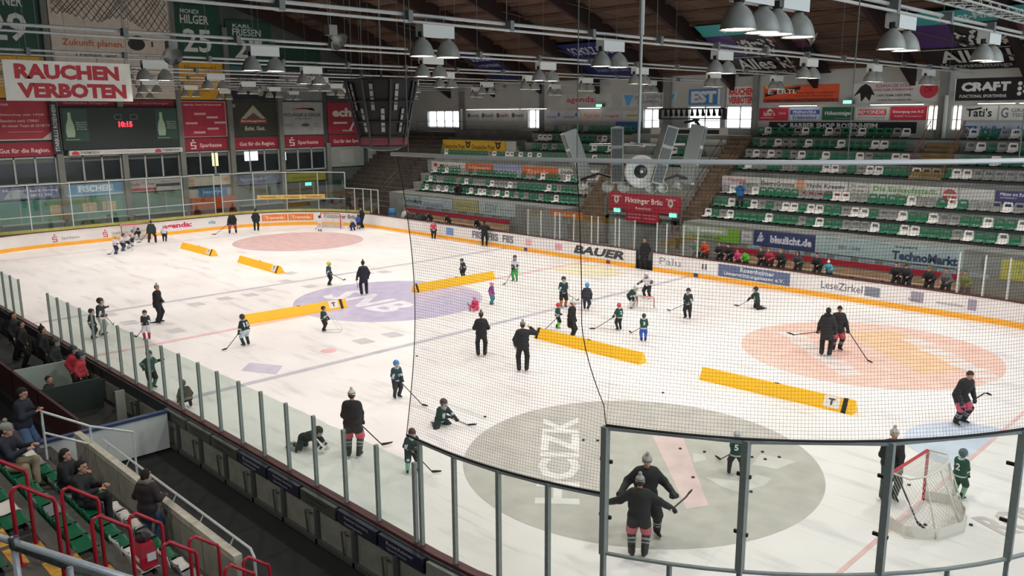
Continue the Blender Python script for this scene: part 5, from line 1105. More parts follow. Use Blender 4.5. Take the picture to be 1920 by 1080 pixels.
# ================================================================ people
def surfnet(V, lo, h):
    """smooth closed surface of the zero level of a sampled distance field"""
    nx, ny, nz = V.shape; cn = (nx-1, ny-1, nz-1)
    S = np.zeros((cn[0]*cn[1]*cn[2], 3)); C = np.zeros(cn[0]*cn[1]*cn[2]); quads = []
    lin_ = lambda c: (c[:, 0]*cn[1]+c[:, 1])*cn[2]+c[:, 2]
    for ax in range(3):
        sl0 = [slice(None)]*3; sl1 = [slice(None)]*3; sl0[ax] = slice(0, -1); sl1[ax] = slice(1, None)
        a, b_ = V[tuple(sl0)], V[tuple(sl1)]; idx = np.argwhere((a < 0) != (b_ < 0))
        if not len(idx): continue
        va = a[tuple(idx.T)]; vb = b_[tuple(idx.T)]; pos = idx.astype(float); pos[:, ax] += va/(va-vb)
        o1, o2 = (ax+1) % 3, (ax+2) % 3; ring_ = []
        for d1, d2 in ((0, 0), (-1, 0), (-1, -1), (0, -1)):
            c = idx.copy(); c[:, o1] += d1; c[:, o2] += d2; c = np.clip(c, 0, np.array(cn)-1); l = lin_(c); ring_.append(l)
            np.add.at(S, l, pos); np.add.at(C, l, 1)
        r = np.stack(ring_, 1); flip = va > 0; r[flip] = r[flip][:, ::-1]; quads.append(r)
    Q = np.concatenate(quads); u_, inv = np.unique(Q, return_inverse=True)
    return S[u_]/C[u_, None]*h+np.array(lo), inv.reshape(Q.shape)
def smin(a, b_, k):
    if k <= 0: return np.minimum(a, b_)
    hh = np.clip(.5+.5*(b_-a)/k, 0, 1); return b_+(a-b_)*hh-k*hh*(1-hh)
def prim(p, X):
    if p[0] == 'c':
        a, b_, ra, rb_ = np.asarray(p[1], float), np.asarray(p[2], float), p[3], p[4]; ab = b_-a
        t = np.clip(((X-a)@ab)/(ab@ab+1e-9), 0, 1); d = X-a-t[..., None]*ab
        return np.sqrt((d*d).sum(-1))-(ra+(rb_-ra)*t)
    c, r = np.asarray(p[1], float), np.asarray(p[2], float); q = X-c
    if len(p) > 3 and p[3] is not None: q = q@p[3]
    k0 = np.sqrt(((q/r)**2).sum(-1)); k1 = np.sqrt(((q/(r*r))**2).sum(-1))+1e-9
    return k0*(k0-1)/k1
def sdf_mesh(groups, h, k=.03, cut=None):
    """groups: list of primitive lists; cut: function applied to the first group (a hem)"""
    pts = []
    for g in groups:
        for p in g:
            if p[0] == 'c': pts += [np.asarray(p[1])-p[3], np.asarray(p[1])+p[3], np.asarray(p[2])-p[4], np.asarray(p[2])+p[4]]
            else: m = max(p[2]); pts += [np.asarray(p[1])-m, np.asarray(p[1])+m]
    pts = np.array(pts); lo = pts.min(0)-2.5*h; hi = pts.max(0)+2.5*h; n_ = np.ceil((hi-lo)/h).astype(int)+1
    X = np.stack(np.meshgrid(*[lo[i]+h*np.arange(n_[i]) for i in range(3)], indexing='ij'), -1)
    tot = None
    for gi, g in enumerate(groups):
        d = None
        for p in g: e = prim(p, X); d = e if d is None else smin(d, e, k)
        if gi == 0 and cut is not None: d = np.maximum(d, cut(X))
        tot = d if tot is None else smin(tot, d, k)
    tot[0] = tot[-1] = 1; tot[:, 0] = tot[:, -1] = 1; tot[:, :, 0] = tot[:, :, -1] = 1
    return surfnet(tot, lo, h)
def mesh_obj(name, v, f, mats, mi=None, parent=None, smooth=True):
    me = D.meshes.new(name); me.from_pydata(np.asarray(v).tolist(), [], np.asarray(f).tolist() if not isinstance(f, list) else f)
    for m in (mats if isinstance(mats, list) else [mats]): me.materials.append(m)
    if mi is not None: me.polygons.foreach_set('material_index', np.asarray(mi, dtype=np.int32).tolist())
    if smooth: me.polygons.foreach_set('use_smooth', [True]*len(me.polygons))
    me.update(); o = D.objects.new(name, me); COL.objects.link(o); o.parent = parent; return o
def link_mesh(name, me, parent, M, m=None):
    o = D.objects.new(name, me); COL.objects.link(o); o.parent = parent; o.matrix_local = M
    return o
_P = {}
def head_proto(h):
    if ('head', h) in _P: return _P['head', h]
    g = [[('e', (0, -.012, .022), (.077, .098, .103)), ('e', (0, .02, -.055), (.058, .075, .072)), ('c', (0, .085, .03), (0, .105, -.016), .012, .017), ('e', (.08, -.005, -.008), (.014, .026, .034)), ('e', (-.08, -.005, -.008), (.014, .026, .034)),
          ('c', (-.035, .078, .04), (.035, .078, .04), .014, .014), ('c', (-.02, .085, -.052), (.02, .085, -.052), .01, .01), ('e', (0, .06, -.1), (.03, .03, .028))]]
    v, f = sdf_mesh(g, h, .015); c = v[f].mean(1); mi = np.zeros(len(f), int)
    for sx in (-.033, .033): mi[(np.abs(c[:, 0]-sx) < .011) & (np.abs(c[:, 2]-.016) < .0075) & (c[:, 1] > .06)] = 1
    mi[(np.abs(c[:, 0]) < .024) & (np.abs(c[:, 2]+.053) < .009) & (c[:, 1] > .07)] = 2
    _P['head', h] = (v, f, mi); return _P['head', h]
def hand_proto(side):
    if ('hand', side) in _P: return _P['hand', side]
    g = [[('e', (0, .05, 0), (.042, .056, .018))]]; L = (.062, .074, .07, .055)
    fl = []
    for i in range(4):
        x = -.031+.0207*i; b_ = (x, .09, .0); m = (x*1.08, .09+L[i]*.55, -.012); e = (x*1.05, .09+L[i]*.8, -.012-L[i]*.42)
        fl += [[('c', b_, m, .0095, .009), ('c', m, e, .009, .0078)]]
    th = [('c', (-.036, .03, -.004), (-.062, .066, -.016), .012, .0105), ('c', (-.062, .066, -.016), (-.05, .098, -.03), .0105, .009)]
    vs, fs = [], []; n_ = 0
    for grp in [g[0]+th]+fl:
        v, f = sdf_mesh([grp], .0065, .006); v = v*np.array((side, 1, 1))
        vs.append(v); fs.append((f[:, ::-1] if side < 0 else f)+n_); n_ += len(v)
    _P['hand', side] = (np.concatenate(vs), np.concatenate(fs)); return _P['hand', side]
def pm(name, v, f, mats, mi=None):
    me = D.meshes.new(name); me.from_pydata(v.tolist(), [], f.tolist())
    for m in mats: me.materials.append(m)
    if mi is not None: me.polygons.foreach_set('material_index', mi.tolist())
    me.polygons.foreach_set('use_smooth', [True]*len(f)); me.update(); return me
def shape(kind, h=.014):
    if (kind, h) in _P: return _P[kind, h]
    if kind == 'glove':
        g = [[('e', (0, .05, .0), (.056, .07, .036))]+[q_ for i in range(4) for q_ in (('c', (-.04+.027*i, .1, .012), (-.04+.027*i, .135-.006*abs(i-1.5), -.012), .02, .019), ('c', (-.04+.027*i, .135-.006*abs(i-1.5), -.012), (-.04+.027*i, .105, -.045), .019, .016))]
             + [('c', (-.045, .04, -.005), (-.075, .085, -.03), .022, .019), ('c', (-.075, .085, -.03), (-.045, .11, -.045), .019, .016), ('c', (0, -.09, 0), (0, .02, 0), .062, .048)]]
        v, f = sdf_mesh(g, .013, .006)
    elif kind == 'skate':
        g = [[('c', (0, -.06, .075), (0, .1, .06), .048, .04), ('c', (0, .1, .06), (0, .165, .055), .042, .034), ('c', (0, -.055, .09), (0, -.035, .21), .05, .052), ('c', (0, .02, .1), (0, -.02, .17), .045, .045)]]
        v, f = sdf_mesh(g, .016, .02); c = v[f].mean(1); mi = (c[:, 2] < .045).astype(int)
        b_ = MB(); b_.prism([(-.004, -.13, .006), (-.004, -.1, 0), (-.004, .15, 0), (-.004, .2, .012), (-.004, .17, .028), (-.004, -.12, .028)], (.008, 0, 0)); b_.box((-.012, -.11, .02), (.012, -.04, .05)); b_.box((-.012, .06, .02), (.012, .15, .05))
        _P[kind, h] = (v, f, mi, b_); return _P[kind, h]
    elif kind == 'shoe':
        v, f = sdf_mesh([[('c', (0, -.06, .045), (0, .13, .035), .045, .036), ('c', (0, -.05, .06), (0, -.04, .13), .045, .045)]], .016, .02)
    elif kind == 'helmet':
        g = [[('e', (0, -.012, .035), (.108, .134, .126))]]
        v, f = sdf_mesh(g, h, 0, lambda X: np.maximum(-(X[..., 2]+.07), np.minimum(np.minimum(X[..., 1]-.035, .048-X[..., 2]), .2)))
    elif kind == 'beanie':
        v, f = sdf_mesh([[('e', (0, -.012, .045), (.096, .116, .108))], [('c', (0, -.022, .185), (0, -.022, .187), .041, .041)]], h, .004, lambda X: .018-X[..., 2])
    elif kind == 'cap':
        v, f = sdf_mesh([[('e', (0, -.012, .045), (.09, .11, .092)), ('e', (0, .11, .05), (.07, .075, .012))]], h, .008, lambda X: .04-X[..., 2])
    elif kind == 'hair':
        v, f = sdf_mesh([[('e', (0, -.022, .03), (.09, .108, .113))]], h, 0, lambda X: np.minimum(X[..., 1]-.045+.4*np.abs(X[..., 0]), .075-X[..., 2]))
    elif kind == 'long_hair':
        v, f = sdf_mesh([[('e', (0, -.022, .03), (.09, .108, .113)), ('c', (0, -.07, -.02), (0, -.08, -.17), .075, .055)]], h, .03, lambda X: np.minimum(X[..., 1]-.045+.4*np.abs(X[..., 0]), .075-X[..., 2]))
    elif kind == 'hood':
        v, f = sdf_mesh([[('c', (-.1, .03, -.16), (-.06, -.1, -.12), .05, .06), ('c', (-.06, -.1, -.12), (.06, -.1, -.12), .065, .065), ('c', (.06, -.1, -.12), (.1, .03, -.16), .06, .05)]], h, .03)
    elif kind == 'hood_up':
        v, f = sdf_mesh([[('e', (0, -.02, .02), (.118, .14, .145)), ('c', (0, -.04, -.08), (0, -.05, -.16), .1, .12)]], h, .03, lambda X: np.minimum(X[..., 1]-.05, .1-X[..., 2]))
    _P[kind, h] = (v, f); return _P[kind, h]
_cage = None
def cage_mesh():
    global _cage
    if _cage is None:
        q = MB()
        for z in (.03, -.005, -.04, -.075): q.tube([(.098*math.sin(a), .02+.118*math.cos(a)*(1-.08*abs(z)), z) for a in np.linspace(-1.15, 1.15, 9)], .0045, 4)
        for a in np.linspace(-1.1, 1.1, 7): q.tube([(.098*math.sin(a), .02+.118*math.cos(a), z) for z in (.045, 0, -.04, -.08)], .0045, 4)
        _cage = D.meshes.new('face_cage'); _cage.from_pydata(q.v, [], q.f); _cage.materials.append(mat('#c3c7c8', .3, .5)); _cage.update()
    return _cage
def ik(a, t, l1, l2, pole):
    a, t, pole = (np.asarray(q, float) for q in (a, t, pole)); d = t-a; L = np.linalg.norm(d); L2 = min(L, (l1+l2)*.995); u_ = d/(L+1e-9); t = a+u_*L2
    c = (l1*l1+L2*L2-l2*l2)/(2*L2+1e-9); s_ = math.sqrt(max(l1*l1-c*c, 0)); w_ = pole-u_*(pole@u_); w_ /= np.linalg.norm(w_)+1e-9
    return a+u_*c+w_*s_, t
def frame_to(y, up=(0, 0, 1.)):
    y = np.asarray(y, float)/np.linalg.norm(y); x = np.cross(y, up); x = x/np.linalg.norm(x) if np.linalg.norm(x) > 1e-4 else np.array((1., 0, 0)); z = np.cross(x, y); return np.stack([x, y, z], 1)
def M4(R, t, s): 
    m = Matrix(((R*s).tolist())).to_4x4(); m.translation = Vector(tuple(map(float, t))); return m
POSE = {'stand': (.93, 0, 4, (-.13, 0), (.13, .02)), 'wide': (.88, -.03, 8, (-.24, 0), (.24, .03)), 'bend': (.82, -.1, 42, (-.2, .02), (.2, .06)), 'lean': (.88, -.05, 22, (-.17, 0), (.17, .05)), 'stride': (.86, 0, 24, (-.14, .24), (.15, -.32)),
        'kneel': (.50, -.05, 10, (-.13, -.46), (.13, -.46)), 'kneel1': (.5, -.05, 14, (-.13, -.44), (.15, .25)), 'floor': (.14, 0, 15, (-.16, .72), (.16, .68)), 'crouch': (.5, -.16, 38, (-.22, .05), (.22, .08)), 'prone': (.17, 0, 82, (-.14, -.78), (.14, -.74)), 'sit': (.52, 0, 6, (-.13, .44), (.13, .42)), 'lowsit': (.24, 0, 14, (-.13, .46), (.13, .44)), 'kneelsit': (.28, -.2, 20, (-.15, -.42), (.15, -.4)), 'crawl': (.42, -.05, 70, (-.15, -.55), (.15, -.5))}
SKIN = '#b98a72'
def person(label, loc, rz, H, pose='stand', kid=False, top='#16191b', hem=None, pants='#15171a', socks=None, sk='#121314', head=('helmet', '#1a1e24'), gloves='#17191b', stick=None, hands=None, num=None, hy=0, hp=0, h=None, coat=.0, shoes=False, grip=None, sleeve=None, stickcol='#3a3230', patch=None, lean=None, skin=SKIN, goalie=False, group=None, slabel=None, hot=True):
    s = H/1.83; dist = math.dist(loc, tuple(SC.camera.matrix_world.translation))
    h = h or (.021 if dist < 18 else .027 if dist < 34 else .036)
    h = h/s if not kid else h*1.0/s*.8
    root = thing('person', label, 'person', loc, rz, group)
    hs = 1.28 if kid else 1.0; bulk = 1.22 if kid else 1.0
    pz, py, ln, fL, fR = POSE[pose]; ln = math.radians(lean if lean is not None else ln); P = np.array((0, py, pz)); X = np.array((1., 0, 0)); T = np.array((0, math.sin(ln), math.cos(ln))); B = np.cross(X, T)*-1
    B = np.array((0, math.cos(ln), -math.sin(ln)))                    # forward of the torso
    TR = np.stack([X, B, T], 1)
    sh = P+T*.47; neck = P+T*.53; hd = np.array((0, math.sin(ln*.55), math.cos(ln*.55))); hc = neck+hd*(.175 if not kid else .185)+B*.02
    legs = []
    for sx, ft in ((-1, fL), (1, fR)):
        hip = P+np.array((sx*.095, 0, -.02)); az = .12 if pose not in ('stride',) or sx < 0 else .2
        if pose in ('kneel', 'prone', 'kneelsit', 'crawl') or (pose == 'kneel1' and sx < 0): az = .07
        if pose == 'floor': az = .09
        pole = (sx*.25, 1, .15) if pose not in ('prone',) else (0, .1, -1)
        kn, an = ik(hip, (ft[0], ft[1], az), .43, .42, pole); legs.append((hip, kn, an))
    arms = []; hand_dir = []
    st = None
    if stick is not None:
        heel = np.array((stick[0]/s, stick[1]/s, .04)); sd = 1 if heel[0] >= 0 else -1
        if len(stick) > 2: heel[2] = stick[2]/s
        if hands and hands.get(sd) is not None and grip == 'one': tp = np.array(hands[sd], float)
        elif grip == 'one': tp = np.array((sd*.34, .16, pz-.12))
        elif pose in ('kneel', 'floor', 'kneel1', 'kneelsit'): tp = np.array((sd*.1, .26, pz+.12))
        elif pose == 'prone': tp = np.array((sd*.1, .7, .2))
        else: tp = np.array((-sd*.05, .24+.1*math.sin(ln), pz+.06))
        ax = heel-tp; L = np.linalg.norm(ax); ax /= L; st = (tp-ax*.1, heel)
        lowp = tp+ax*min(.42, L*.45)
        tgt = {sd: lowp, -sd: tp} if grip != 'one' else {sd: tp}
    else: tgt = {}
    if hands:
        for sx in (-1, 1):
            if hands.get(sx) is not None: tgt[sx] = np.array(hands[sx], float)
    for sx in (-1, 1):
        S_ = sh+X*sx*.175*(1.05 if kid else 1); t_ = tgt.get(sx)
        if t_ is None: t_ = S_+np.array((sx*.09, .08, -.54))
        el, wr = ik(S_, t_-(t_-S_)/np.linalg.norm(t_-S_)*.06, .28, .26, (sx*.5, -.5, -.75)); arms.append((sx, S_, el, wr))
    # --- body: one skin with head and hands of its own
    bp = [('e', P+T*.02, (.15, .11, .12), TR), ('e', P+T*.2, (.13, .1, .16), TR), ('e', P+T*.38, (.16, .105, .15), TR), ('c', P+T*.44, hc-hd*.06, .065, .05)]
    for sx, S_, el, wr in arms: bp += [('c', S_, el, .052, .042), ('c', el, wr, .042, .03)]
    for hip, kn, an in legs: bp += [('c', hip, kn, .08, .055), ('c', kn, an, .055, .038)]
    v, f = sdf_mesh([bp], h*1.15, .035); n0 = len(v); parts_v = [v*s]; parts_f = [f]; mi = [np.zeros(len(f), int)]
    hyr, hpr = math.radians(hy), math.radians(hp); Rz = np.array(((math.cos(hyr), -math.sin(hyr), 0), (math.sin(hyr), math.cos(hyr), 0), (0, 0, 1))); Rx = np.array(((1, 0, 0), (0, math.cos(hpr), -math.sin(hpr)), (0, math.sin(hpr), math.cos(hpr))))
    lx = ln*.5; RL = np.array(((1, 0, 0), (0, math.cos(-lx), -math.sin(-lx)), (0, math.sin(-lx), math.cos(-lx)))); HR = RL@Rz@Rx
    hv, hf, hm = head_proto(.009 if dist < 26 else .013)
    parts_v.append((hv*hs@HR.T+hc)*s); parts_f.append(hf+n0); mi.append(hm); n0 += len(hv)
    if not gloves:
        for sx, S_, el, wr in arms:
            a_, b_ = hand_proto(sx); R = frame_to(wr-el); parts_v.append((a_*1.05@R.T+wr-(wr-el)/np.linalg.norm(wr-el)*.01)*s); parts_f.append(b_+n0); mi.append(np.zeros(len(b_), int)); n0 += len(a_)
    mesh_obj('body', np.concatenate(parts_v), np.concatenate(parts_f), [mat(skin, .55, 0, .08, 20), mat('#4a3a34', .4), mat('#9a5f54', .5)], np.concatenate(mi), root)
    # --- top: jersey, jacket or coat
    hl = .1+coat; j = bulk if kid else (1.0 if pose in ('sit', 'lowsit') else 1.2 if socks else 1.14)
    tp_ = [('e', P+T*.40, (.205*j, .15*j, .19), TR), ('e', P+T*.22, (.195*j, .15*j, .22), TR), ('e', P+T*.0, (.2*j, .155*j, .2), TR)]
    if coat: tp_.append(('e', P-T*.18, (.2, .16, .25), TR))
    ap = []
    for sx, S_, el, wr in arms: ap += [('c', S_-X*sx*.03, el, .084*j, .068*j), ('c', el, wr, .068*j, .052*j)]
    cutf = lambda Q: -((Q-P)@T)-hl
    v, f = sdf_mesh([tp_, ap], h, .04, cutf); c = v[f].mean(1); u_ = (c-P)@T; mi = np.zeros(len(f), int); mats = [mat(top, .75, 0, .12, 14, .15)]
    if hem:
        mats.append(mat(hem, .7, 0, .08, 14)); tor = np.abs(c[:, 0]) < .24*j
        mi[(u_ < -hl+.085) & tor] = 1
        for sx, S_, el, wr in arms:
            d_ = wr-el; tt = ((c-el)@d_)/(d_@d_); dd = np.linalg.norm(c-el-tt[:, None]*d_, axis=1); mi[(tt > .1) & (tt < .5) & (dd < .11*j)] = 1
        sp = np.linalg.norm((c-(P+T*.52))*np.array((1, 1, 1)), axis=1); mi[sp < .115*j] = 1
    if sleeve:
        mats.append(mat(sleeve, .7)); kx = len(mats)-1
        for sx, S_, el, wr in arms:
            d_ = wr-el; tt = ((c-el)@d_)/(d_@d_); dd = np.linalg.norm(c-el-tt[:, None]*d_, axis=1); mi[(tt > -.2) & (dd < .12*j)] = kx
    jo = mesh_obj('jersey' if hem else 'coat' if coat else 'jacket', v*s, f, mats, mi, root)
    if num:
        for yy, sg in ((-1, -1),):
            gv, gf = glyphs(num, .03); wd = .13*len(num)*j; pts = []
            for a_, b_ in gv:
                x_ = (a_-.5)*wd; z_ = .16+b_*.24
                yb = -(.155*j)*math.sqrt(max(0, 1-(x_/(.21*j))**2))-.012; q_ = P+X*(x_)+T*z_+B*yb; pts.append(q_*s)
            if pts: mesh_obj('jersey_number', pts, [tuple(t_) for t_ in gf], mat('#dcdedb', .6), None, jo, False)
    # --- legs
    if socks:
        pp = [('e', P+T*.02, (.185*j, .15*j, .15), TR)]
        for hip, kn, an in legs: pp.append(('c', hip, kn*.95+hip*.05, .115*j, .1*j))
        v, f = sdf_mesh([pp], h, .03); mi = None; mats = [mat(pants, .7, 0, .15, 10, .15)]
        if patch:
            c = v[f].mean(1); mats.append(mat(patch, .6)); mi = np.zeros(len(f), int)
            for hip, kn, an in legs: d_ = kn-hip; tt = ((c-hip)@d_)/(d_@d_); mi[(tt > .55) & (tt < .98)] = 1
        mesh_obj('hockey_pants', v*s, f, mats, mi, root)
        for hip, kn, an in legs:
            w1 = .13 if goalie else .082*j
            v, f = sdf_mesh([[('c', kn+(kn-an)*.08, an, w1, .062*j if not goalie else .1)]], h, .02); c = v[f].mean(1); d_ = an-kn; tt = ((c-kn)@d_)/(d_@d_); mesh_obj('leg_pad' if goalie else 'sock', v*s, f, [mat(socks, .75, 0, .15, 12), mat('#9a9c9c', .7)], (((tt > .3) & (tt < .4)) | ((tt > .5) & (tt < .56))).astype(int)*int(not goalie and not kid), root)
    else:
        pp = [('e', P, (.165*j, .13*j, .15), TR)]
        for hip, kn, an in legs: pp += [('c', hip, kn, .1*j, .078*j), ('c', kn, an, .078*j, .07*j)]
        v, f = sdf_mesh([pp], h, .03); mesh_obj('trousers', v*s, f, mat(pants, .75, 0, .12, 10, .15), None, root)
    # --- feet
    for (hip, kn, an), ft in zip(legs, (fL, fR)):
        if pose in ('kneel', 'prone', 'kneelsit', 'crawl'): fd = np.array((0, -.35, -.6)); fd = np.array((0, -1., -.25))
        elif pose == 'kneel1' and an[1] < 0: fd = np.array((0, -1., -.25))
        elif pose == 'floor': fd = np.array((0, .35, 1.))
        elif pose == 'stride' and an[1] < 0: fd = np.array((.25, .8, -.55))
        else: fd = np.array((np.sign(an[0])*.25, 1., 0))
        upv = np.array((0, 0, 1.)) if abs(fd[2]) < .9 else np.array((0, -1., 0))
        if pose in ('kneel', 'prone', 'kneelsit', 'crawl') or (pose == 'kneel1' and an[1] < 0): R = frame_to(fd, (0, .25, -1.)); off = -.1
        else: R = frame_to(fd, upv); off = -.105
        o_ = an+R[:, 2]*off
        if shoes:
            v, f = shape('shoe'); mesh_obj('shoe', (v@R.T+o_)*s, f, mat(sk, .5), None, root)
        else:
            v, f, m_, bl = shape('skate'); so = mesh_obj('skate', (v*np.array((bulk*.95, 1, 1))@R.T+o_)*s, f, [mat(sk, .4), mat('#d5d7d8', .4)], m_, root)
            mesh_obj('blade', (np.array(bl.v)@R.T+o_)*s, bl.f, mat('#c3c8cc', .3, .6), None, so, False)
    # --- gloves
    if gloves:
        for sx, S_, el, wr in arms:
            key = ('gl', gloves, sx)
            if key not in _P:
                v, f = shape('glove'); v2 = v*np.array((sx, 1, 1)); _P[key] = pm('glove', v2, f[:, ::-1] if sx < 0 else f, [mat(gloves, .6, 0, .15, 30)])
            link_mesh('glove', _P[key], root, M4(frame_to(wr-el), (wr+(wr-el)/np.linalg.norm(wr-el)*.0)*s, s*(1.15 if kid else 1.2 if socks else 1.0)))
    # --- head gear
    k0 = head[0]; hm4 = M4(HR, hc*s, s*hs)
    fine = .012 if dist < 26 else .018
    def gear(kind, name, cols, rule=None):
        key = ('g', kind, tuple(cols), fine)
        if key not in _P:
            v, f = shape(kind, fine); mi = None
            if rule is not None: mi = rule(v[f].mean(1))
            _P[key] = pm(name, v, f, [mat(c_, .45 if kind == 'helmet' else .85, 0, .1, 25) for c_ in cols], mi)
        return link_mesh(name, _P[key], root, hm4)
    if k0 == 'helmet':
        g_ = gear('helmet', 'helmet', head[1:2], None)
        c_ = D.objects.new('face_cage', cage_mesh()); COL.objects.link(c_); c_.parent = g_
    elif k0 == 'beanie': gear('beanie', 'beanie', (head[1], head[2] if len(head) > 2 else head[1]), lambda c: ((c[:, 2] > .06) & (c[:, 2] < .085)).astype(int)); gear('hair', 'hair', ('#3b2e26',))
    elif k0 == 'cap': gear('cap', 'cap', head[1:2]); gear('hair', 'hair', ('#3a302a',))
    elif k0 in ('hair', 'long_hair'): gear(k0, 'hair', head[1:2])
    elif k0 == 'hood_up': gear('hood_up', 'hood', head[1:2])
    if len(head) > 2 and head[-1] == 'hood': gear('hood', 'hood', (head[-2],))
    # --- stick: a thing of its own
    if st is not None:
        Mw = Matrix.Translation(Vector(loc)) @ Matrix.Rotation(rz, 4, 'Z')
        a_, b_ = (np.array(Mw @ Vector(tuple(q_*s))) for q_ in st); b_[2] = max(b_[2], loc[2]+.025); d_ = b_-a_; L = np.linalg.norm(d_); d_ /= L; fw_ = np.array((d_[0], d_[1], 0)); fw_ /= np.linalg.norm(fw_)+1e-9
        so = thing('hockey_stick', slabel or ' '.join(('stick of the '+label).split()[:15]), 'hockey stick', tuple(a_))
        sd_ = np.cross(d_, (0, 0, 1)); sd_ /= np.linalg.norm(sd_)+1e-9; up_ = np.cross(sd_, d_); k_ = max(s, .75)
        q = MB(); q.obox(a_-sd_*.011*k_-up_*.015*k_, sd_*.022*k_, d_*L, up_*.03*k_); q.build('shaft', mat(stickcol, .5), so)
        q = MB(); P_ = [b_-up_*.0, b_+fw_*.1*k_, b_+fw_*.26*k_+np.array((0, 0, .01)), b_+fw_*.29*k_+np.array((0, 0, .045)), b_+fw_*.12*k_+np.array((0, 0, .06)), b_-d_*.07*k_+np.array((0, 0, .02))]
        q.prism([p_-sd_*.008 for p_ in P_], sd_*.016); q.build('blade', mat('#1b1b1c', .6), so)
        q = MB(); q.obox(a_-sd_*.014*k_-up_*.018*k_, sd_*.028*k_, d_*.14, up_*.036*k_); q.build('grip_tape', mat('#d9d9d6', .7), so)
    return root
# ---- things on the ice
YEL = mat('#ffc01c', .5, 0, .05, 2)
def barrier(A, B_, label, logo):
    A, B_ = V3(*A, 0), V3(*B_, 0); d = B_-A; L = np.linalg.norm(d); d /= L; s_ = np.array((-d[1], d[0], 0)); Z = V3(0, 0, 1)
    if s_ @ (np.array((32, -23.4, 0))-A) > 0: s_ = -s_
    t = thing('foam_barrier', label, 'barrier', tuple(A), 0, 'yellow foam barriers on the ice')
    O = A+s_*.0
    sec = lambda o: [o, o+s_*.42, o+s_*.40+Z*.08, o+s_*.24+Z*.40, o+s_*.18+Z*.40, o+s_*.02+Z*.08]
    q = MB(); q.prism(sec(O), d*L); q.build('foam_body', YEL, t)
    for e0, ln_ in (((L-.34, .14),) if logo else ((.06, .12),)):
        q = MB(); o = O+d*e0; c = A+s_*.21+Z*.16
        P = [c+(p_-c-d*((p_-c)@d))*1.02+d*e0 for p_ in sec(A)]; q.prism(P, d*ln_); q.build('end_band', mat('#1d1a14', .5), t)
    if logo:
        q = MB(); a, b2 = O+s_*.02+Z*.08, O+s_*.18+Z*.40; n_ = np.cross(d, b2-a); n_ /= np.linalg.norm(n_); n_ = n_ if n_ @ s_ < 0 else -n_
        q.quad(a+d*(L-.9)+n_*.006, a+d*(L-.42)+n_*.006, b2+d*(L-.42)+n_*.006, b2+d*(L-.9)+n_*.006); o = q.build('label', mat('#e6e3da', .5), t)
        v_ = (b2-a)/np.linalg.norm(b2-a); q = MB(); q.text('T', a+d*(L-.76)+v_*.08+n_*.01, d, v_, .2, .2, 0, .05); q.build('label_print', mat('#4a4238', .5), o, world=False)
        o.children[0].data.transform(Matrix.Translation(-Vector(tuple(A))))
    q = MB(); q.obox(O+d*L*.5+s_*.19+Z*.4, d*.16, s_*.03, Z*.02); q.build('grip_strap', DARK, t)
PW = ['by the seated child at the net edge', 'on the lettering of the grey circle', 'left of the tall corner post', 'right of the child numbered 5, highest', 'above the pink stripe of the grey circle', 'right of the pink stripe top', 'between the legs area of the child numbered 5', 'furthest right on the grey circle', 'just behind the child numbered 5', 'below the child numbered 5', 'below the pink stripe', 'alone on white ice right of the seam rope', 'on white ice beside the net edge rope', 'right of the near cage', 'in front of the near cage post', 'inside the near cage', 'at the back of the near cage']
def puck(c, i):
    q = MB(); q.lathe([(0, 0), (.036, 0), (.04, .004), (.04, .026), (.036, .03), (0, .03)], 12, (*c, .002)); tag(q.build('puck', mat('#17181a', .6), None), 'black rubber puck '+PW[i], 'puck', 'pucks on the ice')
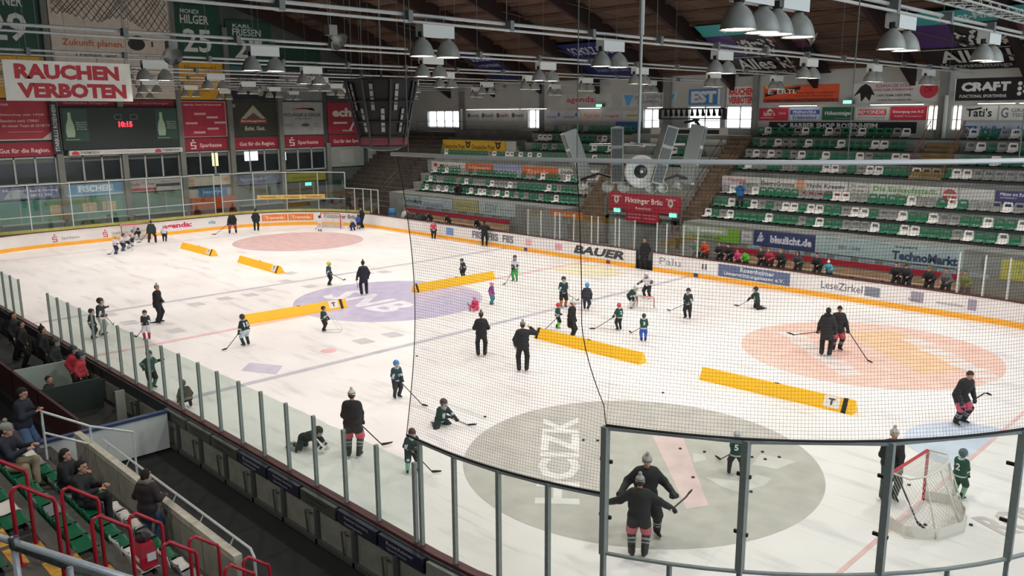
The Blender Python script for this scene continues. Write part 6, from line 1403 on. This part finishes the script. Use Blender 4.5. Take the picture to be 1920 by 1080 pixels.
def cage(label, A, B_, depth, H, scale=1.0, netcol='#d9d6cf'):
    """goal cage: mouth from post A to post B, body stretching to the right-hand side of A->B"""
    A, B_ = V3(*A, 0), V3(*B_, 0); d = (B_-A); W = np.linalg.norm(d); d /= W; n_ = np.array((d[1], -d[0], 0)); Z = V3(0, 0, 1)
    t = thing('goal_cage', label, 'goal', tuple((A+B_)/2))
    R_ = mat('#c02a38', .4); Wm = mat('#d8d4cb', .5); r = .035*scale
    q = MB(); q.tube([A, A+Z*(H-.05), A+Z*H+d*.05, B_+Z*H-d*.05, B_+Z*(H-.05), B_], r, 8); q.build('goal_frame', R_, t, True)
    base = [A+n_*.0, A+n_*depth*.45-d*.22, A+n_*depth*.85+d*W*.08, (A+B_)/2+n_*depth*1.05, B_+n_*depth*.85-d*W*.08, B_+n_*depth*.45+d*.22, B_]
    q = MB(); q.tube(base, r*.8, 7); q.build('base_frame', Wm, t, True)
    topb = [A+Z*H, A+Z*H+n_*depth*.35-d*.05, A+Z*H+n_*depth*.5+d*W*.18, (A+B_)/2+Z*H+n_*depth*.55, B_+Z*H+n_*depth*.5-d*W*.18, B_+Z*H+n_*depth*.35+d*.05, B_+Z*H]
    q = MB(); q.tube(topb, r*.6, 7); q.tube([(A+B_)/2+Z*H+n_*depth*.55, (A+B_)/2+n_*depth*1.05], r*.6, 7); q.tube([topb[2], base[2]], r*.5, 6); q.tube([topb[4], base[4]], r*.5, 6); q.build('rear_frame', Wm, t, True)
    # netting
    def along(P, u_):
        L = [0]
        for a, c in zip(P[:-1], P[1:]): L.append(L[-1]+np.linalg.norm(c-a))
        x = u_*L[-1]
        for i in range(len(P)-1):
            if x <= L[i+1]+1e-9: f_ = (x-L[i])/(L[i+1]-L[i]+1e-9); return P[i]*(1-f_)+P[i+1]*f_
        return P[-1]
    q = MB(); st = .055*scale; nu = int(3.6*W/1.83/st*.55); nv = int(H/st*1.0)
    def pt(u_, v_): a, c = along(base, u_), along(topb, u_); return a*(1-v_)+c*v_-n_*.06*math.sin(PI*v_)*math.sin(PI*u_)
    for i in range(nu+1):
        for sg in (1, -1):
            pts = []
            for j in range(9):
                v_ = j/8; u_ = i/nu+sg*v_*nv/nu*.5
                if 0 <= u_ <= 1: pts.append(pt(u_, v_))
            if len(pts) > 1: q.tube(pts, .0045*scale, 3, cap=False)
    for i in range(int(W/st)): 
        f_ = (i+.5)/int(W/st); q.tube([A*(1-f_)+B_*f_+Z*H, along(topb, .25+.5*f_)], .004*scale, 3, cap=False)
    for i in range(6):
        f_ = (i+.5)/6; q.tube([along(topb, .3*f_), along(topb, 1-.3*f_)], .004*scale, 3, cap=False)
    q.build('netting', mat(netcol, .8), t)
    q = MB(); kk = [along(base, i/16) for i in range(17)]; q.add([tuple(p_+Z*.02) for p_ in kk]+[tuple(p_+Z*.24*scale+ (np.array((A+B_)/2)-p_)*.02) for p_ in kk], [(i, i+1, 18+i, 17+i) for i in range(16)]); q.build('skirt', mat('#e4e2dc', .7), t)
cage('full size red goal cage with white netting inside the near corner', (26.0, -6.1), (26.1, -4.27), 1.15, 1.22)
cage('goal cage standing against the far end boards by the group of children', (-28.75, .05), (-29.35, -1.7), .5, 1.15)
cage('red goal cage in the far corner before the script advert', (-23.3, 12.6), (-25.0, 11.9), .5, 1.2)
cage('small red training cage beside the bending child goalie', (9.75, 6.7), (10.5, 6.95), .35, .6, .7)
# ================================================================ who is where
person('child in white jersey, yellow helmet and violet socks leading the group by the cage', (-23.59, -4.24, 0.00), -0.85, 1.25, stick=(0.19, -0.25), kid=True, hem='#8d86a8', socks='#4a4a86', pants='#17191c', head=('helmet', '#d9c25a'), top='#d9d4de')
person('child in white jersey with dark helmet, second of the group by the far left cage', (-24.60, -3.44, 0.00), -0.86, 1.25, kid=True, hem='#9a93b3', socks='#5a5a90', pants='#17191c', head=('helmet', '#3a3a40'), pose='lean', top='#d9d4de')
person('child in white jersey and amber helmet crouching in the cage group', (-25.51, -2.76, 0.00), -0.52, 1.20, stick=(1.20, 0.47), kid=True, hem='#9a93b3', socks='#c9c5cf', pants='#17191c', head=('helmet', '#c99a3a'), pose='bend', top='#d9d4de')
person('child in white jersey and blue helmet at the rear of the cage group', (-26.29, -2.22, 0.00), -0.52, 1.20, kid=True, hem='#9a93b3', socks='#c9c5cf', pants='#17191c', head=('helmet', '#4a6aa8'), pose='lean', top='#d9d4de')
person('child goalie in black with white leg pads kneeling before the far left cage', (-29.04, -0.73, 0.00), -1.58, 1.30, stick=(0.30, -0.40), kid=True, hem='#2a2a2e', socks='#d5d3d2', pants='#17191c', goalie=True, pose='crouch', head=('helmet', '#17181a'), top='#1c1c20')
person('person in dark green jacket standing legs apart with back turned at the far left cage', (-26.72, -0.64, 0.00), 1.03, 1.72, stick=(-0.85, 0.29), top='#23352c', pants='#14201a', pose='wide', head=('cap', '#15181a'), grip='one')
person('child in white jersey with black shorts behind the dark green jacket coach', (-26.84, 0.28, 0.00), 1.01, 1.20, kid=True, hem='#4a4850', socks='#1b1b1d', pants='#17191c', head=('helmet', '#c9c0c6'), num='7', top='#d9d4de')
person('person in black sweatshirt with red patched shorts sweeping a stick at the boards', (-27.13, 5.56, 0.00), -2.03, 1.78, stick=(1.25, 0.36), socks='#17181b', pants='#1a1a1d', patch='#a84a56', pose='wide', head=('hair', '#6a5a4c'), grip='one')
person('person in dark navy coat standing still in front of the orange board adverts', (-27.19, 7.52, 0.00), -1.88, 1.73, top='#20222e', pants='#1a1b24', coat=0.15, head=('beanie', '#1b1c20'))
person('child in white jersey numbered 7 at the edge of the far red circle', (-23.32, 10.73, 0.00), 0.76, 1.23, stick=(-0.61, 1.16), kid=True, hem='#b9a9ae', socks='#ddd5d6', pants='#d9d2d3', head=('helmet', '#2a2a30'), num='77', top='#e0d8da')
person('child goalie in dark blue crouching beside the far cross ice cage', (-21.94, 12.85, 0.00), -2.86, 1.25, stick=(1.13, -0.69), kid=True, hem='#1f2a55', socks='#2c3a70', pants='#17191c', pose='crouch', head=('helmet', '#b9bcbf'), goalie=True, top='#26336a')
person('child in bright blue jersey standing right of the crouching far goalie', (-22.18, 13.46, 0.00), 0.45, 1.17, kid=True, hem='#27407f', socks='#8fa3ae', pants='#17191c', head=('helmet', '#24386f'), top='#2d4fa0')
person('person in black leaning against the far corner boards', (-22.40, 14.00, 0.00), -3.22, 1.75, top='#17181b', pants='#1b1c20', head=('beanie', '#26282c'))
person('child in red and white striped jersey by the far boards under the net edge', (-13.90, 14.20, 0.00), -2.08, 1.35, kid=True, hem='#e3dcdc', socks='#1a1a1c', pants='#17191c', head=('helmet', '#5a3a3c'), top='#c94a5a')
person('person in black coat looking over the far boards with back turned', (-8.70, 14.35, 0.00), 0.74, 1.80, coat=0.1, head=('beanie', '#1a1c1e'), hands={1: (0.3, 0.35, 1.3), -1: (-0.3, 0.35, 1.35)})
person('child in dark green and grey jersey behind the middle yellow barrier', (-1.42, 6.06, 0.00), -3.25, 1.15, kid=True, hem='#b9c3c9', socks='#22303c', pants='#17191c', head=('helmet', '#3a3f44'), pose='lean', top='#1f3440')
person('child in white jersey with bright green pants by the far barrier end', (1.22, 7.36, 0.00), -2.70, 1.41, stick=(0.16, 1.11), kid=True, hem='#2a3436', socks='#35a34a', pants='#3aa84e', head=('helmet', '#33383c'), top='#d3d3da')
person('child in dark green jersey with fluorescent yellow helmet near centre ice', (-5.00, -0.17, 0.00), -0.82, 1.27, stick=(-1.26, 0.47), kid=True, hem='#c3cfd6', socks='#1b1d1f', pants='#17191c', head=('helmet', '#dfe63a'), grip='one', top='#2b4a4c')
person('person in long dark navy coat talking to the yellow helmeted child', (-1.68, -0.27, 0.00), 1.15, 1.76, stick=(-0.01, 1.73), top='#1d1e2a', pants='#1a1b26', coat=0.2, head=('beanie', '#2b2420'), grip='one')
person('person in long black tracksuit with pale bobble hat at the left blue line', (-3.28, -9.75, 0.00), -0.89, 1.75, stick=(0.12, -0.05), top='#141518', pants='#15161a', coat=0.1, head=('beanie', '#9a968f', '#6a675f'))
person('child in green jersey and red socks near the glass at the left', (-0.98, -11.15, 0.00), -2.01, 1.20, stick=(0.42, -0.38), kid=True, hem='#cfd0d2', socks='#b3263a', pants='#c9cacc', head=('helmet', '#2a1f26'), top='#1d2f2c')
person('child in striped green jersey standing tall above the glass edge, pink glove raised', (-2.97, -12.16, 0.00), -0.83, 1.55, stick=(-1.52, -0.36), kid=True, hem='#c5c5c8', socks='#d2cfce', pants='#d2cfce', head=('helmet', '#2e2a2c'), gloves='#8a5560', hands={-1: (-0.42, 0.1, 1.25)}, top='#2a3336')
person('child with white striped sleeves half hidden by the glass posts at the left', (-2.54, -12.66, 0.00), -0.65, 1.25, kid=True, hem='#cfd1d2', socks='#1d2022', pants='#17191c', head=('helmet', '#232628'), top='#1e2425')
person('child in green jersey numbered 15 bending at the end of the long left barrier', (2.75, -8.83, 0.00), -4.56, 1.30, stick=(-0.84, 0.09), kid=True, hem='#c4d0d4', socks='#24353c', pants='#b9ccd6', head=('helmet', '#3a2a2c'), num='15', pose='lean', top='#1b3235')
person('child in green jersey holding a pushing frame before the left barrier', (3.00, -5.54, 0.00), -0.90, 1.06, kid=True, hem='#c6cbc9', socks='#1c1d20', pants='#17191c', head=('helmet', '#2a2224'), hands={1: (0.18, 0.42, 0.78), -1: (-0.18, 0.42, 0.78)}, top='#1f4038')
person('child in green jersey and bright blue helmet left of the net edge', (11.81, -8.45, 0.00), -1.68, 1.24, stick=(-0.22, 1.17), kid=True, hem='#b9bdd0', socks='#2a2e32', pants='#23272b', head=('helmet', '#2f7fc4'), top='#1c4040')
person('person in black shirt with grey green bobble hat by the near glass, seen from behind', (14.77, -12.06, 0.00), 0.73, 1.88, stick=(0.60, 0.74), top='#101113', socks='#3a3d40', pants='#1b1b1e', patch='#b0505a', head=('beanie', '#b9b9a8', '#3f6a58'), sleeve=None, gloves='#121214')
person('child in dark green sliding on the ice behind the near glass, white gloves first', (13.36, -12.65, 0.00), -1.04, 1.35, kid=True, top='#17201f', hem='#1f2a29', socks='#8f9494', pants='#2a302f', pose='crawl', head=('helmet', '#1c2122'), gloves='#dcdfdf', hands={-1: (-0.2, 0.8, 0.1), 1: (0.2, 0.82, 0.1)})
person('child in green jersey and pale green socks at the first post of the net', (16.52, -11.54, 0.00), -1.96, 1.25, stick=(-0.45, 0.33), kid=True, hem='#a9b6b4', socks='#8fc4ac', pants='#24302e', head=('helmet', '#4a2a30'), pose='lean', top='#1b3a36')
person('child in green jersey kneeling on the ice just right of the net edge', (14.75, -9.01, 0.00), -1.56, 1.35, stick=(-0.51, 0.52), kid=True, hem='#aab8b6', socks='#1a3a30', pants='#1d2f2a', head=('helmet', '#4a3a38'), pose='kneelsit', top='#1c3a36')
person('person in black coat and grey hat with back turned, hands held in front', (10.33, -3.47, 0.00), 0.83, 1.73, top='#1a1b1e', pants='#17181b', coat=0.12, head=('beanie', '#5a5d58', '#2a2c2a'), hands={1: (0.12, 0.25, 1.1), -1: (-0.12, 0.25, 1.1)})
person('person in black jacket drinking from a bottle at the end of the long barrier', (12.73, -3.75, 0.00), 0.78, 1.84, top='#1f2023', pants='#17181b', head=('beanie', '#8f8f8c', '#6a6a68'), hands={1: (0.3, 0.2, 1.55)}, gloves=None)
person('child in purple top and teal pants with pink gloves near the centre circle', (4.38, 2.63, 0.00), -1.28, 1.07, kid=True, hem='#a04a90', socks='#3f8a98', pants='#3a7f90', head=('helmet', '#d9a0b4'), gloves='#d9447a', top='#7a3f86')
person('child in hot pink suit fallen on the ice behind the left coach', (4.60, 1.48, 0.00), -2.83, 1.15, stick=(0.68, -0.49), kid=True, hem='#e07a98', socks='#d9446e', pants='#d9446e', pose='floor', head=('helmet', '#e39ab0'), gloves='#d9447a', top='#d93a6a')
person('child in green jersey with orange striped socks behind the red helmet child', (7.17, 4.55, 0.00), -2.24, 1.45, stick=(-0.88, -1.19), kid=True, hem='#cfd5d6', socks='#b5703a', pants='#17191c', head=('helmet', '#23282c'), top='#1b3c40')
person('child in green jersey with red helmet and lime socks left of the black coat coach', (9.60, 1.47, 0.00), -0.66, 1.09, stick=(0.38, -0.64), kid=True, hem='#b7c9c6', socks='#7ad04a', pants='#17191c', head=('helmet', '#d0323c'), num='8', top='#1b4a44')
person('person in long black coat with white hat behind the long yellow barrier', (11.27, 0.43, 0.00), -1.11, 1.69, top='#121214', coat=0.25, head=('beanie', '#d5d3cf', '#b9b7b3'))
person('child in navy suit and light blue helmet skating away from the black coat coach', (8.34, 4.79, 0.00), 0.53, 1.33, kid=True, hem='#1f2530', socks='#262c38', pants='#232935', pose='stride', head=('helmet', '#3f9ad0'), top='#262c38')
person('child in green jersey with red helmet holding a long stick to the left', (11.59, 3.04, 0.00), 1.27, 1.14, stick=(-0.87, 0.54), kid=True, hem='#c3cfcc', socks='#1d2224', pants='#17191c', head=('helmet', '#d0485a'), num='2', top='#1b4a40')
person('child in green jersey numbered 3 with bright blue pants', (13.34, 2.33, 0.00), 0.72, 1.11, stick=(-0.39, 1.15), kid=True, hem='#c5d3d4', socks='#2a5fc0', pants='#2a5ab8', head=('helmet', '#27403f'), num='3', top='#1d4a40')
person('child goalie in green bending beside the small red cage', (9.51, 6.52, 0.00), -1.45, 1.30, kid=True, hem='#b5c4c0', socks='#cfd6d3', pants='#17191c', pose='bend', head=('helmet', '#cfd3d3'), goalie=True, top='#1b3f38')
person('child in white jersey and black pants leaning over behind the small cage', (8.86, 8.70, 0.00), -3.04, 1.40, kid=True, hem='#2a2a30', socks='#1a1b1e', pants='#18191c', pose='lean', head=('helmet', '#d9d6dc'), hands={1: (0.5, 0.3, 0.95), -1: (-0.5, 0.35, 1.1)}, top='#dcd5dc')
person('child in dark green jersey facing the camera alone right of the small cage', (12.47, 6.69, 0.00), -2.83, 1.35, stick=(1.08, -0.89), kid=True, hem='#b9c2c0', socks='#17191b', pants='#17191c', head=('helmet', '#16181a'), top='#1e2f2e')
person('child in dark green jersey on one knee near the far yellow boards', (13.66, 10.37, 0.00), -3.86, 1.35, stick=(0.46, 0.66), kid=True, hem='#8f9c9a', socks='#191c1e', pants='#17191c', pose='kneel', head=('helmet', '#1c2022'), top='#1d3533')
person('person in long dark hooded coat with back turned on the orange circle', (19.30, 5.28, 0.00), 0.25, 1.88, stick=(-1.34, 0.75, 0.45), top='#1c2024', pants='#14171a', coat=0.22, head=('hair', '#2a2422', '#1a1d20', 'hood'), grip='one')
person('person in black kit facing the camera behind the hooded coat, long stick to the right', (19.25, 6.31, 0.00), -2.38, 1.78, stick=(-0.59, 1.53), top='#17191c', socks='#1b1d20', pants='#1a1b1e', patch='#a84a58', head=('cap', '#111214'), grip='one')
person('person in black team kit, bareheaded, skating right of the orange circle', (25.05, 1.40, 0.00), -1.99, 1.79, stick=(-0.26, 0.50, 1.05), top='#17181b', socks='#1a1b1e', pants='#1c1d20', patch='#c0566a', head=('hair', '#3a2e26'), pose='lean', hp=-25, sleeve=None, grip='one')
person('child in green jersey numbered 5 standing legs apart on the grey circle', (22.33, -6.07, 0.00), 0.51, 1.16, stick=(-0.40, 0.76), kid=True, hem='#b9c3c1', socks='#23282a', pants='#24292b', head=('helmet', '#a9b0ae'), num='5', pose='wide', top='#1d3d3a')
person('person in black jacket and grey bobble hat facing the camera inside the near corner glass', (22.56, -10.09, 0.00), -2.38, 1.98, top='#121316', socks='#1c1d20', pants='#141518', head=('beanie', '#a8a39e', '#5a5652'), hands={-1: (-0.5, 0.2, 0.98), 1: (0.5, 0.2, 1.0)}, pose='wide', hp=-20)
person('person in grey bobble hat with arms spread and red shorts patches, seen from behind', (23.00, -10.90, 0.00), 0.59, 1.79, stick=(0.93, 0.85, 1.00), top='#1b1c1f', socks='#3a3b3d', pants='#17181a', patch='#b8606c', head=('beanie', '#9a9a99', '#5f6062'), grip='one', hands={-1: (-0.66, 0.12, 1.08), 1: (0.66, 0.15, 1.06)})
person('person in black with grey knitted hat standing behind the near cage post', (25.53, -4.86, 0.00), -2.45, 1.82, stick=(-0.23, 1.23), top='#15171a', pants='#3c4a46', head=('beanie', '#b5b2ad', '#8f8c88'))
person('child in green jersey numbered 2 with pale green socks beside the near cage', (26.63, -3.65, 0.00), -0.25, 1.21, kid=True, hem='#c3cfc9', socks='#7fae8c', pants='#1e4434', head=('helmet', '#4a5e62'), num='2', hands={-1: (-0.1, 0.3, 0.9), 1: (0.12, 0.3, 0.8)}, top='#1b4a3a')
person('person in black standing in the open gate of the far boards', (4.12, 14.90, 0.00), -3.03, 1.88, top='#141518', pants='#141517', coat=0.15, head=('hair', '#2a2422'), shoes=True)
person('spectator in bright blue jacket standing in the far stand taking a photo', (6.40, 21.05, 3.14), -2.62, 1.62, top='#2468a8', pants='#1d232b', head=('hair', '#2a2522'), gloves=None, shoes=True, hands={1: (0.12, 0.3, 1.55), -1: (-0.1, 0.3, 1.55)})
person('spectator in black sitting among the seats of the far left block', (-17.90, 20.15, 2.50), -2.64, 1.75, pose='lowsit', head=('hair', '#1c1a19'), gloves=None, shoes=True, top='#131416')
person('spectator in green jacket under the lime banner', (7.09, 15.6, .5), PI, 1.62, top='#2d6b45', head=('hair', '#4a3a30'), gloves=None, shoes=True, pose='lean', lean=20, hands={-1: (-.2, .4, 1.00), 1: (.2, .4, 1.00)}, group='spectators behind the far boards', h=.03)
person('spectator in orange red jacket beside the green one', (7.63, 15.6, .5), PI, 1.62, top='#c0432f', head=('hair', '#6a4a34'), gloves=None, shoes=True, pose='lean', lean=20, hands={-1: (-.2, .4, 1.00), 1: (.2, .4, 1.00)}, group='spectators behind the far boards', h=.03)
person('spectator in dark coat with pink scarf leaning on the boards', (8.56, 15.6, .5), PI, 1.62, top='#20242e', head=('hair', '#2a2320'), gloves=None, shoes=True, pose='lean', lean=20, hands={-1: (-.2, .4, 1.00), 1: (.2, .4, 1.00)}, group='spectators behind the far boards', h=.03)
person('spectator in black bent low beside the pink scarf', (9.14, 15.6, .5), PI, 1.62, top='#1c1d20', head=('helmet', '#1d1e20'), gloves=None, shoes=True, pose='lean', lean=20, hands={-1: (-.2, .4, 1.00), 1: (.2, .4, 1.00)}, group='spectators behind the far boards', h=.03)
person('child spectator in pink jacket under the blue banner', (9.64, 15.6, .5), PI, 1.30, top='#d0437f', head=('hair', '#5a4436'), gloves=None, shoes=True, pose='lean', lean=20, hands={-1: (-.2, .4, 1.00), 1: (.2, .4, 1.00)}, group='spectators behind the far boards', h=.03)
person('child spectator in lime green jacket with dark hat', (10.08, 15.6, .5), PI, 1.30, top='#57b52f', head=('beanie', '#20242a'), gloves=None, shoes=True, pose='lean', lean=20, hands={-1: (-.2, .4, 1.00), 1: (.2, .4, 1.00)}, group='spectators behind the far boards', h=.03)
person('spectator in camouflage jacket under the blue banner', (11.00, 15.6, .5), PI, 1.62, top='#2a2a28', head=('hair', '#4a3c30'), gloves=None, shoes=True, pose='lean', lean=20, hands={-1: (-.2, .4, 1.00), 1: (.2, .4, 1.00)}, group='spectators behind the far boards', h=.03)
person('spectator in crimson jacket leaning forward', (11.44, 15.6, .5), PI, 1.62, top='#9c2f45', head=('hair', '#5c4434'), gloves=None, shoes=True, pose='lean', lean=20, hands={-1: (-.2, .4, 1.00), 1: (.2, .4, 1.00)}, group='spectators behind the far boards', h=.03)
person('spectator in dark green coat beside the crimson jacket', (12.09, 15.6, .5), PI, 1.62, top='#1e2422', head=('hair', '#8a6a4a'), gloves=None, shoes=True, pose='lean', lean=20, hands={-1: (-.2, .4, 1.00), 1: (.2, .4, 1.00)}, group='spectators behind the far boards', h=.03)
person('spectator in grey hooded coat leaning on the boards', (13.00, 15.6, .5), PI, 1.62, top='#3a3c40', head=('hood_up', '#3a3c40'), gloves=None, shoes=True, pose='lean', lean=20, hands={-1: (-.2, .4, 1.00), 1: (.2, .4, 1.00)}, group='spectators behind the far boards', h=.03)
person('spectator in black coat under the start of the pale banner', (14.00, 15.6, .5), PI, 1.62, top='#15161a', head=('hair', '#3a2a24'), gloves=None, shoes=True, pose='lean', lean=20, hands={-1: (-.2, .4, 1.00), 1: (.2, .4, 1.00)}, group='spectators behind the far boards', h=.03)
person('child spectator in turquoise jacket and white hat', (14.59, 15.6, .5), PI, 1.30, top='#4fa3b0', head=('beanie', '#cfe0e0'), gloves=None, shoes=True, pose='lean', lean=20, hands={-1: (-.2, .4, 1.00), 1: (.2, .4, 1.00)}, group='spectators behind the far boards', h=.03)
person('spectator in navy coat, left one of the pair on the long bench', (17.78, 15.6, .5), PI, 1.62, top='#1a1c24', head=('hair', '#2a2220'), gloves=None, shoes=True, pose='lean', lean=20, hands={-1: (-.2, .4, 1.00), 1: (.2, .4, 1.00)}, group='spectators behind the far boards', h=.03)
person('spectator in navy coat, right one of the pair on the long bench', (18.23, 15.6, .5), PI, 1.62, top='#1d202b', head=('cap', '#2a2522'), gloves=None, shoes=True, pose='lean', lean=20, hands={-1: (-.2, .4, 1.00), 1: (.2, .4, 1.00)}, group='spectators behind the far boards', h=.03)
person('spectator in black coat clasping hands on the long bench', (19.21, 15.6, .5), PI, 1.62, top='#1f1e1c', head=('beanie', '#6a6440'), gloves=None, shoes=True, pose='lean', lean=20, hands={-1: (-.2, .4, 1.00), 1: (.2, .4, 1.00)}, group='spectators behind the far boards', h=.03)
person('spectator in plain grey jacket on the long bench', (19.92, 15.6, .5), PI, 1.62, top='#5f6364', head=('hair', '#3a3632'), gloves=None, shoes=True, pose='lean', lean=20, hands={-1: (-.2, .4, 1.00), 1: (.2, .4, 1.00)}, group='spectators behind the far boards', h=.03)
person('spectator in olive green jacket at the bench end', (20.70, 15.6, .5), PI, 1.62, top='#6a7a2c', head=('hair', '#3a2f28'), gloves=None, shoes=True, pose='lean', lean=20, hands={-1: (-.2, .4, 1.00), 1: (.2, .4, 1.00)}, group='spectators behind the far boards', h=.03)
person('spectator in dark green hat bending behind the far boards', (-15.87, 15.6, .5), PI, 1.4, top='#1a2422', head=('beanie', '#23282a'), gloves=None, shoes=True, pose='lean', lean=35, h=.036)
person('spectator in dark red jacket low behind the far boards', (-13.80, 15.6, .5), PI, 1.4, top='#2a1e22', head=('beanie', '#23282a'), gloves=None, shoes=True, pose='lean', lean=35, h=.036)
person('spectator in black beside the coat leaning on the far boards', (-10.65, 15.6, .5), PI, 1.4, top='#1a1c1e', head=('beanie', '#23282a'), gloves=None, shoes=True, pose='lean', lean=35, h=.036)
person('spectator in black seen from behind through the far end glass', (-31.60, -1.70, 0.00), -1.90, 1.75, top='#121315', head=('hood_up', '#121315'), gloves=None, shoes=True)
person('spectator in black at the left frame edge behind the glass', (-0.40, -15.90, 0.30), -0.75, 1.78, top='#14171b', coat=.12, head=('hair', '#241d1a'), gloves=None, shoes=True)
person('spectator in dark jacket second from the left frame edge', (0.90, -16.00, 0.30), -0.41, 1.70, top='#1c1d20', coat=.12, head=('hair', '#2a2320'), gloves=None, shoes=True)
person('spectator in dark blue with brown cap at the very left edge', (0.60, -16.90, 0.30), -0.55, 1.82, top='#16202c', coat=.12, head=('cap', '#6a4a38'), gloves=None, shoes=True)
person('spectator in black coat with white print leaning at the glass gap', (2.40, -15.75, .3), -0.51, 1.72, top='#17181b', coat=.1, head=('hair', '#1f1a18'), gloves=None, shoes=True)
person('spectator in dark coat and cap left of the one at the gap', (1.70, -15.60, .3), -0.51, 1.60, top='#2b2426', coat=.1, head=('beanie', '#3a2a2a'), gloves=None, shoes=True)
person('child in red jacket and dark helmet behind the bench glass, left one', (4.90, -15.60, .3), -1.15, 1.50, top='#b02f3c', kid=True, head=('helmet', '#2a3a3e'), gloves=None, shoes=True)
person('child in red jacket and dark helmet behind the bench glass, right one', (5.60, -15.65, .3), -0.81, 1.45, top='#b93844', kid=True, head=('helmet', '#23323a'), gloves=None, shoes=True)
person('spectator sitting low in the dark near bench beside the red jackets', (6.60, -16.85, .3), -0.77, 1.60, top='#1a1c1a', pose='sit', head=('hair', '#2a221d'), gloves=None, shoes=True)
person('child in dark kit waiting behind the first bench glass', (3.40, -15.70, .3), -0.78, 1.45, top='#2a3330', kid=True, head=('helmet', '#2a2f30'), gloves=None, shoes=True)
person('child in green jersey behind the near glass stretching one arm to the left', (5.35, -13.50, 0.00), -1.40, 1.30, kid=True, hem='#6a8a84', socks='#3f6a60', pants='#17191c', head=('helmet', '#2a3436'), hands={-1: (-0.55, 0.15, 1.25), 1: (0.4, 0.1, 1.05)}, top='#1f4a42')
person('child in brown grey jersey crouching behind the near glass panes', (8.00, -13.50, 0.00), 1.53, 1.25, kid=True, hem='#7a7468', socks='#6a6a64', pants='#17191c', pose='crouch', head=('helmet', '#5a5044'), top='#4a443c')
person('person in navy jacket and jeans standing with a phone beside the silver rail', (12.25, -18.85, 1.20), -0.71, 1.80, top='#121a2c', pants='#3f5878', head=('hair', '#191513'), gloves=None, shoes=True, hands={-1: (-.05, .38, 1.22), 1: (.12, .38, 1.2)}, hp=-18, h=.019)
person('woman in dark parka with fur trimmed hood standing at the concrete wall', (16.60, -17.95, 0.50), 0.54, 1.66, top='#2b2024', coat=.2, pants='#3a5678', head=('long_hair', '#1d1512', '#6e625a', 'hood'), gloves=None, shoes=True, hands={-1: (-.2, .3, 1.05), 1: (.2, .32, 1.05)}, h=.019)
person('seated person with dark hair in bun and black coat, left one of the seated pair', (15.30, -18.98, 1.20), -0.64, 1.70, top='#15161a', pants='#131416', pose='sit', head=('long_hair', '#211713'), gloves=None, shoes=True, hands={-1: (-.12, .42, .75), 1: (.12, .42, .75)}, h=.019, skin='#c09480')
person('seated person with short black hair and charcoal coat, right one of the seated pair', (16.25, -19.00, 1.20), -0.76, 1.78, top='#1c1d20', pants='#16171a', pose='sit', head=('hair', '#15110f'), gloves=None, shoes=True, hands={-1: (-.12, .45, .78), 1: (.12, .45, .78)}, h=.019, skin='#b58a70')
person('seated person with grey cap, dark sweater and khaki trousers at the left frame edge', (15.30, -19.90, 1.90), -0.69, 1.80, top='#151b2a', pants='#8a7f64', pose='sit', head=('beanie', '#8a8d84', '#7d8078'), gloves=None, shoes=True, hands={-1: (-.12, .5, .85), 1: (.14, .5, .85)}, h=.019, skin='#c08f78')
barrier((-22.92, -0.31), (-18.25, -0.31), 'short yellow foam barrier nearest the far left cage', 1)
barrier((-15.04, -0.21), (-9.79, -0.44), 'yellow foam barrier left of the yellow helmeted child', 1)
barrier((-0.22, 1.84), (0.03, 7.04), 'yellow foam barrier crossing the centre circle under the net edge', 0)
barrier((-0.29, -7.24), (0.09, -2.43), 'long yellow foam barrier on the left of the centre circle', 1)
barrier((9.95, -0.30), (15.11, -0.29), 'long yellow foam barrier behind the two coaches at the net', 0)
barrier((17.56, -0.27), (22.61, -0.03), 'nearest long yellow foam barrier with black end band', 1)
puck((15.03, -7.66), 0)
puck((18.55, -6.77), 1)
puck((18.25, -7.01), 2)
puck((22.40, -4.73), 3)
puck((20.46, -5.67), 4)
puck((21.03, -5.40), 5)
puck((22.09, -4.84), 6)
puck((22.59, -4.35), 7)
puck((22.11, -4.34), 8)
puck((23.10, -6.67), 9)
puck((21.70, -6.95), 10)
puck((17.49, -2.24), 11)
puck((8.63, -5.13), 12)
puck((27.27, -4.81), 13)
puck((25.39, -3.68), 14)
puck((25.58, -3.71), 15)
puck((26.58, -5.49), 16)
t = thing('pushing_frame', 'white skating aid frame held by the child before the left barrier', 'skating aid', (3.2, -5.3, 0))
d_ = V3(.703, .711, 0); s_ = V3(-.711, .703, 0); o_ = V3(3.0, -5.54, .02)
q = MB()
for k in (-.2, .2):
    q.tube([o_+d_*.12+s_*k, o_+d_*.72+s_*k*1.3, o_+d_*.7+s_*k*1.2+V3(0, 0, .05), o_+d_*.36+s_*k*.8+V3(0, 0, .62)], .013, 6)
q.build('side_tube', mat('#d9dad6', .4), t); q = MB(); q.tube([o_+d_*.36-s_*.2+V3(0, 0, .62), o_+d_*.36+s_*.2+V3(0, 0, .62)], .016, 6); q.build('handle', mat('#c9cac6', .4), t)
q = MB(); q.tube([o_+d_*.72-s_*.26, o_+d_*.72+s_*.26], .013, 6); q.build('front_bar', mat('#d9dad6', .4), t)
